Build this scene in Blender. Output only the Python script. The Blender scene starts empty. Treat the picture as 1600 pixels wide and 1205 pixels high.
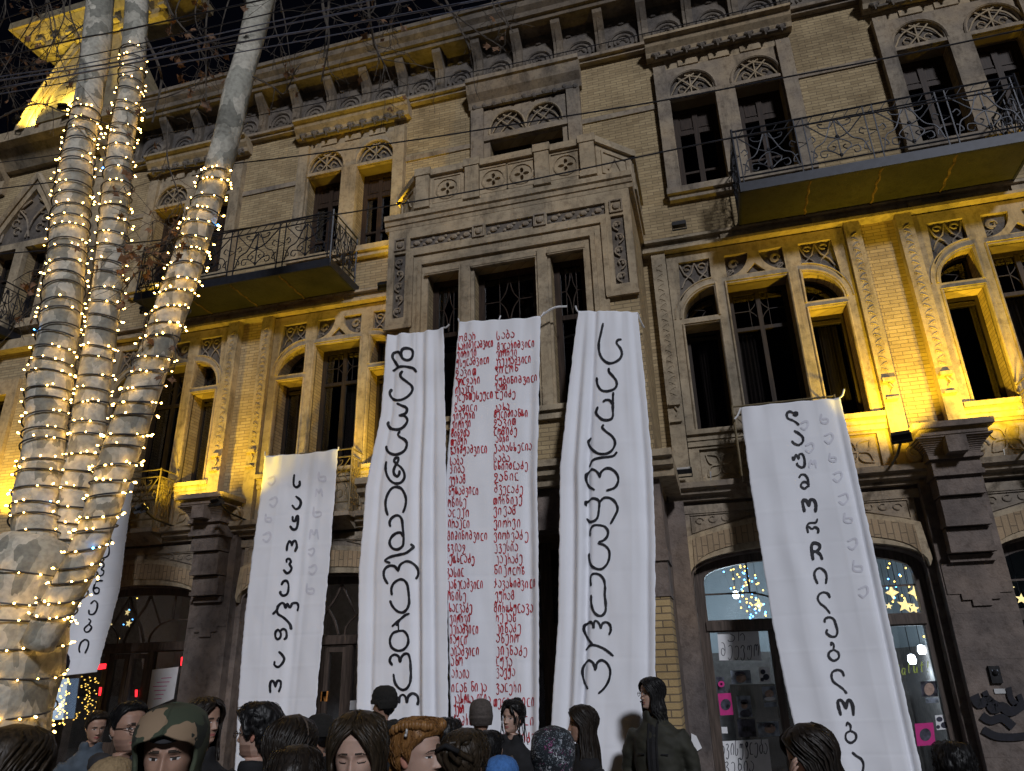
import bpy, bmesh, math, random
import numpy as np
from mathutils import Vector, Matrix, Euler, noise
from mathutils.geometry import tessellate_polygon
R = math.radians
PI = math.pi
random.seed(7)
sc = bpy.context.scene
col = sc.collection

# ------------------------------------------------------------------ camera, sky, light, exposure
FPX = 1115.0
EYE = Vector((0, 0, 1.9))
YAW, PIT, ROL = R(-15.185), R(21.76), R(-1.372)
fw = Vector((math.sin(YAW)*math.cos(PIT), math.cos(YAW)*math.cos(PIT), math.sin(PIT)))
rt0 = Vector((math.cos(YAW), -math.sin(YAW), 0))
up0 = rt0.cross(fw)
RT = math.cos(ROL)*rt0 + math.sin(ROL)*up0
UP = -math.sin(ROL)*rt0 + math.cos(ROL)*up0
cam_d = bpy.data.cameras.new('camera'); cam = bpy.data.objects.new('camera', cam_d); col.objects.link(cam)
rot = Matrix((RT, UP, -fw)).transposed()
cam.matrix_world = Matrix.Translation(EYE) @ rot.to_4x4()
cam_d.sensor_width = 36; cam_d.lens = 36*FPX/1600; cam_d.clip_end = 500; cam_d.clip_start = .05
sc.camera = cam
w = bpy.data.worlds.new('World'); sc.world = w; w.use_nodes = True
bg = w.node_tree.nodes['Background']
sky = w.node_tree.nodes.new('ShaderNodeTexSky'); sky.sky_type = 'NISHITA'; sky.sun_disc = False
sky.sun_elevation = R(-6); sky.sun_rotation = R(205)
mixc = w.node_tree.nodes.new('ShaderNodeMix'); mixc.data_type = 'RGBA'
mixc.inputs[0].default_value = .85; mixc.inputs[7].default_value = (.030, .036, .075, 1)
w.node_tree.links.new(sky.outputs[0], mixc.inputs[6]); w.node_tree.links.new(mixc.outputs[2], bg.inputs[0])
bg.inputs[1].default_value = .035
sd = bpy.data.lights.new('sun', 'SUN'); sd.energy = 1.78; sd.angle = R(6); sd.color = (.90, .925, 1.0)
so = bpy.data.objects.new('sun', sd); col.objects.link(so)
SUN_EL, SUN_AZ = R(29), R(28)       # street light, from behind and right of the viewer
sdir = Vector((math.sin(SUN_AZ)*math.cos(SUN_EL), -math.cos(SUN_AZ)*math.cos(SUN_EL), math.sin(SUN_EL)))
so.rotation_euler = sdir.to_track_quat('Z', 'Y').to_euler()
sc.view_settings.view_transform = 'Standard'; sc.view_settings.look = 'None'
sc.view_settings.exposure = 0; sc.view_settings.gamma = 1
sc.cycles.use_denoising = True
sc.cycles.max_bounces = 6; sc.cycles.diffuse_bounces = 3; sc.cycles.transparent_max_bounces = 12
sc.cycles.sample_clamp_indirect = 4; sc.cycles.use_light_tree = True

def ray(u, v):
    return fw + RT*((u-800)/FPX) - UP*((v-602.5)/FPX)
def at(u, v, Y):
    d = ray(u, v); return EYE + d*(Y/d.y)
def at_d(u, v, depth):
    return EYE + ray(u, v)*depth
def depth_of(p): return (Vector(p)-EYE).dot(fw)

# ------------------------------------------------------------------ materials
MATS = {}
def nt(name):
    m = bpy.data.materials.new(name); m.use_nodes = True
    return m, m.node_tree.nodes, m.node_tree.links, m.node_tree.nodes['Principled BSDF']
def ramp(n, stops):
    r = n.new('ShaderNodeValToRGB'); e = r.color_ramp.elements
    while len(e) < len(stops): e.new(.5)
    for i, (p, c) in enumerate(stops):
        e[i].position = p; e[i].color = (c[0], c[1], c[2], 1)
    return r
def stone(name, c, c2=None, scale=3, rough=.85, bump=.25, grime=.5, gcol=(.035, .03, .026), fine=40, metallic=0, spec=.3):
    m, n, l, b = nt(name)
    c2 = c2 or tuple(x*.72 for x in c)
    tc = n.new('ShaderNodeTexCoord')
    n1 = n.new('ShaderNodeTexNoise'); n1.inputs['Scale'].default_value = scale; n1.inputs['Detail'].default_value = 8
    l.new(tc.outputs['Object'], n1.inputs['Vector'])
    r1 = ramp(n, [(.35, c2), (.65, c)]); l.new(n1.outputs['Fac'], r1.inputs[0])
    mp = n.new('ShaderNodeMapping'); mp.inputs['Scale'].default_value = (2.2, 2.2, .45); l.new(tc.outputs['Object'], mp.inputs[0])
    n2 = n.new('ShaderNodeTexNoise'); n2.inputs['Scale'].default_value = 1.6; n2.inputs['Detail'].default_value = 10; n2.inputs['Roughness'].default_value = .7
    l.new(mp.outputs[0], n2.inputs['Vector'])
    r2 = ramp(n, [(.52, (0, 0, 0)), (.74, (grime, grime, grime))]); l.new(n2.outputs['Fac'], r2.inputs[0])
    mx = n.new('ShaderNodeMix'); mx.data_type = 'RGBA'; l.new(r2.outputs[0], mx.inputs[0]); l.new(r1.outputs[0], mx.inputs[6])
    mx.inputs[7].default_value = (*gcol, 1)
    nv = n.new('ShaderNodeTexNoise'); nv.inputs['Scale'].default_value = .75; nv.inputs['Detail'].default_value = 5; l.new(tc.outputs['Object'], nv.inputs['Vector'])
    rv = ramp(n, [(.32, (.62, .64, .68)), (.5, (1, .98, .95)), (.7, (1.0, .90, .76))]); l.new(nv.outputs['Fac'], rv.inputs[0])
    ns = n.new('ShaderNodeTexNoise'); ns.inputs['Scale'].default_value = 11; ns.inputs['Detail'].default_value = 8; ns.inputs['Roughness'].default_value = .75; l.new(tc.outputs['Object'], ns.inputs['Vector'])
    rs = ramp(n, [(.36, (.55, .52, .5)), (.52, (1, 1, 1))]); l.new(ns.outputs['Fac'], rs.inputs[0])
    m2 = n.new('ShaderNodeMix'); m2.data_type = 'RGBA'; m2.blend_type = 'MULTIPLY'; m2.inputs[0].default_value = .9 if grime > .15 else 0; l.new(mx.outputs[2], m2.inputs[6]); l.new(rv.outputs[0], m2.inputs[7])
    m3 = n.new('ShaderNodeMix'); m3.data_type = 'RGBA'; m3.blend_type = 'MULTIPLY'; m3.inputs[0].default_value = .75 if grime > .15 else 0; l.new(m2.outputs[2], m3.inputs[6]); l.new(rs.outputs[0], m3.inputs[7])
    l.new(m3.outputs[2], b.inputs['Base Color'])
    n3 = n.new('ShaderNodeTexNoise'); n3.inputs['Scale'].default_value = fine; n3.inputs['Detail'].default_value = 6
    l.new(tc.outputs['Object'], n3.inputs['Vector'])
    bp = n.new('ShaderNodeBump'); bp.inputs['Strength'].default_value = bump; bp.inputs['Distance'].default_value = .02
    l.new(n3.outputs['Fac'], bp.inputs['Height']); l.new(bp.outputs[0], b.inputs['Normal'])
    b.inputs['Roughness'].default_value = rough; b.inputs['Metallic'].default_value = metallic
    b.inputs['Specular IOR Level'].default_value = spec
    MATS[name] = m; return m
def brick(name, c1, c2, mort, bw=.25, bh=.078, msize=.008, bump=.5, rotate=False):
    m, n, l, b = nt(name)
    tc = n.new('ShaderNodeTexCoord'); sp = n.new('ShaderNodeSeparateXYZ'); l.new(tc.outputs['Object'], sp.inputs[0])
    ad = n.new('ShaderNodeMath'); l.new(sp.outputs[0], ad.inputs[0]); l.new(sp.outputs[1], ad.inputs[1])
    cb = n.new('ShaderNodeCombineXYZ'); l.new(ad.outputs[0], cb.inputs[1 if rotate else 0]); l.new(sp.outputs[2], cb.inputs[0 if rotate else 1])
    bt = n.new('ShaderNodeTexBrick'); l.new(cb.outputs[0], bt.inputs['Vector'])
    bt.inputs['Color1'].default_value = (*c1, 1); bt.inputs['Color2'].default_value = (*c2, 1); bt.inputs['Mortar'].default_value = (*mort, 1)
    bt.inputs['Scale'].default_value = 1; bt.inputs['Brick Width'].default_value = bw; bt.inputs['Row Height'].default_value = bh
    bt.inputs['Mortar Size'].default_value = msize; bt.inputs['Mortar Smooth'].default_value = .3; bt.inputs['Bias'].default_value = -.1
    n2 = n.new('ShaderNodeTexNoise'); n2.inputs['Scale'].default_value = 1.1; n2.inputs['Detail'].default_value = 10; n2.inputs['Roughness'].default_value = .65
    l.new(tc.outputs['Object'], n2.inputs['Vector'])
    r2 = ramp(n, [(.3, (.45, .43, .42)), (.55, (1, 1, 1)), (.8, (.72, .66, .6))]); l.new(n2.outputs['Fac'], r2.inputs[0])
    mu = n.new('ShaderNodeMix'); mu.data_type = 'RGBA'; mu.blend_type = 'MULTIPLY'; mu.inputs[0].default_value = .8
    l.new(bt.outputs['Color'], mu.inputs[6]); l.new(r2.outputs[0], mu.inputs[7]); l.new(mu.outputs[2], b.inputs['Base Color'])
    n3 = n.new('ShaderNodeTexNoise'); n3.inputs['Scale'].default_value = 60; l.new(tc.outputs['Object'], n3.inputs['Vector'])
    hs = n.new('ShaderNodeMath'); hs.operation = 'MULTIPLY_ADD'; l.new(bt.outputs['Fac'], hs.inputs[0]); hs.inputs[1].default_value = -1.2; l.new(n3.outputs['Fac'], hs.inputs[2])
    bp = n.new('ShaderNodeBump'); bp.inputs['Strength'].default_value = bump; bp.inputs['Distance'].default_value = .012
    l.new(hs.outputs[0], bp.inputs['Height']); l.new(bp.outputs[0], b.inputs['Normal'])
    b.inputs['Roughness'].default_value = .88; b.inputs['Specular IOR Level'].default_value = .25
    MATS[name] = m; return m
def plain(name, c, rough=.6, metallic=0, var=.25, scale=12, bump=0, spec=.4, stretch=None, sheen=0):
    m, n, l, b = nt(name)
    tc = n.new('ShaderNodeTexCoord'); n1 = n.new('ShaderNodeTexNoise'); n1.inputs['Scale'].default_value = scale; n1.inputs['Detail'].default_value = 6
    src = tc.outputs['Object']
    if stretch:
        mp = n.new('ShaderNodeMapping'); mp.inputs['Scale'].default_value = stretch; l.new(src, mp.inputs[0]); src = mp.outputs[0]
    l.new(src, n1.inputs['Vector'])
    r1 = ramp(n, [(.3, tuple(x*(1-var) for x in c)), (.7, tuple(min(1, x*(1+var)) for x in c))]); l.new(n1.outputs['Fac'], r1.inputs[0])
    l.new(r1.outputs[0], b.inputs['Base Color'])
    b.inputs['Roughness'].default_value = rough; b.inputs['Metallic'].default_value = metallic; b.inputs['Specular IOR Level'].default_value = spec
    if sheen: b.inputs['Sheen Weight'].default_value = sheen
    if bump:
        bp = n.new('ShaderNodeBump'); bp.inputs['Strength'].default_value = bump; bp.inputs['Distance'].default_value = .01
        l.new(n1.outputs['Fac'], bp.inputs['Height']); l.new(bp.outputs[0], b.inputs['Normal'])
    MATS[name] = m; return m
def glow(name, c, s):
    m, n, l, b = nt(name)
    b.inputs['Base Color'].default_value = (*[min(x, .8) for x in c], 1)
    b.inputs['Emission Color'].default_value = (*c, 1); b.inputs['Emission Strength'].default_value = s
    MATS[name] = m; return m
def glass(name, tint=(.9, .95, 1), refl=.12, rough=.02):
    m, n, l, b = nt(name); out = n['Material Output']
    tr = n.new('ShaderNodeBsdfTransparent'); tr.inputs[0].default_value = (*tint, 1)
    gl = n.new('ShaderNodeBsdfGlossy'); gl.inputs['Roughness'].default_value = rough
    lw = n.new('ShaderNodeLayerWeight'); lw.inputs[0].default_value = .35
    ma = n.new('ShaderNodeMath'); ma.operation = 'MULTIPLY_ADD'; ma.inputs[1].default_value = .5; ma.inputs[2].default_value = refl*.5
    l.new(lw.outputs['Fresnel'], ma.inputs[0])
    mx = n.new('ShaderNodeMixShader'); l.new(ma.outputs[0], mx.inputs[0]); l.new(tr.outputs[0], mx.inputs[1]); l.new(gl.outputs[0], mx.inputs[2])
    l.new(mx.outputs[0], out.inputs[0]); MATS[name] = m; return m

brick('brick', (.47, .36, .205), (.33, .245, .135), (.22, .17, .105), bw=.21, bh=.056, msize=.006, bump=.4)
brick('brick_pier', (.47, .34, .17), (.38, .27, .13), (.16, .12, .08), bw=.24, bh=.074, msize=.008)
brick('brick_arch', (.40, .29, .18), (.34, .25, .155), (.20, .15, .10), bw=.27, bh=.075, msize=.007, rotate=True)
stone('trim', (.47, .385, .27), (.36, .295, .205), grime=.75)
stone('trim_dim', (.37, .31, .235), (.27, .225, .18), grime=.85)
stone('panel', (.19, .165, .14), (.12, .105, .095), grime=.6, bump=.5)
stone('basalt', (.215, .175, .155), (.145, .12, .11), grime=.6, scale=4, bump=.4)
stone('trim_dark', (.25, .21, .165), (.16, .135, .11), grime=.85)
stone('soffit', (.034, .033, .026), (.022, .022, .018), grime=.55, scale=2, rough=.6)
stone('rust', (.15, .10, .05), (.06, .04, .025), grime=.3, scale=14)
stone('plaster', (.42, .45, .47), (.36, .4, .42), grime=.1)
stone('roofing', (.30, .26, .17), (.24, .2, .13), grime=.4, scale=6, rough=.6)
stone('asphalt', (.05, .05, .052), (.038, .038, .04), scale=9, fine=120, grime=.2)
stone('paving', (.16, .15, .14), (.12, .11, .105), scale=4, fine=60)
plain('wood_door', (.075, .054, .043), rough=.5, stretch=(14, 14, 1.2), var=.45, scale=3, bump=.15)
plain('wood', (.026, .018, .013), spec=.25, rough=.6, stretch=(14, 14, 1.2), var=.45, scale=3, bump=.15)
plain('wood_red', (.034, .020, .013), spec=.25, rough=.6, stretch=(14, 14, 1.2), var=.45, scale=3, bump=.15)
plain('iron', (.022, .024, .032), rough=.5, metallic=.3)
plain('iron_tan', (.16, .125, .07), rough=.6, metallic=.2)
plain('dark_metal', (.03, .03, .032), rough=.4, metallic=.6)
plain('pale_metal', (.5, .5, .5), rough=.4, metallic=.3)
plain('curtain', (.15, .115, .09), rough=.9, stretch=(16, 16, .6), var=.5, scale=2)
plain('room_paint', (.16, .14, .13), rough=.9)
glow('fill_glow', (1, .8, .6), 2.5)  # globe of the fill lamps added in the left rooms
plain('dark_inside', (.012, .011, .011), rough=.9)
plain('cable', (.028, .028, .034), rough=.5)
plain('cable_pale', (.14, .15, .2), rough=.5)
plain('cloth', (.77, .78, .83), rough=.9, var=.035, scale=2.2, bump=.05, spec=.15)
plain('paint_black', (.006, .006, .012), rough=.65, var=.5, scale=30)
plain('paint_red', (.40, .012, .022), rough=.7, var=.45, scale=25)
plain('ghost', (.63, .63, .70), rough=.9, var=.08, scale=18)
plain('paper', (.72, .72, .74), rough=.8, var=.05)
plain('ink', (.03, .03, .05), rough=.7)
plain('pink_paper', (.55, .035, .22), rough=.8, var=.1)
plain('photo_print', (.22, .25, .30), rough=.3, var=.8, scale=14)
plain('photo_dark', (.06, .06, .08), rough=.3, var=.9, scale=18)
plain('photo_skin', (.36, .25, .2), rough=.4, var=.4, scale=24)
plain('orange_label', (.55, .22, .05), rough=.6)
plain('chalk_green', (.42, .5, .10), rough=.8, var=.3, scale=40)
glass('window_glass', (.55, .56, .58), .10)
glass('shop_glass', (.92, .96, 1.0), .07)
glow('bulb_warm', (1.0, .57, .13), 36)
glow('bulb_blue', (.05, .32, 1.0), 40)
glow('star_paper', (1.0, .72, .30), 1.5)
glow('lamp_white', (.9, .97, 1.0), 9)
glow('lamp_cold', (.55, .8, 1.0), 2.4)
glow('sign_red', (1.0, .02, .03), 2.6)
glow('sign_core', (1.0, .42, .16), 7)
glow('flood_lens', (1.0, .66, .10), 10)
glow('screen_purple', (.12, .05, .9), 1.5)

# bark: plane tree, pale with big flaking patches
def bark():
    m, n, l, b = nt('bark')
    tc = n.new('ShaderNodeTexCoord')
    mp = n.new('ShaderNodeMapping'); mp.inputs['Scale'].default_value = (1, 1, .55); l.new(tc.outputs['Object'], mp.inputs[0])
    nw = n.new('ShaderNodeTexNoise'); nw.inputs['Scale'].default_value = 5; nw.inputs['Detail'].default_value = 3; l.new(mp.outputs[0], nw.inputs['Vector'])
    av = n.new('ShaderNodeMix'); av.data_type = 'RGBA'; av.inputs[0].default_value = .22; l.new(mp.outputs[0], av.inputs[6]); l.new(nw.outputs['Color'], av.inputs[7])
    n1 = n.new('ShaderNodeTexVoronoi'); n1.inputs['Scale'].default_value = 9.5; l.new(av.outputs[2], n1.inputs['Vector'])
    r1 = ramp(n, [(.0, (.24, .235, .20)), (.18, (.36, .35, .30)), (.42, (.52, .49, .42)), (.72, (.42, .40, .34)), (.88, (.56, .53, .45))]); r1.color_ramp.interpolation = 'CONSTANT'
    sp = n.new('ShaderNodeSeparateColor'); l.new(n1.outputs['Color'], sp.inputs[0]); l.new(sp.outputs[0], r1.inputs[0])
    n2 = n.new('ShaderNodeTexNoise'); n2.inputs['Scale'].default_value = 20; n2.inputs['Detail'].default_value = 8; l.new(tc.outputs['Object'], n2.inputs['Vector'])
    r2 = ramp(n, [(.3, (.74, .73, .72)), (.6, (1.08, 1.08, 1.06))]); l.new(n2.outputs['Fac'], r2.inputs[0])
    mu = n.new('ShaderNodeMix'); mu.data_type = 'RGBA'; mu.blend_type = 'MULTIPLY'; mu.inputs[0].default_value = 1
    l.new(r1.outputs[0], mu.inputs[6]); l.new(r2.outputs[0], mu.inputs[7]); l.new(mu.outputs[2], b.inputs['Base Color'])
    bp = n.new('ShaderNodeBump'); bp.inputs['Strength'].default_value = .5; bp.inputs['Distance'].default_value = .02
    l.new(n2.outputs['Fac'], bp.inputs['Height']); l.new(bp.outputs[0], b.inputs['Normal']); b.inputs['Roughness'].default_value = .85
    MATS['bark'] = m
bark()
plain('twig', (.075, .062, .05), rough=.8, var=.4)
plain('dry_leaf', (.17, .085, .04), rough=.7, var=.6, scale=9)

# ------------------------------------------------------------------ mesh helpers
class Mb:
    def __init__(s): s.v = []; s.f = []; s.mi = []; s.cur = 0
    def add(s, vs, fs, mi=None):
        o = len(s.v); s.v += [tuple(p) for p in vs]
        for f in fs: s.f.append(tuple(i+o for i in f)); s.mi.append(s.cur if mi is None else mi)
        return s
    def box(s, x0, x1, y0, y1, z0, z1):
        if x0 > x1: x0, x1 = x1, x0
        if y0 > y1: y0, y1 = y1, y0
        if z0 > z1: z0, z1 = z1, z0
        return s.add([(x0,y0,z0),(x1,y0,z0),(x1,y1,z0),(x0,y1,z0),(x0,y0,z1),(x1,y0,z1),(x1,y1,z1),(x0,y1,z1)],
              [(0,3,2,1),(4,5,6,7),(0,1,5,4),(1,2,6,5),(2,3,7,6),(3,0,4,7)])
    def prism_x(s, prof, x0, x1):                      # profile of (y, z) pushed along x
        n = len(prof); vs = [(x0, y, z) for y, z in prof] + [(x1, y, z) for y, z in prof]
        fs = [tuple(range(n))[::-1], tuple(range(n, 2*n))] + [(i, (i+1) % n, n+(i+1) % n, n+i) for i in range(n)]
        return s.add(vs, fs)
    def plate(s, outer, holes, y0, y1, back=False):     # (x, z) outline with holes, front at y0, sides back to y1
        loops = [outer] + list(holes)
        tri = tessellate_polygon([[Vector((x, z, 0)) for x, z in lp] for lp in loops])
        pts = [p for lp in loops for p in lp]; n = len(pts)
        vs = [(x, y0, z) for x, z in pts] + [(x, y1, z) for x, z in pts]
        fs = [tuple(t) for t in tri]
        if back: fs += [tuple(i+n for i in t[::-1]) for t in tri]
        o = 0
        for lp in loops:
            k = len(lp)
            fs += [(o+i, o+(i+1) % k, n+o+(i+1) % k, n+o+i) for i in range(k)]
            o += k
        return s.add(vs, fs)
    def tube(s, pts, r, seg=6, closed=False, cap=True):
        pts = [Vector(p) for p in pts]; n = len(pts)
        if n < 2: return s
        rr = r if isinstance(r, (list, tuple)) else [r]*n
        vs = []; prev = None
        for i, p in enumerate(pts):
            a = pts[(i-1) % n] if closed else pts[max(0, i-1)]; b = pts[(i+1) % n] if closed else pts[min(n-1, i+1)]
            t = (b-a)
            t = t.normalized() if t.length > 1e-9 else Vector((0, 0, 1))
            if prev is None:
                u = t.orthogonal().normalized()
            else:
                u = (prev - t*prev.dot(t)); u = u.normalized() if u.length > 1e-6 else t.orthogonal().normalized()
            prev = u; wv = t.cross(u)
            for k in range(seg):
                an = 2*PI*k/seg; vs.append(p + (u*math.cos(an)+wv*math.sin(an))*rr[i])
        fs = []
        for i in range(n if closed else n-1):
            j = (i+1) % n
            for k in range(seg):
                fs.append((i*seg+k, i*seg+(k+1) % seg, j*seg+(k+1) % seg, j*seg+k))
        if cap and not closed: fs += [tuple(range(seg))[::-1], tuple(range((n-1)*seg, n*seg))]
        return s.add(vs, fs)
    def loft(s, rings, cap0=True, cap1=True, close=True):
        n = len(rings[0]); vs = [p for r in rings for p in r]; fs = []
        for i in range(len(rings)-1):
            for k in range(n if close else n-1):
                fs.append((i*n+k, i*n+(k+1) % n, (i+1)*n+(k+1) % n, (i+1)*n+k))
        if cap0: fs.append(tuple(range(n))[::-1])
        if cap1: fs.append(tuple(range((len(rings)-1)*n, len(rings)*n)))
        return s.add(vs, fs)
    def ball(s, c, r, seg=10, rings=7, sc3=(1, 1, 1), f=None):
        vs = []; fs = []
        for i in range(rings+1):
            th = PI*i/rings
            for k in range(seg):
                ph = 2*PI*k/seg
                d = Vector((math.sin(th)*math.cos(ph)*sc3[0], math.sin(th)*math.sin(ph)*sc3[1], math.cos(th)*sc3[2]))*r
                if f: d *= f(d)
                vs.append(Vector(c)+d)
        for i in range(rings):
            for k in range(seg): fs.append((i*seg+k, (i+1)*seg+k, (i+1)*seg+(k+1) % seg, i*seg+(k+1) % seg))
        return s.add(vs, fs)
    def build_each(s, name, mat, parent=None, smooth=False, tol=.02):
        """one object for every piece that stands apart"""
        n = len(s.v); pr = list(range(n))
        def fd(a):
            while pr[a] != a: pr[a] = pr[pr[a]]; a = pr[a]
            return a
        for f in s.f:
            for i in f[1:]: pr[fd(i)] = fd(f[0])
        isl = {}
        for i in range(n): isl.setdefault(fd(i), []).append(i)
        bx = []
        for ids in isl.values():
            a = np.array([s.v[i] for i in ids]); bx.append([a.min(0)-tol/2, a.max(0)+tol/2, set(ids)])
        ch = True
        while ch:
            ch = False; out = []
            for b_ in bx:
                for o in out:
                    if (b_[0] <= o[1]).all() and (o[0] <= b_[1]).all():
                        o[0] = np.minimum(o[0], b_[0]); o[1] = np.maximum(o[1], b_[1]); o[2] |= b_[2]; ch = True; break
                else: out.append(b_)
            bx = out
        obs = []
        for _, _, ids in bx:
            mp = {i: k for k, i in enumerate(sorted(ids))}; m = Mb(); m.v = [s.v[i] for i in sorted(ids)]
            m.f = [tuple(mp[i] for i in f) for f in s.f if f[0] in ids]; m.mi = [0]*len(m.f); obs.append(m.build(name, mat, parent, smooth))
        return obs
    def build(s, name, mat=None, parent=None, smooth=False, origin=None, label=None):
        me = bpy.data.meshes.new(name)
        if origin is not None:
            o0 = Vector(origin); s.v = [tuple(Vector(p)-o0) for p in s.v]
        me.from_pydata(s.v, [], s.f)
        bm = bmesh.new(); bm.from_mesh(me); bmesh.ops.recalc_face_normals(bm, faces=bm.faces); bm.to_mesh(me); bm.free()
        mats = mat if isinstance(mat, (list, tuple)) else [mat]
        for m in mats: me.materials.append(MATS[m] if isinstance(m, str) else m)
        if len(mats) > 1 and len(me.polygons) == len(s.mi): me.polygons.foreach_set('material_index', s.mi)
        if smooth: me.polygons.foreach_set('use_smooth', [True]*len(me.polygons))
        ob = bpy.data.objects.new(name, me); col.objects.link(ob)
        if parent is not None: ob.parent = parent
        if origin is not None: ob.location = origin
        if label: ob['label'] = label
        return ob
def empty(name, loc=(0, 0, 0), rz=0):
    o = bpy.data.objects.new(name, None); col.objects.link(o); o.location = loc; o.rotation_euler = (0, 0, rz); o.empty_display_size = .1
    return o
def tag(o, label, cat, group=None):
    o['label'] = label; o['category'] = cat
    if group: o['group'] = group
    return o
def kind(o, k): o['kind'] = k; return o
def copy_tree(o, parent=None):
    c = o.copy(); col.objects.link(c)
    if parent is not None: c.parent = parent
    for ch in list(o.children): copy_tree(ch, c)
    return c
def spline(pts, k=6, closed=False):
    P = [Vector(p) for p in pts]; n = len(P); out = []
    if n < 3: return P
    for i in range(n if closed else n-1):
        p0 = P[(i-1) % n] if closed or i > 0 else P[0]*2-P[1]
        p1 = P[i]; p2 = P[(i+1) % n]
        p3 = P[(i+2) % n] if closed or i+2 < n else P[n-1]*2-P[n-2]
        for j in range(k):
            t = j/k
            out.append(.5*((2*p1)+(p2-p0)*t+(2*p0-5*p1+4*p2-p3)*t*t+(3*p1-p0-3*p2+p3)*t**3))
    if not closed: out.append(P[-1])
    return out
def arc(cx, cz, rx, rz, a0, a1, n=12):
    return [(cx+rx*math.cos(R(a0+(a1-a0)*i/n)), cz+rz*math.sin(R(a0+(a1-a0)*i/n))) for i in range(n+1)]
def rect(x0, x1, z0, z1): return [(x0, z0), (x1, z0), (x1, z1), (x0, z1)]
def frame_rect(mb, x0, x1, z0, z1, t, y0, y1):
    mb.box(x0, x1, y0, y1, z0, z0+t); mb.box(x0, x1, y0, y1, z1-t, z1)
    mb.box(x0, x0+t, y0, y1, z0+t, z1-t); mb.box(x1-t, x1, y0, y1, z0+t, z1-t)
# ================================================================== SETTING
W = 10.0                      # face of the main wall
CX = -2.33                    # axis of the projecting bay
def mir(x): return 2*CX - x
road = Mb().add([(-80, -60, 0), (80, -60, 0), (80, 2.0, 0), (-80, 2.0, 0)], [(0, 1, 2, 3)]).build('road', 'asphalt'); kind(road, 'structure')
pave = Mb().add([(-80, 2.0, -.0), (80, 2.0, -.0), (80, 2.02, .12), (-80, 2.02, .12), (80, 60, .12), (-80, 60, .12)], [(0, 1, 2, 3), (3, 2, 4, 5)]).build('pavement', 'paving'); kind(pave, 'structure')
GZ = .12

# ================================================================== THE BUILDING
bld = empty('old_building', (0, 0, 0))
tag(bld, 'ornate three storey brick and stone building with iron balconies and floodlit facade', 'building')
G2 = [1.12, mir(1.12), 4.60, mir(4.60)]          # three-light window groups, first floor
G3 = [1.13, mir(1.13), 4.65, mir(4.65)]          # window pairs, top floor
TX = -13.2                                       # tower axis
def side_arch(cx, sgn):                          # quarter arched upper light of a side window, as (x, z)
    a, b_ = cx+sgn*.62, cx+sgn*1.12
    pts = [(a, 6.73), (b_, 6.73)] + [(a+sgn*.5*math.cos(R(t)), 6.74+.48*math.sin(R(t))) for t in range(8, 91, 9)]
    return pts
holes = []
for cx in G2:
    holes += [rect(cx-.44, cx+.42, 4.97, 7.22)]
    for s in (-1, 1):
        x0, x1 = sorted((cx+s*.62, cx+s*1.12))
        holes += [rect(x0, x1, 4.97, 6.62), side_arch(cx, s)]
for cx in G3:
    holes += [rect(cx-.91, cx-.17, 9.05, 10.86), rect(cx+.15, cx+.87, 9.05, 10.86)]
MW = (-3.0, -1.66)
holes += [rect(MW[0], MW[1], 8.5, 10.8)]
GA = [1.10, mir(1.10), 4.60, mir(4.60)]
def arch_open(cx, hw, zs=2.95, zt=3.30, z0=.16, n=20):
    return [(cx-hw, z0), (cx+hw, z0)] + [(cx+hw*math.cos(PI*i/n), zs+(zt-zs)*math.sin(PI*i/n)**.7) for i in range(0, n+1)]
wall_holes_up = holes
gholes = [arch_open(cx, 1.40) for cx in GA] + [rect(CX-1.3, CX+1.3, .16, 3.6)]
m = Mb(); m.plate([(-11.3, 4.0), (8.2, 4.0), (8.2, 13.2), (-11.3, 13.2)], holes, W, W+.4, back=True)
m.build('upper_wall', 'brick', bld)
m = Mb(); m.plate([(-11.3, 0), (8.2, 0), (8.2, 4.0), (-11.3, 4.0)], gholes, W, W+.45, back=True)
m.build('ground_wall', 'basalt', bld)
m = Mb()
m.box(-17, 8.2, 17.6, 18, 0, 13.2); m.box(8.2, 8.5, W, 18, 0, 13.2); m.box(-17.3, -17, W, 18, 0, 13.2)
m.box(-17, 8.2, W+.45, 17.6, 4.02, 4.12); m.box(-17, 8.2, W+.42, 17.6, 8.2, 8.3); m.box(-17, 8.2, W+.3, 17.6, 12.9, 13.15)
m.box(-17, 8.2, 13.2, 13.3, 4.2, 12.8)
m.build('inner_structure', 'dark_inside', bld)

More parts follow.
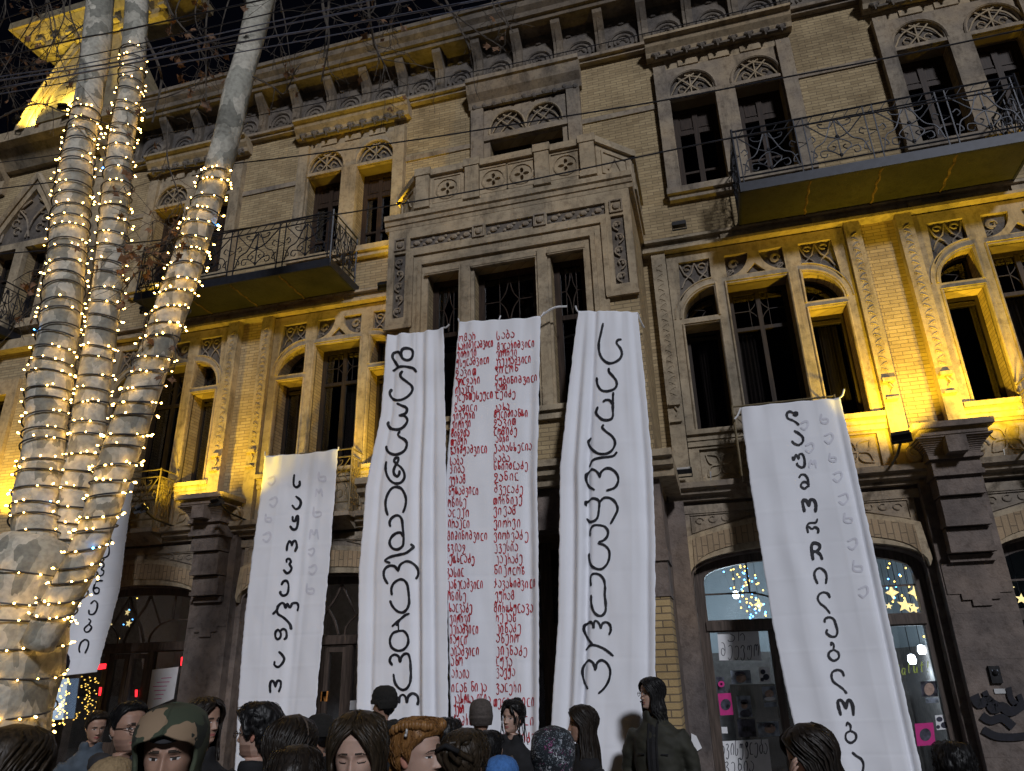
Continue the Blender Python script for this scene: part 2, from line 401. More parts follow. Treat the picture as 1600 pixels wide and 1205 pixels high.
# --- first floor three-light surrounds
def group2(cx):
    m = Mb(); T = W-.07
    hl = [rect(cx-.44, cx+.42, 4.97, 7.22)]
    for s in (-1, 1):
        x0, x1 = sorted((cx+s*.62, cx+s*1.12)); hl += [rect(x0, x1, 4.97, 6.62), side_arch(cx, s)]
    # sunk panels above the lights
    pan = []
    for s in (-1, 1):
        a = [(cx+s*.64, 7.70), (cx+s*1.10, 7.70), (cx+s*1.14, 7.02)] + [(cx+s*.62+s*.56*math.cos(R(t)), 6.80+.56*math.sin(R(t))) for t in range(27, 89, 10)]
        pan.append(a)
        c = [(cx+s*.42, 7.70), (cx+s*.42, 7.33)] + [(cx+s*.42-s*.34*math.sin(R(t)), 7.33+.37*(1-math.cos(R(t)))) for t in range(12, 91, 11)]
        pan.append(c)
    pan.append([(cx-.14, 7.34), (cx+.14, 7.34), (cx, 7.50)])
    m.plate(rect(cx-1.28, cx+1.28, 4.97, 7.86), hl+pan, T, W+.02)
    m.build_each('window_surround', 'trim', bld)
    b2 = Mb()
    for p in pan: b2.plate(p, [], W-.005, W+.01)
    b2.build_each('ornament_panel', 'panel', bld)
    o = Mb()                                         # carved tracery in the panels
    for s in (-1, 1):
        for q in range(2):
            x = cx+s*(.76+.22*q)
            o.tube([(x-.11, W-.02, 7.68), (x-.05, W-.03, 7.5), (x+.05, W-.03, 7.4), (x+.11, W-.02, 7.28)], .014, 4)
            o.tube([(x+.11, W-.02, 7.68), (x+.05, W-.03, 7.5), (x-.05, W-.03, 7.4), (x-.11, W-.02, 7.28)], .014, 4)
            o.tube([(x+.05*math.cos(t), W-.03, 7.61+.04*math.sin(t)) for t in np.linspace(0, 5.2, 9)], .013, 4)
        for q in range(3):
            r0 = .07-.016*q
            o.tube([(cx+s*(.30)+r0*math.cos(t+q), W-.025, 7.55+r0*math.sin(t+q)) for t in np.linspace(0, 4.8, 10)], .012, 4)
            o.tube([(cx+s*(.36)+.05*math.cos(t), W-.025, 7.41+.045*math.sin(t+q)) for t in np.linspace(0, 4.4, 8)], .011, 4)
    o.build_each('panel_carving', 'trim_dim', bld)
    # mouldings round the lights
    r = Mb()
    def edge(pts, closed=False, rad=.018, y=T-.006): r.tube([(x, y, z) for x, z in pts], rad, 5, closed=closed)
    edge([(cx-.46, 4.97), (cx-.46, 7.25), (cx+.44, 7.25), (cx+.44, 4.97)])
    for s in (-1, 1):
        edge([(cx+s*.60, 6.72), (cx+s*.60, 7.27)] + [(cx+s*.62+s*.54*math.cos(R(t)), 6.74+.51*math.sin(R(t))) for t in range(90, -1, -9)])
        edge([(cx+s*.60, 4.97), (cx+s*.60, 6.64), (cx+s*1.14, 6.64), (cx+s*1.14, 4.97)])
        edge([(cx+s*.62+s*.62*math.cos(R(t)), 6.74+.62*math.sin(R(t))) for t in range(88, -1, -8)], rad=.012)
    r.build_each('moulding', 'trim', bld)
    # pilasters beside the group, with carved strip
    p = Mb(); oc = Mb()
    for s in (-1, 1):
        xa, xb = sorted((cx+s*1.29, cx+s*1.50))
        p.box(xa, xb, W-.15, W+.01, 4.2, 7.88)
        p.box(xa-.02, xb+.02, W-.18, W-.15, 4.2, 4.42)
        p.box(xa+.03, xb-.03, W-.21, W-.15, 5.35, 5.40); p.box(xa+.03, xb-.03, W-.20, W-.15, 5.10, 5.13)
        xm = (xa+xb)/2
        for k in range(26):
            z = 5.5+k*.085
            sg = 1 if k % 2 else -1
            oc.tube([(xm-.045*sg, W-.15, z), (xm-.01*sg, W-.157, z+.03), (xm+.04*sg, W-.155, z+.055), (xm+.045*sg, W-.15, z+.02)], .0065, 4); oc.ball((xm+.02*sg, W-.15, z+.02), .014, 5, 4, (1, .5, 1))
        oc.tube([(xm, W-.155, 5.2), (xm+.04, W-.17, 5.26), (xm, W-.17, 5.33)], .014, 4)
    p.build_each('pilaster', 'trim', bld); oc.build_each('pilaster_carving', 'trim', bld, tol=.12)
    # sill course and panels below
    q = Mb()
    q.box(cx-1.28, cx+1.28, W-.16, W+.02, 4.90, 4.968); q.box(cx-1.28, cx+1.28, W-.11, W+.02, 4.82, 4.90); q.box(cx-1.28, cx+1.28, W-.09, W+.02, 4.74, 4.82)
    q.plate(rect(cx-1.28, cx+1.28, 4.2, 4.74), [rect(cx+s*.87-.27, cx+s*.87+.27, 4.25, 4.70) for s in (-1, 1)], W-.06, W+.01)
    q.build('sill', 'trim', bld)
    e = Mb()
    for s in (-1, 1):
        c = cx+s*.87; z = 4.475
        e.box(c-.265, c+.265, W-.012, W+.01, 4.252, 4.698)
        for k in range(4):
            a0 = PI/4+k*PI/2; d = .30 if True else 0
            ex, ez = c+.25*math.cos(a0)*1.05, z+.21*math.sin(a0)*1.05
            for sg in (-1, 1):
                mx_, mz_ = c+.125*math.cos(a0)-sg*.07*math.sin(a0), z+.105*math.sin(a0)+sg*.07*math.cos(a0)
                e.tube(spline([(c, W-.02, z), (mx_, W-.03, mz_), (ex, W-.02, ez)], 4), .014, 4)
    e.build_each('rosette_panel', 'trim', bld)
def sash(x0, x1, z0, z1, y, bars_v=(), bars_h=(), t=.05, curt=None, mat='wood', lattice=False, pane='window_glass', panel=False):
    m = Mb(); frame_rect(m, x0, x1, z0, z1, t, y, y+.07)
    for f in bars_v: m.box(x0+(x1-x0)*f-t*.45, x0+(x1-x0)*f+t*.45, y-.008, y+.062, z0+t, z1-t)
    for f in bars_h: m.box(x0+t, x1-t, y-.004, y+.066, z0+(z1-z0)*f-t*.4, z0+(z1-z0)*f+t*.4)
    if lattice:
        zl = z0+(z1-z0)*(bars_h[-1] if bars_h else 0)+t*.4; xm, zm = (x0+x1)/2, (zl+z1-t)/2; hw, hh = (x1-x0)*.16, (z1-t-zl)*.46
        for sx in (-1, 1):
            for sz in (-1, 1):
                m.tube(spline([(xm, y+.03, zm+sz*hh), (xm+sx*hw*.38, y+.03, zm+sz*hh*.38), (xm+sx*hw, y+.03, zm)], 5), .008, 4)
            m.tube([(xm+sx*hw, y+.03, zl), (xm+sx*hw, y+.03, z1-t)], .006, 4)
        m.tube([(x0+t, y+.03, zm), (xm-hw, y+.03, zm)], .008, 4); m.tube([(xm+hw, y+.03, zm), (x1-t, y+.03, zm)], .008, 4)
    if panel:
        zp = z0+(z1-z0)*bars_h[0]+t*.4; m.box(x0+t, x1-t, y+.02, y+.05, zp, z1-t)
        for q in (.5,): frame_rect(m, x0+t*1.3, x1-t*1.3, zp+.05, z1-t-.05, .025, y+.008, y+.02)
        for fx in (.27, .73): m.box(x0+(x1-x0)*fx-.008, x0+(x1-x0)*fx+.008, y+.01, y+.04, z0+t, z0+t+.02)
        m.box(x0+t, x1-t, y+.005, y+.055, z0+(z1-z0)*.27-.02, z0+(z1-z0)*.27+.02)
    win = m.build('window', mat, bld)
    Mb().box(x0+t*.5, x1-t*.5, y+.034, y+.038, z0+t*.5, z1-t*.5).build('pane', pane, win)
    if curt:
        for (c0, c1, zt) in curt:
            n = 40; a, b_ = x0+(x1-x0)*c0, x0+(x1-x0)*c1; ph = random.random()*6
            top = [(a+(b_-a)*i/n, y+.16+.025*math.sin(i*1.1+ph)+.012*math.sin(i*2.7), z0+(z1-z0)*zt) for i in range(n+1)]
            bot = [(p[0], p[1]+.012*math.sin(i*.8), z0+.02) for i, p in enumerate(top)]
            Mb().loft([bot, top], False, False, close=False).build('curtain', 'curtain', win, smooth=True)
    return win
def win_arch(cx, s, y):
    m = Mb(); op = side_arch(cx, s); c = Vector((sum(p[0] for p in op)/len(op), sum(p[1] for p in op)/len(op)))
    inn = [(c[0]+(x-c[0])*.84, c[1]+(z-c[1])*.80) for x, z in op]
    m.plate(op, [inn], y, y+.07)
    m.tube([(cx+s*.64, y+.03, 6.8), (cx+s*.8, y+.03, 6.98), (cx+s*.98, y+.03, 7.02)], .009, 4)
    m.tube([(cx+s*.62+s*.26*math.cos(R(t)), y+.03, 6.76+.26*math.sin(R(t))) for t in range(0, 91, 15)], .009, 4)
    win = m.build('window', 'wood', bld)
    Mb().plate(op, [], y+.034, y+.038, back=True).build('pane', 'window_glass', win)
for gi, cx in enumerate(G2):
    group2(cx)
    sash(cx-.44, cx+.42, 4.97, 7.22, W+.24, (.5,), (.71,), t=.07, curt=[(.06, .52, .7)] if gi in (0, 2) else [(.5, .8, .7)], lattice=True)
    for s in (-1, 1):
        x0, x1 = sorted((cx+s*.62, cx+s*1.12))
        sash(x0, x1, 4.97, 6.62, W+.24, (), (.93,), curt=[(.28, .8, .93)] if (gi, s) in ((0, 1), (1, -1)) else ([(.3, .9, .93)] if gi == 0 else None))
        win_arch(cx, s, W+.22)
        Mb().box(x0-.005, x1+.005, W-.068, W+.3, 6.621, 6.729).build('transom_bar', 'trim', bld)
# stone and brick between groups: strip of stone at the very left of right group etc. handled by pilasters
# --- string course between floors
m = Mb()
for (xa, xb) in ((-11.3, -4.1), (-.5, 8.2)):
    m.box(xa, xb, W-.20, W+.01, 7.885, 7.93); m.box(xa, xb, W-.13, W+.01, 7.93, 7.965)
    m.box(xa, xb, W-.05, W+.01, 7.965, 8.10); m.box(xa, xb, W-.13, W+.01, 8.10, 8.145)
for i in range(60):
    x = -11.1+i*.33
    if -4.2 < x < -.45: continue
    if i % 4 == 0: m.box(x-.09, x+.09, W-.09, W-.05, 7.965, 8.10)
m.build_each('string_course', 'trim', bld)
# --- top floor window pairs
def pair3(cx, k):
    m = Mb(); pan = []
    for c in (cx-.54, cx+.51):
        pan.append([(c-.36, 10.97), (c+.36, 10.97)] + [(c+.36*math.cos(R(t)), 10.99+.40*math.sin(R(t))**.9) for t in range(10, 171, 10)])
    m.plate(rect(cx-.93, cx+.91, 9.05, 11.55), [rect(cx-.91, cx-.17, 9.051, 10.86), rect(cx+.15, cx+.87, 9.051, 10.86)]+pan, W-.06, W+.01)
    for a, b_ in ((cx-1.13, cx-.92), (cx+.90, cx+1.12)): m.box(a, b_, W-.13, W+.01, 8.95, 11.60)
    m.box(cx-.17, cx+.15, W-.10, W-.06, 9.05, 10.93)
    m.box(cx-.93, cx+.91, W-.09, W-.06, 10.875, 10.93)
    m.box(cx-1.15, cx+1.13, W-.16, W+.01, 8.93, 9.04); m.box(cx-1.12, cx+1.10, W-.10, W+.01, 8.84, 8.93)
    for c in (cx-.54, cx+.51): m.tube([(c+.40*math.cos(R(t)), W-.07, 10.95+.47*math.sin(R(t))**.9) for t in range(0, 181, 12)], .022, 5)
    m.build_each('window_surround', 'trim_dim' if cx > 0 else 'trim', bld)  # right-hand pairs get the darker trim, imitating their weaker light
    b2 = Mb(); o = Mb()
    for p in pan: b2.plate(p, [], W-.004, W+.008)
    for c in (cx-.54, cx+.51):
        for s in (-1, 1):
            o.tube(spline([(c+s*.34, W-.02, 11.0), (c+s*.2, W-.04, 11.22), (c-s*.08, W-.04, 11.36)], 4), .016, 4)
            o.tube(spline([(c-s*.14, W-.02, 10.98), (c+s*.02, W-.04, 11.14), (c+s*.2, W-.04, 11.34)], 4), .016, 4)
            o.tube([(c+s*.15+.055*math.cos(t), W-.03, 11.08+.055*math.sin(t)) for t in np.linspace(0, 5, 9)], .012, 4)
        o.tube([(c, W-.03, 10.98), (c, W-.04, 11.36)], .014, 4)
    b2.build_each('ornament_panel', 'panel', bld); o.build_each('panel_carving', 'trim', bld)
    h = Mb()                                           # hood with a crest of drops
    h.box(cx-.93, cx+.91, W-.02, W+.01, 11.55, 11.80)
    for q in range(3): h.box(cx-.7+q*.52, cx-.36+q*.52, W-.045, W-.02, 11.60, 11.72)
    h.prism_x([(W+.01, 11.82), (W-.14, 11.82), (W-.17, 11.90), (W-.24, 11.98), (W-.27, 12.06), (W-.34, 12.08), (W-.34, 12.13), (W+.01, 12.13)], cx-1.22, cx+1.20)
    h.build('window_hood', 'trim', bld)
    d = Mb()
    for i in range(9):
        x = cx-1.05+i*.26
        d.ball((x, W-.17, 11.82), .055, 6, 5, (1, .7, 1.15)); d.ball((x-.05, W-.16, 11.86), .035, 5, 4); d.ball((x+.05, W-.16, 11.86), .035, 5, 4)
        d.box(x-.012, x+.012, W-.19, W-.15, 11.72, 11.8)
    d.box(cx-1.1, cx+1.1, W-.155, W-.10, 11.79, 11.83)
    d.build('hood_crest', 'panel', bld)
    for x0, x1 in ((cx-.91, cx-.17), (cx+.15, cx+.87)):
        sash(x0, x1, 9.05, 10.86, W+.22, (.5,), (.72,), t=.095, mat='wood_red', panel=True)
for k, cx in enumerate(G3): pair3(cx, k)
m = Mb()                                               # thin course at head height on the brick piers
xs = sorted(G3+[CX]); 
for a, b_ in ((-11.3, xs[0]-1.14), (xs[0]+1.12, xs[1]-1.14), (xs[1]+1.12, CX-1.0), (CX+1.02, xs[3]-1.14), (xs[3]+1.12, xs[4]-1.14), (xs[4]+1.12, 8.2)):
    m.box(a, b_, W-.025, W+.01, 10.80, 10.90)
m.build_each('thin_course', 'trim_dim', bld)
# middle window over the bay
m = Mb(); pan = []
for c in (CX-.34, CX+.34):
    pan.append([(c-.32, 10.98), (c+.32, 10.98)] + [(c+.32*math.cos(R(t)), 11.0+.42*math.sin(R(t))**.9) for t in range(10, 171, 10)])
m.plate(rect(CX-.80, CX+.80, 8.3, 11.55), [rect(MW[0], MW[1], 8.301, 10.8)]+pan, W-.06, W+.01)
for a, b_ in ((CX-1.02, CX-.78), (CX+.78, CX+1.02)): m.box(a, b_, W-.12, W+.01, 8.3, 11.62)
m.box(CX-.78, CX+.78, W-.1, W-.06, 10.82, 10.93)
m.build_each('window_surround', 'trim_dim', bld)
b2 = Mb(); o = Mb()
for p in pan: b2.plate(p, [], W-.004, W+.008)
for c in (CX-.34, CX+.34):
    for s in (-1, 1):
        o.tube(spline([(c+s*.3, W-.02, 11.01), (c+s*.16, W-.04, 11.22), (c-s*.08, W-.04, 11.38)], 4), .015, 4)
        o.tube(spline([(c-s*.14, W-.02, 10.99), (c+s*.02, W-.04, 11.16), (c+s*.2, W-.04, 11.34)], 4), .015, 4)
    o.tube([(c+.34*math.cos(R(t)), W-.065, 10.96+.48*math.sin(R(t))**.9) for t in range(0, 181, 12)], .02, 5)
b2.build_each('ornament_panel', 'panel', bld); o.build_each('panel_carving', 'trim', bld)
h = Mb(); h.prism_x([(W+.01, 11.6), (W-.1, 11.6), (W-.14, 11.72), (W-.24, 11.84), (W-.3, 12.02), (W-.34, 12.04), (W-.34, 12.13), (W+.01, 12.13)], CX-1.06, CX+1.06)
h.build('window_hood', 'trim_dim', bld)
d = Mb()
for i in range(11): d.ball((CX-.95+i*.19, W-.12, 11.62+.02*math.sin(i*3)), .05, 6, 5, (1, .7, 1.2))
d.box(CX-1.0, CX+1.0, W-.13, W-.07, 11.58, 11.62)
d.build('hood_crest', 'panel', bld)
sash(MW[0], MW[1], 8.3, 10.8, W+.2, (.5,), (.72,))
# --- frieze and cornice
m = Mb(); xa, xb = -11.3, 8.2
m.box(xa, xb, W-.10, W+.01, 12.10, 12.16); m.box(xa, xb, W-.16, W+.01, 12.16, 12.22)
m.build('frieze_base', 'trim_dim', bld)
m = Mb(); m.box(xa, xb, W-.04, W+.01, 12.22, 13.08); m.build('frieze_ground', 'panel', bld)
br = Mb(); ar = Mb(); fl = Mb()
for i in range(-15, 11):
    x = -.08+i*.78
    if x < xa+.1 or x > xb-.1: continue
    br.prism_x([(W-.04, 12.28), (W-.09, 12.28), (W-.13, 12.40), (W-.11, 12.55), (W-.15, 12.72), (W-.26, 12.88), (W-.34, 12.98), (W-.36, 13.07), (W-.04, 13.07)], x-.085, x+.085)
    br.prism_x([(W-.10, 12.32), (W-.15, 12.40), (W-.13, 12.56), (W-.17, 12.72), (W-.28, 12.90), (W-.10, 12.9)], x-.025, x+.025)
    c = x+.39
    ar = Mb(); fl = Mb()
    ar.tube([(c+.24*math.cos(R(t)), W-.05, 12.44+.24*math.sin(R(t))) for t in range(-20, 201, 15)], .026, 5)
    ar.tube([(c+.15*math.cos(R(t)), W-.05, 12.44+.15*math.sin(R(t))) for t in range(-20, 201, 20)], .018, 5)
    for k in range(5):
        t = PI*(.1+.2*k); fl.ball((c+.08*math.cos(t), W-.05, 12.42+.09*math.sin(t)), .033, 6, 4, (1, .6, 1.4))
    for k in range(3): fl.ball((c-.2+.2*k, W-.05, 12.88+.03*((k+i) % 2)), .05, 6, 4, (1.3, .5, .7))
    ar.build('frieze_arch', 'panel', bld); fl.build('frieze_flower', 'panel', bld)
br.build_each('frieze_bracket', 'trim_dark', bld)
m = Mb()
m.prism_x([(W+.01, 13.08), (W-.40, 13.08), (W-.42, 13.16), (W-.47, 13.17), (W-.49, 13.26), (W-.56, 13.34), (W-.58, 13.46), (W-.62, 13.47), (W-.62, 13.56), (W+.01, 13.6)], xa, xb)
m.build('cornice', 'trim_dark', bld)

# --- iron balconies of the top floor
def scroll_panel(x0, x1, z0, z1, y, along='x', m=None, r=.010):
    m = m or Mb(); wd = x1-x0; hh = z1-z0
    def p(a, b_): return (x0+wd*a, y, z0+hh*b_) if along == 'x' else (y, x0+wd*a, z0+hh*b_)
    def t(l, rr=r): m.tube(spline([p(*q) for q in l], 4), rr, 4)
    for s in (0, 1):
        f = (lambda a: a) if s == 0 else (lambda a: 1-a)
        t([(f(.02), .02), (f(.10), .35), (f(.28), .5), (f(.45), .98)])
        t([(f(.02), .98), (f(.16), .8), (f(.3), .62), (f(.5), .5)])
        t([(f(.5), .05), (f(.36), .2), (f(.2), .25), (f(.17), .12), (f(.25), .08), (f(.28), .15)], r*.9)
        t([(f(.5), .5), (f(.38), .42), (f(.3), .3), (f(.37), .2), (f(.44), .28), (f(.39), .33)], r*.9)
        t([(f(.5), .98), (f(.4), .82), (f(.26), .84), (f(.22), .94), (f(.3), .93)], r*.9)
        t([(f(.02), .6), (f(.09), .66), (f(.13), .56), (f(.07), .5)], r*.9)
        t([(f(.02), .3), (f(.08), .25), (f(.11), .14), (f(.05), .12)], r*.9)
    t([(.5, .02), (.5, .5), (.5, .98)])
    m.ball(p(.5, .55), .03, 6, 4); m.ball(p(.5, .08), .03, 6, 4)
    return m
def balcony(x0, x1, group_k):
    y0, y1 = 9.0, W; z0 = 8.15
    s = Mb(); s.box(x0, x1, y0, y1, z0+.012, z0+.12)
    root = s.build('balcony', 'dark_metal', bld)
    sof = Mb(); n = max(2, round((x1-x0)/.92)); wd = (x1-x0)/n
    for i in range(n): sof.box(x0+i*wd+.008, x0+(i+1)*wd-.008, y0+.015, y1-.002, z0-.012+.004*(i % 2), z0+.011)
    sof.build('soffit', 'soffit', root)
    ru = Mb()
    for i in range(1, n):
        xx = x0+i*wd
        ru.tube([(xx+.012*math.sin(k*1.7+i), y0+.02+(y1-y0-.04)*k/14, z0-.012) for k in range(15)], [.011+.008*abs(math.sin(k*2.3+i)) for k in range(15)], 5)
    ru.build_each('rusty_seam', 'rust', root)
    fr = Mb(); fr.box(x0-.01, x1+.01, y0-.02, y0+.02, z0-.02, z0+.13); fr.box(x0-.02, x0+.015, y0, y1, z0-.02, z0+.13); fr.box(x1-.015, x1+.02, y0, y1, z0-.02, z0+.13)
    fr.build('edge_beam', 'iron', root)
    zb, zt = 8.40, 9.10
    r = Mb()
    for zz, q in ((9.20, .016), (9.08, .012), (8.38, .014)):
        r.tube([(x0, y1-.14, zz), (x0, y0, zz), (x1, y0, zz), (x1, y1-.14, zz)], q, 5)
    npan = 2*max(1, round((x1-x0)/1.8)); pw = (x1-x0)/npan
    for i in range(npan+1):
        xx = x0+i*pw
        for dx in (-.06, .06):
            if x0-.01 <= xx+dx <= x1+.01: r.tube([(xx+dx, y0, 8.27), (xx+dx, y0, 9.2)], .011, 4)
        r.tube([(xx-.06, y0, 8.7), (xx+.06, y0, 8.75), (xx-.06, y0, 8.8)], .008, 4)
    for xx in (x0, x1): r.tube([(xx, y0, 8.2), (xx, y0, 9.24)], .018, 5); r.tube([(xx, y1-.14, 8.27), (xx, y1-.14, 9.2)], .014, 5); r.tube([(xx, y0+.43, 8.27), (xx, y0+.43, 9.2)], .01, 4)
    for i in range(npan): scroll_panel(x0+i*pw+.07, x0+(i+1)*pw-.07, 8.40, 9.07, y0, 'x', r)
    for xx in (x0, x1): scroll_panel(y0+.03, y0+.42, 8.40, 9.07, xx, 'y', r, .009); scroll_panel(y0+.44, y1-.16, 8.40, 9.07, xx, 'y', r, .009)
    for i in range(int((x1-x0)/.16)): r.tube([(x0+.08+i*.16, y0, 9.085), (x0+.12+i*.16, y0, 9.14), (x0+.16+i*.16, y0, 9.195)], .006, 4)
    r.build('railing', 'iron', root)
    return root
balcony(1.0, 4.68, 0); balcony(mir(4.68), mir(1.0)+.16, 1); balcony(-16.2, -12.7, 2)
# --- small iron balconies of the first floor
def juliet(cx):
    x0, x1, y0 = cx-.64, cx+.64, 9.5
    s = Mb(); s.box(x0, x1, y0, W-.17, 4.10, 4.17); s.prism_x([(y0+.03, 4.10), (W-.17, 4.10), (W-.17, 3.95)], x0+.05, x1-.05)
    root = s.build('small_balcony', 'trim_dim', bld)
    r = Mb()
    for zz in (5.12, 5.0, 4.3): r.tube([(x0, W-.16, zz), (x0, y0, zz), (x1, y0, zz), (x1, W-.16, zz)], .013, 5)
    for xx in (x0, x1):
        r.tube([(xx, y0, 4.17), (xx, y0, 5.14)], .016, 5)
        scroll_panel(y0+.02, W-.2, 4.32, 4.99, xx, 'y', r, .008)
        for k in range(5): r.tube([(xx, y0+.06+k*.06, 4.17), (xx, y0+.06+k*.06, 4.98)], .005, 4)
        c = Vector((xx, y0+.18, 4.64))
        r.tube([c+Vector((0, .1*math.cos(t), .1*math.sin(t))) for t in np.linspace(0, 2*PI, 14)[:-1]], .008, 4, closed=True)
        for k in range(4): r.tube([c+Vector((0, .05*math.cos(k*PI/2)+.045*math.cos(t), .05*math.sin(k*PI/2)+.045*math.sin(t))) for t in np.linspace(0, 2*PI, 9)[:-1]], .005, 4, closed=True)
    scroll_panel(x0+.02, cx-.01, 4.32, 4.99, y0, 'x', r, .008); scroll_panel(cx+.01, x1-.02, 4.32, 4.99, y0, 'x', r, .008)
    r.build('railing', 'iron_tan', root)
for cx in G2: juliet(cx)

# --- ground floor: cornice, arches, pilasters, consoles
m = Mb()
def gcorn(xa, xb): m.prism_x([(W+.01, 3.98), (W-.12, 3.98), (W-.13, 4.03), (W-.22, 4.05), (W-.24, 4.10), (W-.31, 4.12), (W-.33, 4.19), (W+.01, 4.20)], xa, xb)
gcorn(-11.3, -4.1); gcorn(-.5, 8.2)
for (xa, xb) in ((-11.3, -4.1), (-.5, 8.2)): m.box(xa, xb, W-.05, W+.01, 3.82, 3.93)
m.build_each('ground_cornice', 'trim_dim', bld)
for cx in GA:
    a = Mb()
    lo = [(cx+1.42*math.cos(PI*i/24), 2.97+.36*math.sin(PI*i/24)**.7) for i in range(25)]
    up = [(cx-1.40, 3.52)] + [(cx-1.40+2.8*i/16, 3.52+.22*math.sin(PI*i/16)) for i in range(1, 16)] + [(cx+1.40, 3.52)]
    a.plate(lo+[(cx-1.46, 3.05), (cx-1.42, 3.50)]+up[1:-1]+[(cx+1.42, 3.50), (cx+1.46, 3.05)], [], W-.10, W+.01)
    a.build('arch_band', 'trim', bld)
    v = Mb()
    q0 = [(cx+1.36*math.cos(PI*i/24), 3.02+.40*math.sin(PI*i/24)**.7) for i in range(25)]
    q1 = [(cx-1.34+2.68*i/16, 3.47+.2*math.sin(PI*i/16)) for i in range(17)]
    v.plate(q0+q1, [], W-.116, W-.099)
    v.build('voussoirs', 'brick_arch', bld)
    s_ = Mb(); s_.plate(rect(cx-1.42, cx+1.42, 3.40, 3.84), [], W-.035, W+.01)
    s_.build('spandrel', 'trim_dim', bld)
    o = Mb()
    for s in (-1, 1):
        tri = [(cx+s*1.34, 3.56), (cx+s*1.34, 3.80), (cx+s*.38, 3.80)]
        o.tube([(x, W-.045, z) for x, z in tri], .012, 4, closed=True)
        for k in range(4): o.tube([(cx+s*(1.22-.17*k)+.05*math.cos(t+k), W-.045, 3.72+.01*k+.04*math.sin(t+k)) for t in np.linspace(0, 5, 9)], .009, 4)
    o.build_each('spandrel_carving', 'trim_dim', bld)
def console(cx):
    p = Mb(); p.box(cx-.36, cx+.36, W-.16, W+.01, 0, 4.0); p.box(cx-.42, cx+.42, W-.22, W-.16, 0, .6)
    p.box(cx-.34, cx+.34, W-.175, W-.16, 2.62, 2.98); p.plate([(cx-.2, 2.62), (cx+.2, 2.62), (cx+.2, 2.55), (cx+.1, 2.55), (cx+.1, 2.48), (cx-.1, 2.48), (cx-.1, 2.55), (cx-.2, 2.55)], [], W-.19, W-.16)
    for zz in (.9, 1.4, 1.9, 2.4): p.box(cx-.361, cx+.361, W-.163, W-.15, zz, zz+.008)
    p.build_each('ground_pilaster', 'basalt', bld)
    c = Mb(); h = .245
    for (z0, z1, o_, dx) in ((2.98, 3.06, .24, 0), (3.075, 3.13, .36, 0), (3.13, 3.36, .33, -.01), (3.375, 3.43, .42, 0), (3.43, 3.72, .40, -.01), (3.735, 3.96, .47, 0), (3.96, 4.02, .53, .03), (4.02, 4.16, .50, .02), (4.16, 4.20, .56, .05)):
        c.box(cx-h-dx, cx+h+dx, W-o_, W+.005, z0, z1)
    n = 10
    for i in range(n):
        t = i/n; o_ = .52+.20*t**1.8; dx = .04+.16*t**1.8
        c.box(cx-h-dx, cx+h+dx, W-o_, W+.003, 4.2+.22*t, 4.2+.22*(t+1/n)+.0005)
    c.box(cx-h-.12, cx+h+.12, W-.70, W+.004, 4.421, 4.50); c.box(cx-h-.19, cx+h+.19, W-.77, W+.002, 4.50, 4.57)
    c.box(cx-.11, cx+.11, W-.73, W-.5, 4.2, 4.40)
    c.build('console', 'basalt', bld)
    v = Mb()
    for s in (-1, 1):
        v.ball((cx+s*(h+.10), W-.22, 4.33), .13, 12, 8, (.75, 1, 1)); v.tube([(cx+s*(h+.12)+.10*math.cos(t)*(1-t/9), W-.33, 4.33+.10*math.sin(t)*(1-t/9)) for t in np.linspace(0, 7, 16)], .02, 5)
    v.build_each('console_scroll', 'trim', bld, smooth=True)
for cx in (2.95, mir(2.95), 6.45, mir(6.45)+.2): console(cx)
for cx in (-.47, mir(-.47)):
    p = Mb(); p.box(cx-.16, cx+.16, W-.14, W+.01, 0, 3.98); p.build_each('ground_pilaster', 'basalt', bld)

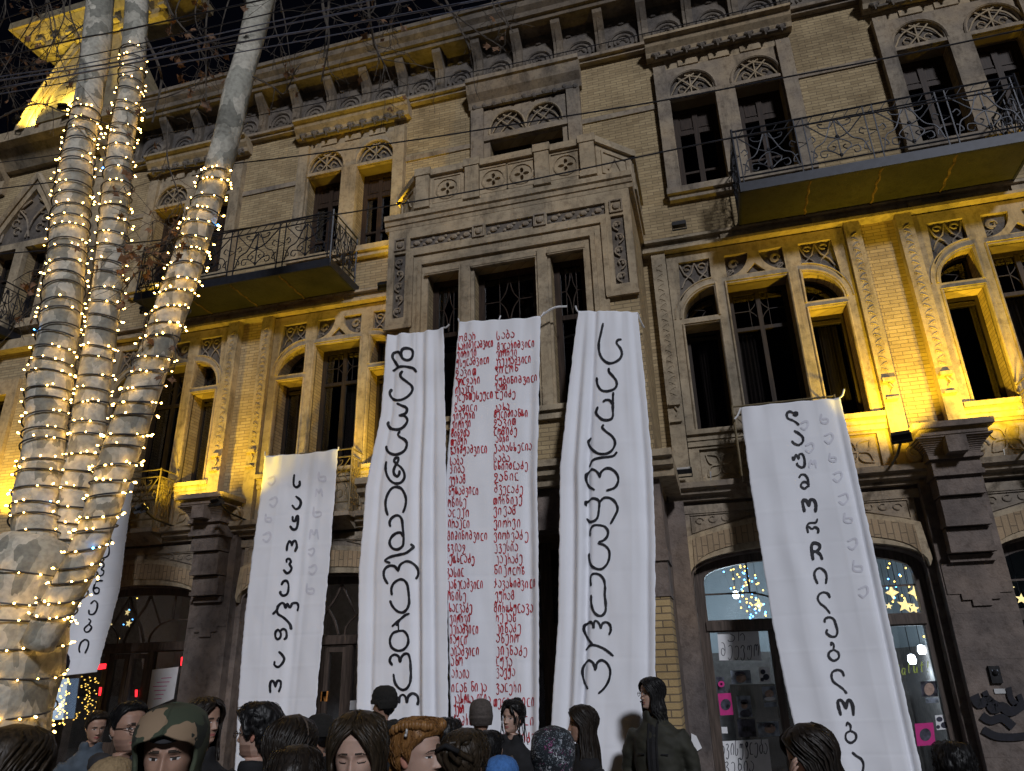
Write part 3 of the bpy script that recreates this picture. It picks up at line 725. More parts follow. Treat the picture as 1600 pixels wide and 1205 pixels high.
# --- shopfronts in the arches
def shopfront(cx, k, door):
    y = W+.16
    op = arch_open(cx, 1.395, n=24)
    m = Mb()
    inner_top = [(cx-1.27, 2.45), (cx+1.27, 2.45)] + [(cx+1.27*math.cos(PI*i/24), 2.92+.27*math.sin(PI*i/24)**.7) for i in range(25)]
    mul = (-.50, .50) if not door else (-.42, .42)
    lower = [rect(cx-1.27, cx+mul[0]-.05, .45, 2.30), rect(cx+mul[0]+.05, cx+mul[1]-.05, .25, 2.30), rect(cx+mul[1]+.05, cx+1.27, .45, 2.30)]
    m.plate(op, [inner_top]+lower, y, y+.10)
    root = m.build('shopfront', 'wood_door', bld)
    b = Mb()
    for q in (2.45, ): b.box(cx-1.3, cx+1.3, y-.03, y+.0, q-.13, q-.02)
    zc = 2.78
    b.tube([(cx-1.27, y+.05, zc), (cx-.62, y+.05, zc)], .016, 4); b.tube([(cx+1.27, y+.05, zc), (cx+.62, y+.05, zc)], .016, 4)
    b.tube([(cx-.70, y+.05, 3.16), (cx-.70, y+.05, zc)], .016, 4); b.tube([(cx+.70, y+.05, 3.16), (cx+.70, y+.05, zc)], .016, 4)
    for s in (-1, 1):
        b.tube(spline([(cx+s*.70, y+.05, zc), (cx+s*.48, y+.05, 2.72), (cx+s*.33, y+.05, 2.58), (cx+s*.30, y+.05, 2.45)], 5), .016, 4)
        b.tube([(cx+s*.47, y+.05, 2.73), (cx+s*.2, y+.05, 3.2)], .014, 4)
        if door:
            b.tube(spline([(cx+s*.2, y+.05, 2.46), (cx+s*.12, y+.05, 2.66), (cx, y+.05, 2.84)], 5), .02, 4)
            b.tube(spline([(cx+s*.2, y+.05, 3.18), (cx+s*.12, y+.05, 3.0), (cx, y+.05, 2.84)], 5), .02, 4)
    b.build('muntin', 'wood_door', root)
    Mb().plate(inner_top, [], y+.048, y+.052, back=True).build('pane', 'shop_glass', root)
    for r_ in lower: Mb().plate(r_, [], y+.048, y+.052, back=True).build('pane', 'shop_glass', root)
    if door:
        d = Mb()
        for x0 in (cx-.37, cx+.01):
            frame_rect(d, x0, x0+.36, .25, 2.28, .07, y+.02, y+.09); d.box(x0+.07, x0+.29, y+.03, y+.08, .32, 1.0)
        dr = d.build('door', 'wood_door', root)
        Mb().tube([(cx-.05, y-.01, 1.05), (cx-.05, y-.06, 1.1), (cx-.05, y-.06, 1.4), (cx-.05, y-.01, 1.45)], .012, 5).build('handle', 'pale_metal', dr)
    return root
for k, cx in enumerate(GA): shopfront(cx, k, k in (1, 3))
# rooms behind the shopfronts
def room(x0, x1, y1, zc, wall, floor_m):
    m = Mb(); m.box(x0, x1, y1, y1+.05, .1, zc); m.box(x0-.05, x0, W+.46, y1, .1, zc); m.box(x1, x1+.05, W+.46, y1, .1, zc); m.box(x0, x1, W+.46, y1, zc, zc+.05)
    r = m.build('room', wall, bld)
    Mb().box(x0, x1, W+.46, y1, .1, .125).build('room_floor', floor_m, r)
    wn = Mb(); wn.box(x0, x1, y1-.03, y1-.002, .13, 2.1); wn.box(x0+.002, x0+.03, W+.5, y1-.031, .13, 1.5); wn.box(x1-.03, x1-.002, W+.5, y1-.031, .13, 2.1)
    wn.build('wainscot', 'room_paint', r)
    return r
room(-.45, 2.75, 13.6, 3.75, 'plaster', 'wood')
room(3.0, 6.3, 13.6, 3.75, 'plaster', 'wood')
room(-7.4, -4.25, 13.2, 3.75, 'room_paint', 'wood'); room(-10.9, -7.7, 13.2, 3.75, 'room_paint', 'wood')

for xx, yy, pw, cl in ((-9.3, 12.0, 10, (1, .78, .55)), (-5.8, 12.0, 9, (1, .85, .7))):  # invented lamps, added to brighten the rooms behind the left doorways
    ld = bpy.data.lights.new('room_fill', 'POINT'); ld.energy = pw; ld.color = cl; ld.shadow_soft_size = .15
    lo = bpy.data.objects.new('room_fill', ld); col.objects.link(lo); lo.location = (xx, yy, 2.9)
    lt = Mb(); lt.ball((0, 0, .12), .07, 10, 7); lt.tube([(0, 0, .18), (0, 0, .85)], .006, 4); lt = lt.build('fill_lamp', 'fill_glow', None); lt.location = (xx, yy, 2.9)
    tag(lt, 'added fill lamp brightening the room behind the left doorway' if xx < -7 else 'added fill lamp brightening the dark doorway by the looping banner', 'lamp'); lo.parent = lt; lo.location = (0, 0, -.1)
# --- the bay
B = 8.3; BX0, BX1 = -4.08, -.52
BW = [(-3.44, -2.98), (-2.75, -1.87), (-1.66, -1.20)]
hl = [rect(a, b_, 4.97, 7.15) for a, b_ in BW]
m = Mb(); m.plate(rect(BX0, BX1, 4.0, 8.12), hl, B, B+.35, back=True)
m.build('bay_front', 'brick', bld)
m = Mb(); m.box(BX1-.3, BX1-.001, B+.351, W-.001, 4.0, 8.12); m.box(BX0+.001, BX0+.3, B+.351, W-.001, 4.0, 8.12); m.build_each('bay_side', 'brick', bld)
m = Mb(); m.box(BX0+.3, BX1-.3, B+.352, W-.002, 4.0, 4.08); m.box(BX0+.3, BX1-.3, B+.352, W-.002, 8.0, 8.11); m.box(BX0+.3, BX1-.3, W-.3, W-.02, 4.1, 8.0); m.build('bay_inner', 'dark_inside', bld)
m = Mb()
fr_out = [(BX0, 6.25), (BX0, 8.0), (BX1, 8.0), (BX1, 6.25), (-.92, 6.25), (-.92, 5.0), (-1.10, 5.0), (-1.10, 7.28), (-3.52, 7.28), (-3.52, 5.0), (-3.70, 5.0), (-3.70, 6.25)]
# stone facing: a stepped frame round the three windows
m.plate([(BX0, 6.38), (BX0, 8.02), (BX1, 8.02), (BX1, 6.38), (-.90, 6.38), (-.90, 4.98), (-3.70, 4.98), (-3.70, 6.38)][::-1], hl+[rect(-3.98, -3.80, 6.55, 7.6), rect(-.80, -.62, 6.55, 7.6), rect(-3.74, -2.78, 7.66, 7.84), rect(-2.58, -1.88, 7.66, 7.84), rect(-1.68, -.86, 7.66, 7.84)], B-.05, B+.005)
m.build('bay_facing', 'trim', bld)
r = Mb()
def strip(pts, y, t): r.tube([(x, y, z) for x, z in pts], t, 4)
def band(pts, wd, y0, y1):
    for (x0, z0), (x1, z1) in zip(pts[:-1], pts[1:]):
        if abs(x0-x1) < 1e-6: r.box(x0-wd/2, x0+wd/2, y0, y1, min(z0, z1)-wd/2, max(z0, z1)+wd/2)
        else: r.box(min(x0, x1)-wd/2, max(x0, x1)+wd/2, y0+.0015, y1, z0-wd/2, z0+wd/2)
band([(-3.70, 6.42), (-3.70, 7.55), (-.90, 7.55), (-.90, 6.42)], .07, B-.085, B-.049)
band([(BX0+.02, 6.40), (-3.70, 6.40)], .06, B-.083, B-.049); band([(-.90, 6.40), (BX1-.02, 6.40)], .06, B-.083, B-.049)
band([(-3.56, 5.0), (-3.56, 7.36), (-1.06, 7.36), (-1.06, 5.0)], .06, B-.10, B-.049)
band([(-2.865, 5.0), (-2.865, 7.2)], .14, B-.08, B-.049); band([(-1.765, 5.0), (-1.765, 7.2)], .14, B-.08, B-.049)
for a, b_ in BW:
    r.box(a-.03, b_+.03, B-.12, B-.10, 7.15, 7.20)
r.build('bay_moulding', 'trim', bld)
bp = Mb()
for q in (rect(-3.98, -3.80, 6.55, 7.6), rect(-.80, -.62, 6.55, 7.6), rect(-3.74, -2.78, 7.66, 7.84), rect(-2.58, -1.88, 7.66, 7.84), rect(-1.68, -.86, 7.66, 7.84)): bp.plate(q, [], B-.012, B+.004)
bp.build_each('ornament_panel', 'panel', bld)
o = Mb()
for x in (-3.89, -.71):
    for k in range(5):
        z = 6.65+k*.2; sg = 1 if k % 2 else -1
        o.tube(spline([(x, B-.03, z-.08), (x+.06*sg, B-.04, z-.02), (x+.04*sg, B-.04, z+.05), (x-.03*sg, B-.04, z+.05), (x-.02*sg, B-.04, z)], 4), .014, 4)
        o.ball((x+.03*sg, B-.03, z+.02), .03, 6, 4, (1, .6, 1.2))
for (xa, xb) in ((-3.74, -2.78), (-2.58, -1.88), (-1.68, -.86)):
    n = int((xb-xa)/.19)
    for k in range(n):
        x = xa+(xb-xa)*(k+.5)/n
        o.ball((x, B-.025, 7.75), .045, 6, 5, (1.3, .6, .9)); o.ball((x+.07, B-.025, 7.79), .025, 5, 4, (1, .6, 1)); o.ball((x-.07, B-.025, 7.71), .025, 5, 4, (1, .6, 1))
for x in (-2.68, -1.78, -3.89, -.71):
    frame_rect(o, x-.09, x+.09, 7.65, 7.85, .02, B-.075, B-.051); o.ball((x, B-.06, 7.75), .055, 8, 5, (1, .5, 1))
o.build_each('bay_carving', 'trim_dim', bld)
for i, (a, b_) in enumerate(BW):
    sash(a, b_, 4.97, 7.15, B+.16, (), (.60,), t=.085, mat='wood_red', lattice=True, curt=[(.1, .5, .6)] if i == 1 else None)
m = Mb()                                              # bay cornices top and bottom, sill
m.prism_x([(B+.01, 8.02), (B-.055, 8.02), (B-.065, 8.08), (B-.085, 8.09), (B-.095, 8.15), (B-.125, 8.17), (B-.125, 8.25), (B+.3, 8.28), (B+.3, 8.02)], BX0-.06, BX1+.06)
m.box(BX1+.001, BX1+.06, B+.301, W, 8.10, 8.27); m.box(BX0-.06, BX0-.001, B+.301, W, 8.10, 8.27); m.box(BX0, BX1, B+.3, W, 8.121, 8.27)
m.box(BX0+.3, BX1-.3, B-.12, B+.1, 4.90, 4.968); m.box(BX0+.4, BX1-.4, B-.07, B+.02, 4.80, 4.90)
m.prism_x([(B+.01, 3.94), (B-.10, 3.94), (B-.12, 4.02), (B-.2, 4.05), (B-.22, 4.12), (B-.28, 4.14), (B-.28, 4.22), (B+.01, 4.26)], BX0-.2, BX1+.2)
m.box(BX1+.001, BX1+.2, B+.01, W-.34, 4.02, 4.22); m.box(BX0-.2, BX0-.001, B+.01, W-.34, 4.02, 4.22)
m.build_each('bay_cornice', 'trim', bld)
# balustrade with cut corners
def bal_seg(p0, p1, posts=True, quat=1):
    a, b_ = Vector((*p0, 0)), Vector((*p1, 0)); L = (b_-a).length; ang = math.atan2(b_.y-a.y, b_.x-a.x)
    M = Matrix.Translation((a.x, a.y, 8.28)) @ Matrix.Rotation(ang, 4, 'Z')
    s = Mb(); zt = .58
    hol = []
    cs = [L*(i+.5)/quat for i in range(quat)] if quat else []
    for c in cs:
        for k in range(4):
            cx_, cz_ = c+.065*math.cos(k*PI/2), .31+.065*math.sin(k*PI/2)
            hol.append([(cx_+.036*math.cos(t)*(1.3 if k % 2 == 0 else .8), cz_+.036*math.sin(t)*(1.3 if k % 2 else .8)) for t in np.linspace(0, 2*PI, 11)[:-1]])
    s.plate(rect(0, L, 0, zt), hol, -.04, .04, back=True)
    for c in cs: 
        s.tube([(c+.17*math.cos(t), -.045, .31+.17*math.sin(t)) for t in np.linspace(0, 2*PI, 17)[:-1]], .016, 4, closed=True)
        frame_rect(s, c-.23, c+.23, .08, .54, .02, -.055, -.039)
    if not cs: frame_rect(s, .08, L-.08, .1, .5, .03, -.06, -.039); s.tube([(L*.3, -.05, .2), (L*.5, -.05, .42), (L*.7, -.05, .2)], .015, 4)
    s.box(-.06, L+.06, -.09, .09, zt, zt+.11); s.box(-.03, L+.03, -.07, .07, .0, .06)
    s.v = [tuple(M @ Vector(p)) for p in s.v]; return s
YB = B-.02
segs = [((-3.46, YB), (-2.86, YB), 1), ((-2.66, YB), (-1.80, YB), 2), ((-1.60, YB), (-1.13, YB), 1), ((-.95, YB), (-.50, YB+.44), 0), ((BX0-.02, YB+.44), (-3.62, YB), 0), ((-.50, YB+.44), (-.50, W-.13), 2), ((BX0-.02, W-.13), (BX0-.02, YB+.44), 2)]
al = Mb()
for a, b_, q in segs:
    s = bal_seg(a, b_, quat=q); al.add(s.v, s.f)
for x, y in ((-3.54, YB), (-2.76, YB), (-1.70, YB), (-1.04, YB)):
    al.box(x-.105, x+.105, y-.11, y+.11, 8.28, 8.865); al.box(x-.125, x+.125, y-.125, y+.125, 8.866, 8.995); al.box(x-.12, x+.12, y-.125, y+.125, 8.281, 8.37)
al.build_each('balustrade', 'trim', bld)
# piers under the bay
m = Mb()
for x0, x1 in ((BX1-.34, BX1), (BX0, BX0+.34)):
    m.box(x0, x1, B, B+.5, 0, 2.62)
m.build_each('bay_pier', 'brick_pier', bld)
m = Mb()
for x0, x1 in ((BX1-.36, BX1+.015), (BX0-.015, BX0+.36)):
    m.box(x0, x1, B-.02, B+.52, 2.62, 3.0)
    m.box(x0-.02, x1+.02, B-.05, B+.56, 3.0, 3.12); m.box(x0, x1, B+.001, B+.5, 3.12, 3.94)
m.box(BX0+.36, BX1-.36, B+.05, B+.4, 3.45, 3.94)
m.build_each('bay_pier_head', 'basalt', bld)
m = Mb()
for x0, x1 in ((BX1-.34, BX1-.02), (BX0+.02, BX0+.34)): m.box(x0, x1, B+.52, W-.15, 0, 3.94)
m.build_each('bay_side_wall', 'basalt', bld)
# door in the recess under the bay
y = W+.18; m = Mb()
m.plate(rect(CX-1.3, CX+1.3, .16, 3.6), [rect(CX-1.18, CX-.08, 2.5, 3.5), rect(CX+.08, CX+1.18, 2.5, 3.5), rect(CX-1.18, CX-.08, .9, 2.3), rect(CX+.08, CX+1.18, .9, 2.3)], y, y+.1)
for s in (-1, 1):
    c = CX+s*.63
    for sx in (-1, 1):
        m.tube(spline([(c, y+.05, 2.5), (c+sx*.1, y+.05, 2.75), (c+sx*.3, y+.05, 3.0)], 5), .022, 4); m.tube([(c+sx*.3, y+.05, 3.0), (c, y+.05, 3.35)], .022, 4)
        m.tube([(c+sx*.3, y+.05, 3.0), (c+sx*.55, y+.05, 3.0)], .018, 4)
    m.tube([(c, y+.05, 3.35), (c, y+.05, 3.5)], .022, 4)
dr = m.build('entrance_door', 'wood_door', bld)
Mb().box(CX-1.25, CX+1.25, y+.048, y+.052, .2, 3.55).build('pane', 'window_glass', dr)

# --- tower at the left end
TW = 9.7; th = []
tl = [(TX-.75, 8.6), (TX-.12, 8.6), (TX-.12, 10.35), (TX-.75, 10.35)]; tr = [(TX+.12, 8.6), (TX+.75, 8.6), (TX+.75, 10.35), (TX+.12, 10.35)]
t2 = [rect(TX-.62, TX-.1, 4.97, 7.0), rect(TX+.1, TX+.62, 4.97, 7.0)]
m = Mb(); m.plate([(-17.3, 0), (-11.3, 0), (-11.3, 12.9), (-17.3, 12.9)], [tl, tr]+t2+[rect(TX-.9, TX+.9, .2, 3.1)], TW, TW+.5, back=True); m.box(-11.31, -11.29, TW, W+.3, 0, 12.9)
m.build('tower_wall', 'brick', bld)
m = Mb()
def ogive(hw, zb, zt, n=9): return [(TX-hw+hw*math.sin(PI/2*i/n)**1.25, zb+(zt-zb)*(math.sin(PI/2*i/n))) for i in range(n+1)] + [(TX+hw-hw*math.sin(PI/2*(n-i)/n)**1.25, zb+(zt-zb)*(math.sin(PI/2*(n-i)/n))) for i in range(1, n+1)]
o1, o2 = ogive(1.02, 10.5, 12.2), ogive(.82, 10.5, 11.85)
m.plate([(TX+1.02, 8.5), (TX+1.02, 10.5)] + o1[::-1] + [(TX-1.02, 8.5)], [tl, tr, o2], TW-.1, TW+.005)
m.tube([(x, TW-.12, z) for x, z in o1], .07, 6)
m.box(TX-1.1, TX+1.1, TW-.16, TW, 8.38, 8.5)
m.plate(rect(TX-.85, TX+.85, 4.85, 7.3), t2, TW-.08, TW+.005); m.box(TX-1.0, TX+1.0, TW-.16, TW, 4.72, 4.85)
for zz in (4.0, 7.9): m.box(-17.3, -11.28, TW-.2, TW+.004, zz, zz+.2)
m.box(-11.6, -11.26, TW-.1, TW+.003, 4.2, 12.5)
m.build('tower_trim', 'trim', bld)
Mb().plate(o2, [], TW-.01, TW+.004).build('ornament_panel', 'panel', bld)
o = Mb()
for s in (-1, 1):
    o.tube(spline([(TX+s*.7, TW-.03, 10.65), (TX+s*.6, TW-.05, 11.2), (TX+s*.1, TW-.05, 11.6)], 6), .03, 5)
    o.tube(spline([(TX-s*.05, TW-.03, 10.65), (TX+s*.1, TW-.05, 11.1), (TX+s*.38, TW-.05, 11.4)], 6), .025, 5)
    for k in range(4): o.tube([(TX+s*(.3+.1*(k % 2))+.09*math.cos(t), TW-.04, 10.85+k*.22+.08*math.sin(t)) for t in np.linspace(0, 5, 10)], .018, 4)
o.build_each('panel_carving', 'trim_dim', bld)
for r_ in (tl, tr): sash(r_[0][0], r_[1][0], 8.6, 10.35, TW+.2, (), (.7,))
for r_ in t2: sash(r_[0][0], r_[1][0], 4.97, 7.0, TW+.2, (), (.75,))
m = Mb(); m.prism_x([(TW, 12.5), (TW-.12, 12.5), (TW-.42, 12.85), (TW-.6, 12.88), (TW-.62, 13.10), (TW+1, 13.11)], -17.4, -11.0)
for x in (-16.6, -15.9, -14.3, -12.4, -11.5): m.prism_x([(TW, 11.95), (TW-.08, 11.95), (TW-.12, 12.1), (TW-.1, 12.3), (TW-.32, 12.5), (TW-.44, 12.84), (TW, 12.84)], x-.09, x+.09)
m.build('tower_cornice', 'trim', bld)
rg = []
for z, xl, xr, y0, y1 in ((13.1, -13.80, -10.6, 9.25, 10.2), (13.5, -13.76, -10.64, 9.26, 10.2), (14.0, -13.60, -10.8, 9.27, 10.15), (14.5, -13.38, -11.0, 9.28, 10.1), (15.0, -13.12, -11.25, 9.29, 10.05), (15.4, -12.88, -11.45, 9.30, 10.0), (15.75, -12.74, -11.55, 9.30, 9.95)):
    rg.append([(xl, y0, z), (xr, y0, z), (xr, y1, z), (xl, y1, z)])
m = Mb(); m.loft(rg)
roof = m.build('tower_roof', 'roofing', bld)
m = Mb()
for k in (0, 1): m.tube([p[k] for p in rg], .055, 6)
m.tube([(p[0][0]+.28, p[0][1]-.02, p[0][2]) for p in rg[:-1]], .02, 5)
m.ball((-12.35, 9.22, 13.75), .62, 16, 12, (1.0, .28, .95)); m.box(-13.0, -11.7, 9.05, 9.3, 13.11, 13.5)
m.tube([(-12.35+.72*math.cos(t), 9.2, 13.6+.75*math.sin(t)) for t in np.linspace(.1, 3.04, 14)], .06, 6)
m.build('roof_dormer', 'roofing', roof)
m = Mb()
m.loft([[(-12.05-hx, y0, z), (-12.05+hx, y0, z), (-12.05+hx, y1, z), (-12.05-hx, y1, z)] for hx, y0, y1, z in ((1.7, 9.22, 9.75, 15.60), (1.8, 9.18, 9.78, 15.66), (1.82, 9.17, 9.78, 15.80), (2.05, 9.02, 9.85, 15.95), (2.3, 8.92, 9.9, 16.1), (2.4, 8.88, 9.92, 16.12), (2.4, 8.88, 9.92, 16.32))])
for k in range(9): m.box(-13.72+k*.42, -13.55+k*.42, 9.05, 9.17, 15.70, 15.79)
m.build('roof_cap', 'roofing', roof)
# ================================================================== BANNERS
def lerp_poly(pts, t):
    L = [0]
    for a, b_ in zip(pts[:-1], pts[1:]): L.append(L[-1]+math.dist(a, b_))
    d = t*L[-1]
    for i in range(len(pts)-1):
        if d <= L[i+1] or i == len(pts)-2:
            f = (d-L[i])/(L[i+1]-L[i]); a, b_ = pts[i], pts[i+1]
            return (a[0]+(b_[0]-a[0])*f, a[1]+(b_[1]-a[1])*f)
class Banner:
    def __init__(s, left, right, ytop, ybot, fold, seed):
        s.left, s.right, s.fold, s.seed = left, right, fold, seed
        s.zt = at(*left[0], ytop).z; s.yt = ytop
        zb = at(*left[-1], ybot).z; s.k = (ytop-ybot)/(s.zt-zb)
        s.n = Vector((0, -1, s.k)).normalized()
        a = [s.hit(*p) for p in left]
    def hit(s, u, v):
        d = ray(u, v); t = (s.yt + s.k*(EYE.z-s.zt))/(d.y-s.k*d.z); return EYE+d*t
    def st(s, u, v):
        r = .5
        for _ in range(8):
            a = lerp_poly(s.left, r); b_ = lerp_poly(s.right, r)
            q = (u-a[0])/(b_[0]-a[0]); vv = a[1]+(b_[1]-a[1])*q
            r += (v-vv)/700
        return q, r
    def disp(s, q, r):
        z = noise.noise(Vector((q*2.3+s.seed, r*1.7, s.seed)))*.022 + noise.noise(Vector((q*9+s.seed, r*6, s.seed)))*.006
        z += noise.noise(Vector((q*.9+s.seed*3, r*9, 4.2)))*.010*max(0, 1-3*r)
        for k in (1, 2, 3): z += .0035*math.exp(-abs(q-k/4-.01*math.sin(s.seed+k))/.012)*(1 if k % 2 else -1)
        for k in range(1, 11): z += .0032*math.exp(-abs(r-k/11-.004*math.sin(s.seed*2+k))/.0035)*(1 if k % 2 else -1)
        e = math.exp(-r*14); z += .016*e*math.sin((q-.5)*26+s.seed)*(abs(q-.5)*2)**.5
        z += .009*noise.noise(Vector((q*5.5-r*7+s.seed, r*3.5+q*1.5, s.seed+9)))
        for (c, wd, am, sl) in s.fold:
            z += am*math.exp(-((q-c-sl*r)/wd)**2)*min(1, .25+2*r)
        return z
    def pt(s, u, v, off=0):
        q, r = s.st(u, v); return s.hit(u, v)+s.n*(s.disp(q, r)+off)
    def cloth(s, parent, nu=64, nv=240):
        g = []
        for j in range(nv+1):
            r = j/nv; a = lerp_poly(s.left, r); b_ = lerp_poly(s.right, r); row = []
            for i in range(nu+1):
                q = i/nu; e = 0
                if i in (0, nu): e = .2*math.sin(j*1.3+s.seed)+noise.noise(Vector((j*.16, s.seed, i)))*1.2
                u = a[0]+(b_[0]-a[0])*q+e; v = a[1]+(b_[1]-a[1])*q
                if j == 0: v += 2.2*math.sin(q*PI)*(.6)+noise.noise(Vector((q*5, s.seed, 0)))*1.5
                row.append(s.hit(u, v)+s.n*s.disp(q, r))
            g.append(row)
        f = Mb().loft(g, False, False, close=False)
        o = f.build('cloth', 'cloth', parent, smooth=True)
        md = o.modifiers.new('solid', 'SOLIDIFY'); md.thickness = .003; md.offset = 0
        return o
def stroke(mb, bn, pts, wd, k=6, off=.009):
    P = spline([(x, y, 0) for x, y in pts], k) if len(pts) > 2 else [Vector((x, y, 0)) for x, y in pts]
    if len(P) < 2: return
    L = []; Rr = []
    for i, p in enumerate(P):
        t = P[min(i+1, len(P)-1)]-P[max(i-1, 0)]
        t = t.normalized() if t.length > 0 else Vector((1, 0, 0)); nn = Vector((-t.y, t.x, 0))
        f = wd*.5*(1+.30*noise.noise(Vector((p.x*.11, p.y*.11, wd)))+.12*noise.noise(Vector((p.x*.6, p.y*.6, 3.3))))
        if i == 0 or i == len(P)-1: f *= .62; p = p+t*(wd*.28 if i else -wd*.28)
        L.append(bn.pt(*(p+nn*f)[:2], off)); Rr.append(bn.pt(*(p-nn*f)[:2], off))
    mb.add(L+Rr, [(i, i+1, len(P)+i+1, len(P)+i) for i in range(len(P)-1)])
def tile(tx, ty, s): return [[(tx+x/10, ty+y/10) for x, y in l] for l in s]
def mk_banner(label, bn, strokes, mat='paint_black', extra=None, ties=()):
    c = bn.hit(*[(a+b_)/2 for a, b_ in zip(bn.left[0], bn.right[0])])
    root = empty('banner', (0, 0, 0)); tag(root, label, 'banner', 'white cloth banners hung from the facade')
    bn.cloth(root)
    m = Mb()
    for wd, st in strokes:
        for l in st: stroke(m, bn, l, wd)
    m.build('lettering', mat, root)
    if extra: extra(root)
    t = Mb()
    for (u0, v0), (u1, v1), dy in ties:
        a = bn.pt(u0, v0, .004); b_ = at(u1, v1, bn.yt+dy); mid = (a+b_)/2-Vector((0, 0, .02))
        t.tube(spline([a, mid, b_], 5), .012, 5)
    if ties: t.build('tie', 'paper', root)
    return root

B1 = Banner([(605, 523), (596, 645), (572, 760), (561, 890), (558, 1100), (556, 1235)], [(694, 513), (696, 650), (698, 770), (700, 890), (701, 1235)], 8.12, 7.1, [(.62, .05, -.05, .06), (.80, .05, -.06, .03), (.16, .035, -.03, -.03), (.7, .05, .035, .05)], 1.3)
s1 = tile(560, 530, [
 [(905,510),(860,460),(780,437),(700,432),(620,447),(540,485)],
 [(625,432),(570,350),(530,280),(545,215),(600,195),(650,225),(690,300),(750,330),(820,310),(852,240),(838,170),(770,142),(700,165),(675,225),(690,290)],
 [(690,510),(660,560),(680,610),(760,670),(830,730),(845,790),(810,860),(740,920),(650,955),(570,950),(510,900),(490,840),(515,785)],
 [(610,1010),(680,1040),(745,1070),(760,1110),(735,1160),(660,1185)],
 [(640,1190),(720,1200),(765,1260),(740,1330),(670,1395),(580,1415),(500,1390),(460,1330),(468,1290)]])
s1 += tile(560, 650, [
 [(645,245),(620,290),(650,330),(720,370),(755,430),(730,520),(660,580),(570,605),(490,580),(440,520),(430,470)],
 [(436,720),(425,800),(440,900),(490,1000),(570,1050),(660,1035),(715,960),(705,870),(660,800),(600,750),(560,705),(580,660),(622,655),(618,705),(580,770),(550,850),(560,910),(600,940),(632,910),(640,858)]])
s1 += tile(560, 770, [
 [(455,345),(430,250),(425,130),(460,20),(520,-70),(590,-95),(665,-70),(720,20),(740,120),(725,220),(695,300)],
 [(495,520),(485,460),(520,390),(590,350),(650,372),(680,440),(690,540),(700,640),(705,740),(690,830),(620,880),(540,870),(490,810),(490,740),(530,670),(600,625),(660,625),(695,685)],
 [(820,805),(850,840),(800,900),(730,945),(620,970),(520,990),(440,1030),(420,1068),(485,1090)]])
s1 += tile(560, 890, [
 [(450,215),(405,130),(395,50),(420,-20),(480,-62),(560,-55),(605,0),(622,18)], [(622,15),(650,-70),(740,-128),(830,-110),(900,-40),(920,50),(885,130)],
 [(520,390),(512,300),(550,210),(640,155),(710,165),(760,230),(780,330),(790,440),(790,540),(750,630),(680,670),(600,645),(530,570),(495,490)],
 [(790,690),(720,720),(640,790),(570,850),(530,885)], [(650,790),(600,870)], [(622,830),(628,958)],
 [(628,958),(540,995),(492,1100),(520,1215),(620,1268),(720,1240),(780,1150),(770,1040),(710,962),(628,958)]])
s1 += tile(560, 1010, [
 [(525,290),(490,230),(510,160),(570,130),(630,162),(650,240),(672,170),(720,122),(780,122),(810,200),(820,330),(825,450),(810,580),(760,660),(690,680),(620,640),(570,560),(550,440)],
 [(505,890),(530,820),(580,790),(622,820),(640,880),(645,800),(690,757),(740,790),(765,880),(785,790),(850,737),(908,770),(925,840),(912,905)],
 [(640,1165),(750,1132),(860,1150),(920,1210)]])
mk_banner('tall white banner left of the red lettered one with big looping black letters', B1, [(4.1, s1)], ties=[((694, 514), (702, 507), -.05)])
B2 = Banner([(903, 484), (888, 610), (875, 730), (874, 850), (872, 970), (864, 1090), (856, 1235)], [(996, 487), (1009, 610), (1020, 730), (1024, 850), (1024, 970), (1024, 1235)], 8.12, 6.95, [(.12, .05, -.05, .05), (.30, .035, -.06, -.02), (.2, .05, .04, .0), (.9, .04, -.04, .02)], 5.1)
s2 = tile(870, 490, [[(725,170),(690,330),(660,480),(670,620),(720,720),(810,785),(900,780),(980,730),(1020,650),(1000,560),(940,480),(960,430),(1005,415)],
 [(815,870),(820,920),(880,990),(930,1060),(940,1130),(900,1190),(800,1222),(700,1205),(640,1120),(625,1010)]])
s2 += tile(870, 610, [[(885,50),(880,170),(880,300),(880,415),(840,465),(730,470),(650,410),(615,350),(640,270)], [(730,185),(770,160),(830,168),(870,225)],
 [(730,550),(715,590),(770,650),(860,720),(910,800),(905,880),(850,960),(760,1000),(650,990),(560,930),(500,840),(490,780),(525,730)],
 [(940,980),(890,1030),(800,1048),(690,1058),(600,1075),(540,1110),(510,1170)]])
s2 += tile(870, 730, [[(585,355),(510,300),(455,200),(460,95),(530,35),(600,52),(655,110),(675,160)], [(675,160),(692,90),(760,32),(830,27),(910,75),(960,160),(955,250),(900,330),(785,370)],
 [(445,585),(455,530),(540,490),(620,500),(665,545),(660,650),(640,780),(590,840),(520,850),(465,790)], [(670,550),(730,492),(810,482),(890,525),(940,600),(950,680),(900,790),(845,885)],
 [(515,1060),(520,980),(570,920),(650,907),(750,932),(800,1000),(790,1080),(740,1140),(660,1175)]])
s2 += tile(870, 850, [[(650,-5),(740,20),(810,90),(825,190),(790,310),(710,390),(620,390),(540,340),(500,230),(493,140)],
 [(535,650),(525,560),(540,492),(600,467),(680,490),(740,570),(755,680),(750,800),(765,930),(760,1050),(710,1120),(640,1120),(580,1060),(545,950),(538,810)]])
s2 += tile(870, 970, [[(820,215),(845,150),(830,62),(770,22),(712,52),(692,118),(670,60),(630,14),(592,24),(580,118),(560,50),(510,22),(440,52),(420,120),(440,200),(500,300),(560,375)],
 [(450,440),(520,392),(600,387),(720,430),(810,490),(880,550)],
 [(485,1065),(420,940),(395,800),(420,685),(490,622),(560,652),(595,720),(605,770)], [(605,770),(630,672),(690,622),(760,642),(820,720),(840,820),(810,950),(740,1060),(660,1135)]])
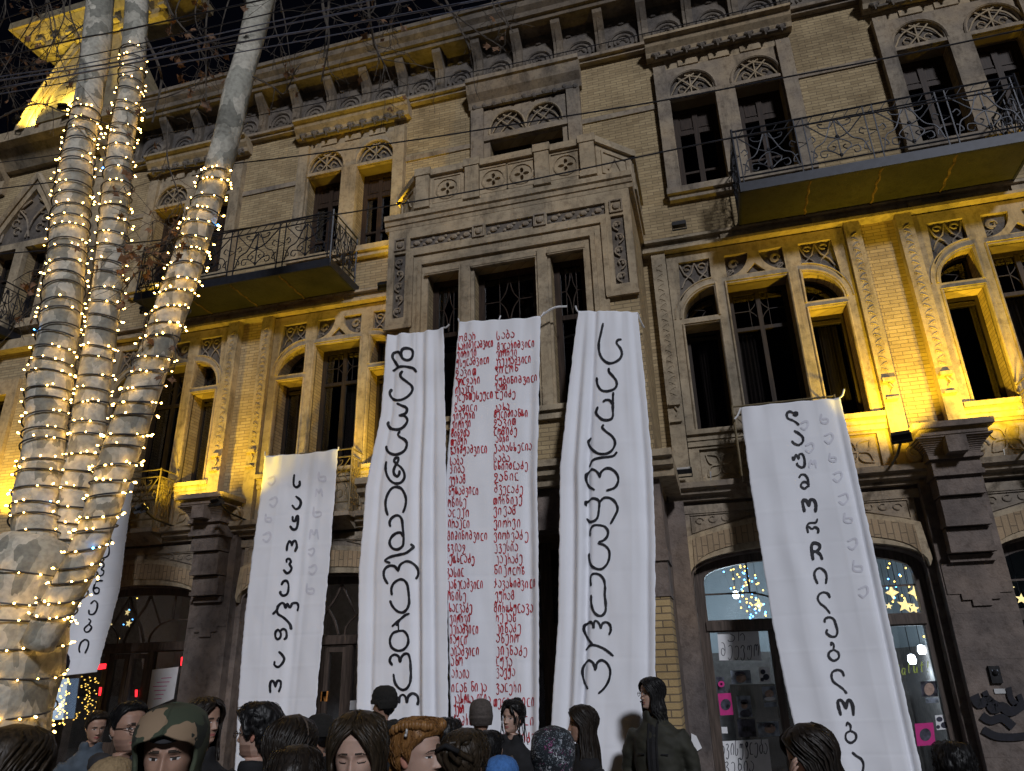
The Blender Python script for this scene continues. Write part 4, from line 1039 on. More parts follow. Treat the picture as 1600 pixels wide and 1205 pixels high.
mk_banner('tall white banner with big looping black letters behind the olive jacketed man', B2, [(3.9, s2)], ties=[((903, 486), (899, 478), -.02), ((996, 489), (1006, 512), .1)])
def ghosts(bn, pts, mat='ghost'):
    def f(root):
        m = Mb()
        for (u, v, sz, sh) in pts:
            if sh == 0: l = [(u-sz*.5, v-sz*.3), (u+sz*.3, v-sz*.6), (u+sz*.5, v), (u, v+sz*.6), (u-sz*.5, v+sz*.3)]
            elif sh == 1: l = [(u-sz*.4, v-sz*.6), (u-sz*.4, v+sz*.4), (u+sz*.4, v+sz*.5), (u+sz*.4, v), (u-sz*.3, v-.1)]
            else: l = [(u-sz*.5, v+sz*.5), (u-sz*.3, v-sz*.5), (u, v), (u+sz*.3, v-sz*.5), (u+sz*.5, v+sz*.5)]
            stroke(m, bn, l, 3.2, off=.007)
        m.build('show_through_letters', mat, root)
    return f
B3 = Banner([(415, 713), (396.5, 850), (382, 970), (373, 1090), (364, 1235)], [(528, 702), (517, 850), (506, 970), (495, 1090), (487, 1235)], 9.44, 8.95, [(.62, .05, -.022, -.0), (.76, .05, -.015, -.08), (.3, .2, .015, 0)], 8.8)
s3 = tile(380, 730, [[(805,125),(795,210),(800,290),(840,315),(882,280),(885,222)], [(830,460),(890,515),(900,575),(870,640),(820,655),(775,602)], [(780,778),(785,835),(820,840),(840,780),(860,772),(855,900),(830,970),(780,975),(745,930)]])
s3 += tile(380, 850, [[(690,105),(703,20),(735,-38),(762,0),(770,30)], [(770,30),(790,-30),(825,-40),(842,40),(815,118)], [(690,290),(690,250),(730,237),(755,280),(735,322),(765,380),(740,440),(690,460),(645,412)],
 [(610,640),(640,592),(690,582),(718,640),(715,730),(690,790),(630,810),(590,772),(600,750)], [(480,1100),(540,1040),(560,980),(610,930),(650,942),(670,1000),(700,942),(735,1000),(770,932),(830,922),(855,970),(840,1040)], [(540,1040),(560,1100),(620,1140),(680,1190),(730,1260),(742,1330)]])
s3 += tile(380, 970, [[(560,140),(520,180),(515,250),(550,293),(590,260),(597,195),(565,145)], [(590,170),(630,132),(675,160),(678,255),(650,293)], [(570,490),(620,540),(645,602),(610,680),(550,725),(500,692),(500,642)],
 [(430,1120),(428,1010),(450,945),(488,960),(510,1035)], [(510,1035),(540,945),(590,950),(590,1030),(562,1110)]])
mk_banner('short white banner with one column of small letters, right of a stone corbel', B3, [(3.7, s3)], extra=ghosts(B3, [(425,752,11,0),(428,785,12,0),(420,810,10,1),(418,840,12,0),(503,745,12,1),(498,770,11,2),(495,800,13,1),(490,835,14,2),(486,862,9,0),(488,890,12,0),(484,920,13,1)]), ties=[((415, 714), (414, 706), .05), ((528, 703), (529, 699), .05)])
B4 = Banner([(1157, 637), (1172, 755), (1208, 980), (1241, 1135), (1262, 1235)], [(1313, 620), (1345, 765), (1372, 890), (1418, 1104), (1447, 1235)], 9.44, 9.0, [(.93, .025, -.05, 0), (.25, .1, .03, .1), (.55, .15, -.02, 0)], 12.4)
s4 = tile(1180, 635, [[(600,110),(540,87),(495,122),(510,190),(590,222),(650,260),(680,290)], [(615,385),(690,430),(745,490),(740,560),(680,605),(610,585),(575,550)], [(585,800),(605,838),(640,762),(680,820),(692,752),(740,750),(770,830),(770,930),(720,955),(660,922),(655,892)], [(690,1110),(720,1068),(780,1072),(820,1130),(832,1200),(838,1250)]])
s4b = tile(1180, 635, [[(610,120),(630,122),(650,120)]])
s4 += tile(1200, 755, [[(632,40),(570,85),(517,50),(532,0),(580,-20),(632,12),(636,45)], [(770,560),(750,610),(650,622),(612,680),(627,770)], [(640,680),(690,710),(740,682),(788,720),(785,770)]])
s4c = tile(1200, 755, [[(570,440),(548,340),(548,275),(600,275),(642,350)], [(642,350),(662,265),(720,265),(750,340),(745,440)], [(705,1190),(690,1090),(682,985),(720,932),(800,952),(808,1010),(760,1060),(700,1068)], [(760,1060),(820,1112),(850,1180)]])
s4 += tile(1220, 875, [[(575,365),(530,260),(537,172),(610,122),(690,170),(720,250),(710,360)], [(770,580),(740,522),(670,502),(600,540),(580,610),(620,680),(700,740),(770,825)], [(690,970),(692,922),(760,892),(830,922),(870,1020),(890,1120),(858,1190),(780,1190),(717,1140),(725,1090)]])
s4 += tile(1240, 995, [[(590,130),(592,88),(630,120),(628,190)], [(628,200),(562,240),(547,300),(590,358),(650,370),(710,320),(700,242),(628,200)], [(790,610),(760,542),(690,517),(612,550),(592,620),(620,700),(700,760),(770,810),(830,880)]])
s4c += tile(1260, 1085, [[(535,320),(502,200),(492,112),(540,92),(590,150),(620,220)], [(620,220),(642,112),(680,92),(725,170),(740,320)]])
s4 += tile(1260, 1085, [[(627,490),(642,442),(690,490),(690,560)], [(690,570),(622,610),(612,690),(660,748),(720,750),(778,690),(768,612),(690,570)], [(720,910),(780,960),(860,1012),(895,1090),(885,1190),(850,1250)]])
mk_banner('wide white banner with one slanting letter column before the lit shopfront', B4, [(3.8, s4), (5.2, s4c), (8.5, s4b)], extra=ghosts(B4, [(1288,655,12,1),(1295,685,13,0),(1301,715,11,1),(1309,745,13,0),(1318,780,14,0),(1325,810,13,1),(1332,850,14,0),(1340,885,15,1),(1349,925,14,0),(1257,665,11,0),(1265,700,12,0),(1270,725,11,2)]), ties=[((1157, 638), (1148, 655), .0), ((1313, 621), (1319, 609), .3)])
B5 = Banner([(96, 778), (70, 900), (36, 1066)], [(209, 752), (188, 920), (151, 1050)], 9.44, 9.0, [(.6, .2, .02, 0)], 17.7)
s5 = tile(90, 800, [[(820,300),(850,272),(828,345),(842,380),(820,440)], [(780,312),(845,292)], [(720,550),(780,512),(820,572),(810,680),(750,722),(692,710)], [(660,870),(680,812),(730,802),(740,850),(700,900),(740,932),(720,990),(660,1005),(617,982)], [(620,1095),(660,1080),(718,1082)], [(615,1095),(590,1180)]])
s5 += tile(80, 920, [[(690,-60),(672,20),(700,78),(750,70),(762,10),(722,-12),(680,10)], [(640,240),(690,192),(735,240),(722,340),(680,402),(622,402),(615,342)], [(612,480),(640,510),(612,560)], [(600,570),(547,630),(562,680),(610,672),(650,612),(622,570),(600,570)], [(470,1000),(462,940),(490,850),(550,802),(600,832),(590,920),(550,1010)]])
mk_banner('narrow white banner half hidden behind the tree trunk, with a round black blot', B5, [(2.6, s5), (24, [[(100, 1026), (100, 1035), (97, 1046)]])])
# --- the banner of names: strokes of a handwritten alphabet
GL = {
'ა': [[(.3,1),(.72,.7),(.75,.3),(.5,0),(.15,.06),(.1,.25)]], 'ბ': [[(.2,1.4),(.5,1.2),(.45,.9),(.7,.7),(.75,.3),(.45,0),(.15,.3),(.2,.65),(.45,.75)]],
'გ': [[(.15,.7),(.4,1),(.7,.85),(.6,.5),(.75,.1),(.65,-.35),(.35,-.45),(.15,-.2)]], 'დ': [[(.5,.5),(.2,.6),(.15,.9),(.45,1),(.65,.8),(.6,.4),(.3,0),(.08,-.25),(.4,-.35),(.82,-.3)]],
'ე': [[(.15,.85),(.4,1),(.7,.8),(.72,.1),(.55,-.3),(.3,-.4),(.1,-.2)]], 'ვ': [[(.15,.9),(.45,1),(.65,.78),(.4,.5),(.7,.3),(.7,-.15),(.45,-.4),(.15,-.25)]],
'ზ': [[(.15,1.1),(.35,.8),(.62,.95),(.5,1.15),(.38,.8),(.3,.3),(.5,0),(.75,.2),(.6,.5),(.35,.45)]], 'თ': [[(.4,1),(.15,.8),(.15,.2),(.35,0),(.5,.3),(.46,.8),(.62,1),(.8,.8),(.8,.2),(.7,0)]],
'ი': [[(.2,0),(.12,.5),(.3,.95),(.55,.95),(.68,.5),(.62,0)]], 'კ': [[(.4,1),(.65,.8),(.7,.4),(.7,-.15),(.45,-.4),(.15,-.25)]],
'ლ': [[(.68,1),(.35,1),(.16,.6),(.3,.1),(.22,0),(.8,-.04)]], 'მ': [[(.2,.8),(.35,1.25),(.6,1.2),(.65,.7),(.7,.2),(.45,0),(.15,.2),(.2,.6),(.5,.65),(.68,.45)]],
'ნ': [[(.68,1.2),(.2,1.25),(.26,.8),(.2,.3),(.4,0),(.7,.2),(.65,.6),(.4,.7),(.22,.5)]], 'ო': [[(.1,0),(.1,.7),(.25,1),(.42,.8),(.42,.5)],[(.42,.8),(.6,1),(.78,.7),(.75,0)]],
'რ': [[(.2,1.3),(.18,0)],[(.18,.6),(.45,.85),(.66,.5),(.62,0)]], 'ს': [[(.2,1.35),(.15,.6),(.25,.05),(.55,0),(.7,.35),(.55,.6)]],
'ტ': [[(.3,1),(.6,.9),(.66,.3),(.35,0),(.12,.3),(.15,.7),(.4,.8),(.5,.6)]], 'უ': [[(.1,.6),(.15,.95),(.35,.9),(.4,.6)],[(.4,.6),(.46,.95),(.7,.9),(.72,.1),(.55,-.35),(.25,-.4),(.1,-.2)]],
'ფ': [[(.35,1.2),(.15,.95),(.4,.65),(.62,.9),(.48,1.2),(.42,.6),(.7,.25),(.6,-.3),(.2,-.3)]], 'ქ': [[(.3,1.3),(.6,1.05),(.66,.5),(.4,0),(.15,.3),(.4,.6),(.66,.5)]],
'ყ': [[(.15,.9),(.2,.5),(.45,.5),(.5,.95)],[(.5,.95),(.7,.9),(.72,0),(.5,-.4),(.15,-.25)]], 'შ': [[(.15,1.25),(.45,1.2),(.65,.9),(.7,.3),(.45,0),(.15,.2),(.15,.6),(.4,.7),(.65,.5)]],
'ჩ': [[(.6,1.3),(.2,1.2),(.2,.7),(.6,.7),(.7,.3),(.4,0),(.15,.2)]], 'ც': [[(.15,1),(.12,.3),(.3,0),(.5,.2),(.5,1)],[(.5,.3),(.7,0),(.85,.4)]],
'ძ': [[(.55,1.3),(.5,.8),(.68,.4),(.5,0),(.15,.1),(.15,.5),(.45,.6),(.62,.4)]], 'წ': [[(.2,1.3),(.18,0),(.5,0),(.7,.3),(.5,.6),(.2,.5)]],
'ჭ': [[(.15,1),(.6,1),(.35,.9),(.7,.5),(.7,0),(.4,-.3),(.15,-.1)]], 'ხ': [[(.2,1.3),(.25,.6),(.5,0),(.75,.25),(.6,.5),(.35,.4),(.15,.1)]], 'ჯ': [[(.15,.9),(.7,.5)],[(.45,1.2),(.5,.5),(.3,0),(.1,.1)]],
'პ': [[(.6,1.2),(.3,1.1),(.3,.8),(.6,.7),(.7,.3),(.4,0),(.15,.3)]], 'ღ': [[(.1,.3),(.1,.8),(.3,1),(.45,.7),(.6,1),(.8,.8),(.75,.3),(.45,-.3)]], 'ჟ': [[(.15,.8),(.5,1),(.7,.5),(.4,0),(.15,.4),(.6,.5)]],
'S': [[(.7,1.1),(.4,1.3),(.2,1),(.7,.5),(.5,0),(.15,.15)]], 'a': [[(.65,.8),(.3,.8),(.15,.3),(.4,0),(.65,.5),(.66,.8),(.65,.1),(.78,0)]], 'l': [[(.4,1.3),(.35,.3),(.5,0)]], 'u': [[(.15,.8),(.2,.1),(.5,.05),(.66,.7),(.68,.1),(.8,0)]], 't': [[(.45,1.2),(.42,.2),(.6,0)],[(.15,.85),(.7,.9)]], '!': [[(.4,1.3),(.4,.45)],[(.4,.1),(.41,.0)]], '2': [[(.2,.9),(.5,1.2),(.65,.9),(.2,0),(.7,0)]], '1': [[(.3,.9),(.45,1.2),(.45,0)]]}
def write(text, x0, x1, yb, hgt, slope, put, wd, rnd=.12):
    n = sum(1.0 if c != ' ' else .7 for c in text); adv = (x1-x0)/max(1, n); x = x0
    for c in text:
        if c == ' ': x += adv*.7; continue
        for s in GL.get(c, []):
            jx, jy, js = random.uniform(-.08, .08), random.uniform(-rnd, rnd), random.uniform(.92, 1.12)
            put([(x+(p[0]*.98+jx)*adv, yb-(p[1]*.72*js+.12+jy*.5)*hgt+slope*(x-x0)) for p in s], wd*random.uniform(.85, 1.15))
        x += adv
RB = Banner([(718, 503), (707, 630), (697, 750), (697, 870), (701, 990), (704, 1110), (708, 1235)], [(845, 494), (842, 630), (840, 750), (842, 870), (843, 990), (843, 1235)], 8.04, 7.45, [(.98, .05, .03, 0), (.6, .2, -.02, 0), (.9, .05, -.03, 0), (.25, .2, .015, 0)], 22.2)
NL = [('ომარ',718,746,535),('ხარიბელაშვილი',716,772,548),('გიორგი',715,746,561),('უსულაშვილი',714,766,574),('დავით',713,745,590),('კოლდარი',713,752,604),('ირაკლი',712,742,617),('ელენთესეული',712,772,628),('ნაჟილი',711,748,646),('გიგაური',708,744,658),('გიორგი',707,738,671),('მინდია',706,736,685),('თემურ',705,732,698),('ზარქუაშვილი',704,763,712),('საბა',704,726,728),('ჯიბა',704,729,742),('გურამ',703,730,758),('ნუცაშვილი',702,750,775),('ონისე',701,732,793),('ალეკი',701,736,809),('ირაკლი',701,737,826),('მიქინოშვილი',700,763,845),('ზვიად',699,730,864),('ცეცხლაძე',697,744,881),('ვასილ',698,727,902),('კანელაშვილი',700,756,921),('ონისე',700,730,939),('ხალვაძე',702,740,957),('გიორგი',703,737,974),('კერაშვილი',703,749,991),('რაული',703,731,1007),('არაშვილი',704,750,1025),('ანო',705,724,1041),('არაია',706,735,1060),('ილან ნიკა',706,762,1082),('კახოცა ილია',709,767,1100),('გენო',710,726,1116),('საქრო',710,740,1134)]
NR = [('საბა',776,806,531),('მელარიშვილი',777,836,548),('გიორგი',775,809,559),('კვეკუაშვილი',774,830,572),('ფილონ',773,812,585),('ჩუბინიშვილი',774,841,602),('გათი',773,794,611),('ლეიძე',775,807,623),('კახა',773,797,643),('მელიქიანცი',772,825,654),('დავით',772,807,667),('ლომიძე',772,809,681),('ანრი',775,796,692),('ჭარასხელია',773,832,706),('საბა',772,798,723),('სხირტლაძე',772,825,735),('დანილ',772,812,752),('შველაძე',773,818,771),('თორნიკე',771,817,788),('გიგამ',771,808,804),('გიორგი',771,815,824),('გიორგაძე',771,826,843),('კვესია',772,811,861),('კაკრაძე',774,818,880),('ნიკოლოზ',772,821,898),('ჯავახიშვილი',772,838,919),('გურამ',773,805,937),('მირცხულავა',772,833,957),('რეკას',774,808,972),('კინაძე',775,815,989),('ანერო',775,811,1005),('კიკნაძე',774,825,1024),('ლუკა',774,802,1041),('ვაგუა',775,806,1057),('ვალერი',774,816,1082),('თელია ვილი',771,836,1104),('დალი',800,836,1134),('შარვაშიძე',774,836,1160)]
def names(root): pass
mm = []
root = empty('banner', (0, 0, 0)); tag(root, 'long white banner covered in two columns of red handwritten names', 'banner', 'white cloth banners hung from the facade')
RB.cloth(root)
m = Mb()
for lst in (NL, NR):
    for i, (t, x0, x1, yb) in enumerate(lst):
        sl = -.13*max(0, 1-(yb-500)/330); big = 12.5+4.5*max(0, (yb-600)/500)
        write(t, x0, x1, yb+1, big, sl, lambda pts, wd: stroke(m, RB, pts, wd, k=3, off=.008), 1.5)
m.build('lettering', 'paint_red', root)
t = Mb()
for (u0, v0), (u1, v1), dy in (((845, 495), (850, 488), -.02), ((780, 499), (782, 494), .05), ((718, 504), (716, 498), .05)):
    t.tube([RB.pt(u0, v0, .004), at(u1, v1, 8.1+dy)], .010, 5)
t.tube(spline([at(848, 492, 8.06), at(866, 481, 8.05), at(886, 479, 8.08)], 5), .014, 5)
t.build('tie', 'paper', root)

# ================================================================== PLANE TREE WITH FAIRY LIGHTS
tree = empty('plane_tree', (-6.4, 5.5, GZ)); tag(tree, 'three stemmed bare plane tree wrapped in fairy lights with a few dry leaves', 'tree')
def stem(px, Y, name='stem'):
    C = []; Rd = []
    for (u0, u1, v) in px:
        p = at((u0+u1)/2, v, Y); C.append(p); Rd.append((u1-u0)/2/FPX*depth_of(p)/1.05)
    return C, Rd
T1 = stem([(0, 66, 980), (20, 88, 905), (22, 89, 800), (38, 100, 700), (47, 111, 600), (66, 124, 500), (89, 140, 300), (104, 147, 225), (119, 160, 150), (129, 172, 75), (137, 177, 0), (147, 185, -120)], 5.5)
T2 = stem([(10, 70, 1040), (40, 100, 960), (64, 122, 905), (82, 136, 800), (106, 158, 700), (122, 171, 600), (138, 184, 500), (152, 195, 400), (162, 203, 300), (170, 208, 225), (185, 220, 150), (191, 228, 75), (197, 232, 0), (203, 236, -120)], 5.75)
T3 = stem([(30, 84, 1010), (62, 116, 950), (90, 144, 900), (132, 186, 800), (162, 220, 700), (198, 253, 600), (228, 278, 525), (255, 305, 450), (280, 328, 375), (309, 352, 300), (331, 373, 225), (348, 390, 150), (371, 408, 75), (386, 428, 0), (405, 442, -120)], 5.35)
TB = ([Vector((-6.5, 5.5, -.05)), Vector((-6.48, 5.5, .3)), Vector((-6.44, 5.5, 1.1)), Vector((-6.37, 5.5, 2.0)), at(24, 960, 5.5), at(44, 890, 5.5), at(62, 850, 5.55)], [.74, .58, .50, .46, .46, .44, .34])
def tube_n(mb, C, Rd, seg=20, amp=.06, seed=0, sub=4):
    P = spline([(*c, ) for c in C], sub); r = spline([(x, 0, 0) for x in Rd], sub)
    n = len(P); o = len(mb.v); Q = Mb().tube(P, [x[0] for x in r], seg)
    vs = []
    for i, v in enumerate(Q.v):
        k = min(i//seg, n-1); d = Vector(v)-P[k]
        f = 1+amp*(noise.noise(Vector(v)*2.2+Vector((seed, 0, 0)))*1.3+noise.noise(Vector(v)*6)*.6)
        vs.append(P[k]+d*f)
    mb.add(vs, Q.f); return P, [x[0] for x in r]
mb = Mb(); ST = []
for i, (C, Rd) in enumerate((TB, T1, T2, T3)): ST.append(tube_n(mb, C, Rd, 24 if i == 0 else 18, .10 if i == 0 else .05, i*7, 5))
tk = mb.build('trunk', 'bark', tree, smooth=True, origin=None)
tk.parent = tree; tk.matrix_parent_inverse = Matrix.Translation((6.4, -5.5, -GZ))
def pchild(o): o.matrix_parent_inverse = Matrix.Translation((6.4, -5.5, -GZ)); return o
# twigs and dry leaves
leaves = Mb(); TW_ = Mb(); rnd = random.Random(3)
def leaf(p, s):
    q = Euler((rnd.uniform(0, 6), rnd.uniform(0, 6), rnd.uniform(0, 6))).to_matrix()
    pts = [(0, -1, 0), (.55, -.35, .15), (1.0, .1, -.1), (.4, .2, .2), (.25, 1, .05), (0, .45, .28), (-.3, .95, -.1), (-.45, .2, .2), (-1.0, .15, .1), (-.5, -.4, .2)]
    leaves.add([Vector(p)+q @ Vector(x)*s for x in pts], [(0, 1, 3, 5), (1, 2, 3), (3, 4, 5), (5, 6, 7), (7, 8, 9), (0, 5, 7, 9)])
def twig(p, d, L, r, lev, droop=.25, lf=.16):
    p = Vector(p); d = Vector(d).normalized(); n = max(4, int(L/.12)); pts = [p.copy()]; q = d.copy()
    for i in range(n):
        q = (q+Vector((rnd.gauss(0, .16), rnd.gauss(0, .16), rnd.gauss(0, .13)-droop*.12))).normalized(); p = p+q*(L/n); pts.append(p.copy())
        if lev > 0 and i > 0 and rnd.random() < .62:
            dd = (q+Vector((rnd.gauss(0, .8), rnd.gauss(0, .8), rnd.gauss(-.1, .7)))).normalized()
            twig(p, dd, L*rnd.uniform(.28, .55), r*.55, lev-1, droop, lf)
        if lev <= 1 and rnd.random() < lf*.2: leaf(p+Vector((rnd.gauss(0, .03), rnd.gauss(0, .03), -.04)), rnd.uniform(.035, .065))
    TW_.tube(pts, [max(.0025, r*(1-.75*i/n)) for i in range(n+1)], 4)
def guide(px, Y, r0, r1, lev=2, dens=.5, L=.7, lf=.16):
    P = [at(u, v, Y+rnd.uniform(-.15, .15)) for u, v in px]; P = spline(P, 5); n = len(P)
    TW_.tube(P, [r0+(r1-r0)*i/(n-1) for i in range(n)], 5)
    for i in range(1, n):
        if rnd.random() < dens:
            q = (P[i]-P[i-1]).normalized()+Vector((rnd.gauss(0, .7), rnd.gauss(0, .6), rnd.gauss(-.1, .7)))
            twig(P[i], q, L*rnd.uniform(.4, 1.1), r1*.75, lev-1, .3, lf)
guide([(-10, 190), (18, 176), (60, 162), (96, 174), (135, 184)], 5.2, .012, .009, 2, .4, .5)
guide([(128, 180), (150, 188), (185, 200)], 5.3, .012, .007, 2, .3, .4)
guide([(500, -30), (506, 20), (514, 60), (502, 128)], 5.0, .018, .008, 2, .6, .6)
guide([(516, -30), (512, 30), (506, 90)], 5.1, .016, .007, 2, .5, .5)
guide([(572, -30), (578, 30), (586, 70), (604, 108)], 5.2, .018, .008, 3, .7, .6)
guide([(680, -30), (712, 30), (735, 78)], 5.4, .016, .007, 2, .6, .6); guide([(640, -30), (700, 15), (760, 60)], 5.2, .014, .006, 2, .5, .5)
guide([(765, -30), (772, 10), (795, 42)], 5.6, .012, .006, 2, .5, .5)
guide([(395, 120), (425, 135), (444, 146), (462, 110), (470, 100)], 5.0, .010, .005, 2, .5, .4, .5)
guide([(228, 60), (246, 98), (252, 130), (238, 192)], 5.4, .02, .010, 2, .3, .4)
guide([(255, -20), (268, 20), (298, 58), (325, 95)], 5.2, .016, .007, 3, .5, .6, .5)
guide([(330, -30), (322, 40), (322, 110), (322, 168)], 5.1, .012, .006, 2, .5, .5, .6)
guide([(262, 190), (262, 250), (278, 300), (290, 340)], 5.0, .010, .005, 2, .4, .5, .5)
guide([(215, 160), (258, 152), (300, 135), (350, 118)], 5.3, .010, .005, 2, .4, .4, .3)
guide([(300, 372), (275, 362), (245, 345), (235, 352)], 5.1, .009, .004, 2, .8, .45, .8); guide([(265, 415), (235, 410), (215, 425), (192, 455)], 5.2, .010, .005, 2, .8, .4, .8)
guide([(282, 372), (255, 378), (225, 392), (205, 395)], 5.15, .008, .004, 2, .9, .4, .9)
guide([(245, 478), (232, 490), (225, 520), (222, 560)], 5.1, .006, .004, 2, .5, .3, .9); guide([(270, 520), (275, 560), (268, 590)], 5.1, .006, .004, 2, .5, .25, .9)
guide([(70, 420), (45, 425), (20, 440)], 5.4, .008, .004, 2, .7, .4, .6); guide([(80, 470), (50, 480), (25, 505)], 5.4, .008, .004, 2, .6, .4, .5)
for k in range(9):
    u = rnd.uniform(-20, 130); guide([(u, -30), (u+rnd.uniform(-25, 25), 20), (u+rnd.uniform(-45, 45), 70), (u+rnd.uniform(-60, 60), 130)], 5.3+rnd.uniform(-.5, .6), .011, .004, 3, .5, .55, .12)
for k in range(5):
    u = rnd.uniform(190, 480); guide([(u, -30), (u+rnd.uniform(-30, 30), 30), (u+rnd.uniform(-50, 50), 90)], 5.2, .010, .004, 3, .5, .5, .12)
for k in range(4):
    u = rnd.uniform(500, 800); guide([(u, -30), (u+rnd.uniform(-20, 30), 10), (u+rnd.uniform(-30, 60), 50)], 5.3, .011, .005, 3, .6, .45, .25)
pchild(TW_.build('twigs', 'twig', tree)); lo = pchild(leaves.build('dry_leaves', 'dry_leaf', tree)); kind(lo, 'stuff')
# fairy lights
bulb_me = Mb(); bulb_me.ball((0, 0, 0), .0078, 7, 5, (1, 1, 1.6))
def mk_bulb(mat):
    me = bpy.data.meshes.new('bulb'); me.from_pydata(bulb_me.v, [], bulb_me.f); me.materials.append(MATS[mat]); return me
BW_, BB_ = mk_bulb('bulb_warm'), mk_bulb('bulb_blue')
def light_string(P, Rd, t0, t1, pitch, label, blue=0, maxn=98, lights=True, seed=0, spread=.03):
    rg = random.Random(seed); root = empty('fairy_light_string', tuple(P[int(len(P)*t0)])); org = Vector(root.location)
    tag(root, label, 'fairy lights', 'fairy lights wound round the plane tree')
    L = [0]
    for a, b_ in zip(P[:-1], P[1:]): L.append(L[-1]+(b_-a).length)
    tot = L[-1]; s0, s1 = t0*tot, t1*tot; n = int((s1-s0)/pitch*22); pts = []
    ph = rg.uniform(0, 6)
    for i in range(n+1):
        s = s0+(s1-s0)*i/n; k = max(j for j in range(len(L)) if L[j] <= s); k = min(k, len(P)-2)
        f = (s-L[k])/(L[k+1]-L[k]+1e-9); c = P[k].lerp(P[k+1], f); r = Rd[k]+(Rd[k+1]-Rd[k])*f
        t = (P[k+1]-P[k]).normalized(); e1 = t.cross(Vector((0, 1, 0))).normalized(); e2 = t.cross(e1)
        a = ph+2*PI*i/22+.35*math.sin(i*.13)
        nn = e1*math.cos(a)+e2*math.sin(a)
        pts.append((c+nn*(r*1.04+.012)+t*(.035*math.sin(a+ph)*(1+.6*math.sin(i*.021))+.022*math.sin(i*.11+ph*2)), nn, t))
    w = Mb().tube([p-org for p, _, _ in pts], .0085, 5); w.build('wire', 'cable', root)
    vis = [q for q in pts if q[1].dot((EYE-q[0]).normalized()) > -.28]
    rg.shuffle(vis); vis = vis[:maxn]
    for j, (p, nn, t) in enumerate(vis):
        me = BB_ if j < blue else BW_
        o = bpy.data.objects.new('bulb', me); col.objects.link(o); o.parent = root
        d = (nn+t*rg.gauss(0, .5)+nn.cross(t)*rg.gauss(0, .4)).normalized()
        o.location = p-org+d*rg.uniform(.008, .008+spread)
        o.rotation_euler = d.to_track_quat('Z', 'Y').to_euler(); q_ = rg.uniform(.75, 1.25); o.scale = (q_, q_, q_)
    return root
LS = [(1, .02, .30, .155, 'warm fairy lights on the lower part of the left stem, some blue bulbs among them', 2), (1, .30, .63, .165, 'warm fairy lights on the upper part of the left stem, ending bare above', 1),
      (2, .04, .36, .18, 'warm fairy lights on the lower part of the middle stem, wire crossing dark bark', 0), (2, .36, .74, .19, 'warm fairy lights climbing highest, on the upper part of the middle stem', 1),
      (3, .02, .30, .155, 'warm fairy lights low on the leaning stem beside the narrow banner', 1), (3, .30, .56, .17, 'warm fairy lights high on the leaning stem, with one blue bulb', 1),
      (0, .15, .62, .25, 'warm fairy lights round the thick foot of the trunk', 0), (0, .62, .95, .22, 'warm fairy lights where the three stems part from the trunk', 1)]
for i, (k, t0, t1, pt_, lb, bl) in enumerate(LS):
    light_string(ST[k][0], ST[k][1], t0, t1, pt_, lb, bl, seed=i+1, maxn=98 if k else 70)

# ================================================================== CABLES
def cable(px, Y, r, label, mat='cable', Y2=None):
    n = len(px); P = spline([at(u, v, Y if Y2 is None else Y+(Y2-Y)*i/(n-1)) for i, (u, v) in enumerate(px)], 8)
    o = Mb().tube(P, r, 5).build('overhead_cable', mat); tag(o, label, 'cable', 'overhead cables'); return o
cable([(-60, 57), (0, 32), (90, 0), (150, -25)], 4.2, .007, 'short dark cable crossing the top left corner above the lit tower cap')
cable([(-60, 105), (0, 90), (125, 60), (190, 48), (400, 2), (520, -25)], 4.4, .009, 'thick dark cable, upper edge of the bundle before the lit tower roof')
cable([(-60, 124), (0, 111), (140, 86), (250, 61), (400, 26), (510, 2), (600, -18)], 4.4, .006, 'thin dark cable second from the top in the bundle across the stems')
cable([(-60, 133), (0, 120), (125, 101), (225, 79), (400, 40), (560, 5), (640, -14)], 4.5, .006, 'thin pale cable in the middle of the bundle across the stems', 'cable_pale')
cable([(-60, 138), (0, 126), (125, 107), (225, 89), (400, 48), (640, 0), (720, -16)], 4.5, .009, 'thick pale cable in the middle of the bundle across the stems', 'cable_pale')
cable([(-60, 150), (0, 138), (190, 102), (400, 62), (590, 30), (750, 0), (840, -16)], 4.6, .010, 'thickest bluish cable low in the bundle, running out past the bare twigs', 'cable_pale')
cable([(-60, 158), (0, 147), (175, 117), (400, 77), (600, 40), (775, 5), (860, -10)], 4.6, .006, 'lowest thin cable of the bundle across the stems', 'cable_pale')
cable([(-60, 262), (95, 241), (170, 226), (400, 181), (685, 123), (850, 89), (1200, 7), (1300, -20)], 6.2, .006, 'thin cable rising across the frieze and cornice from the left stem')
cable([(-60, 303), (0, 295), (200, 271), (400, 252), (625, 222), (800, 195), (1025, 159), (1200, 126), (1395, 89), (1600, 46), (1700, 26)], 6.6, .0095, 'dark cable crossing the whole facade above the top floor balconies')
cable([(-60, 404), (0, 397), (80, 391), (195, 381), (300, 369), (487, 341), (590, 325), (800, 287), (1000, 245), (1142, 216), (1300, 188), (1600, 135)], 6.8, .0095, 'dark cable crossing the stone balustrade and the right iron balcony')

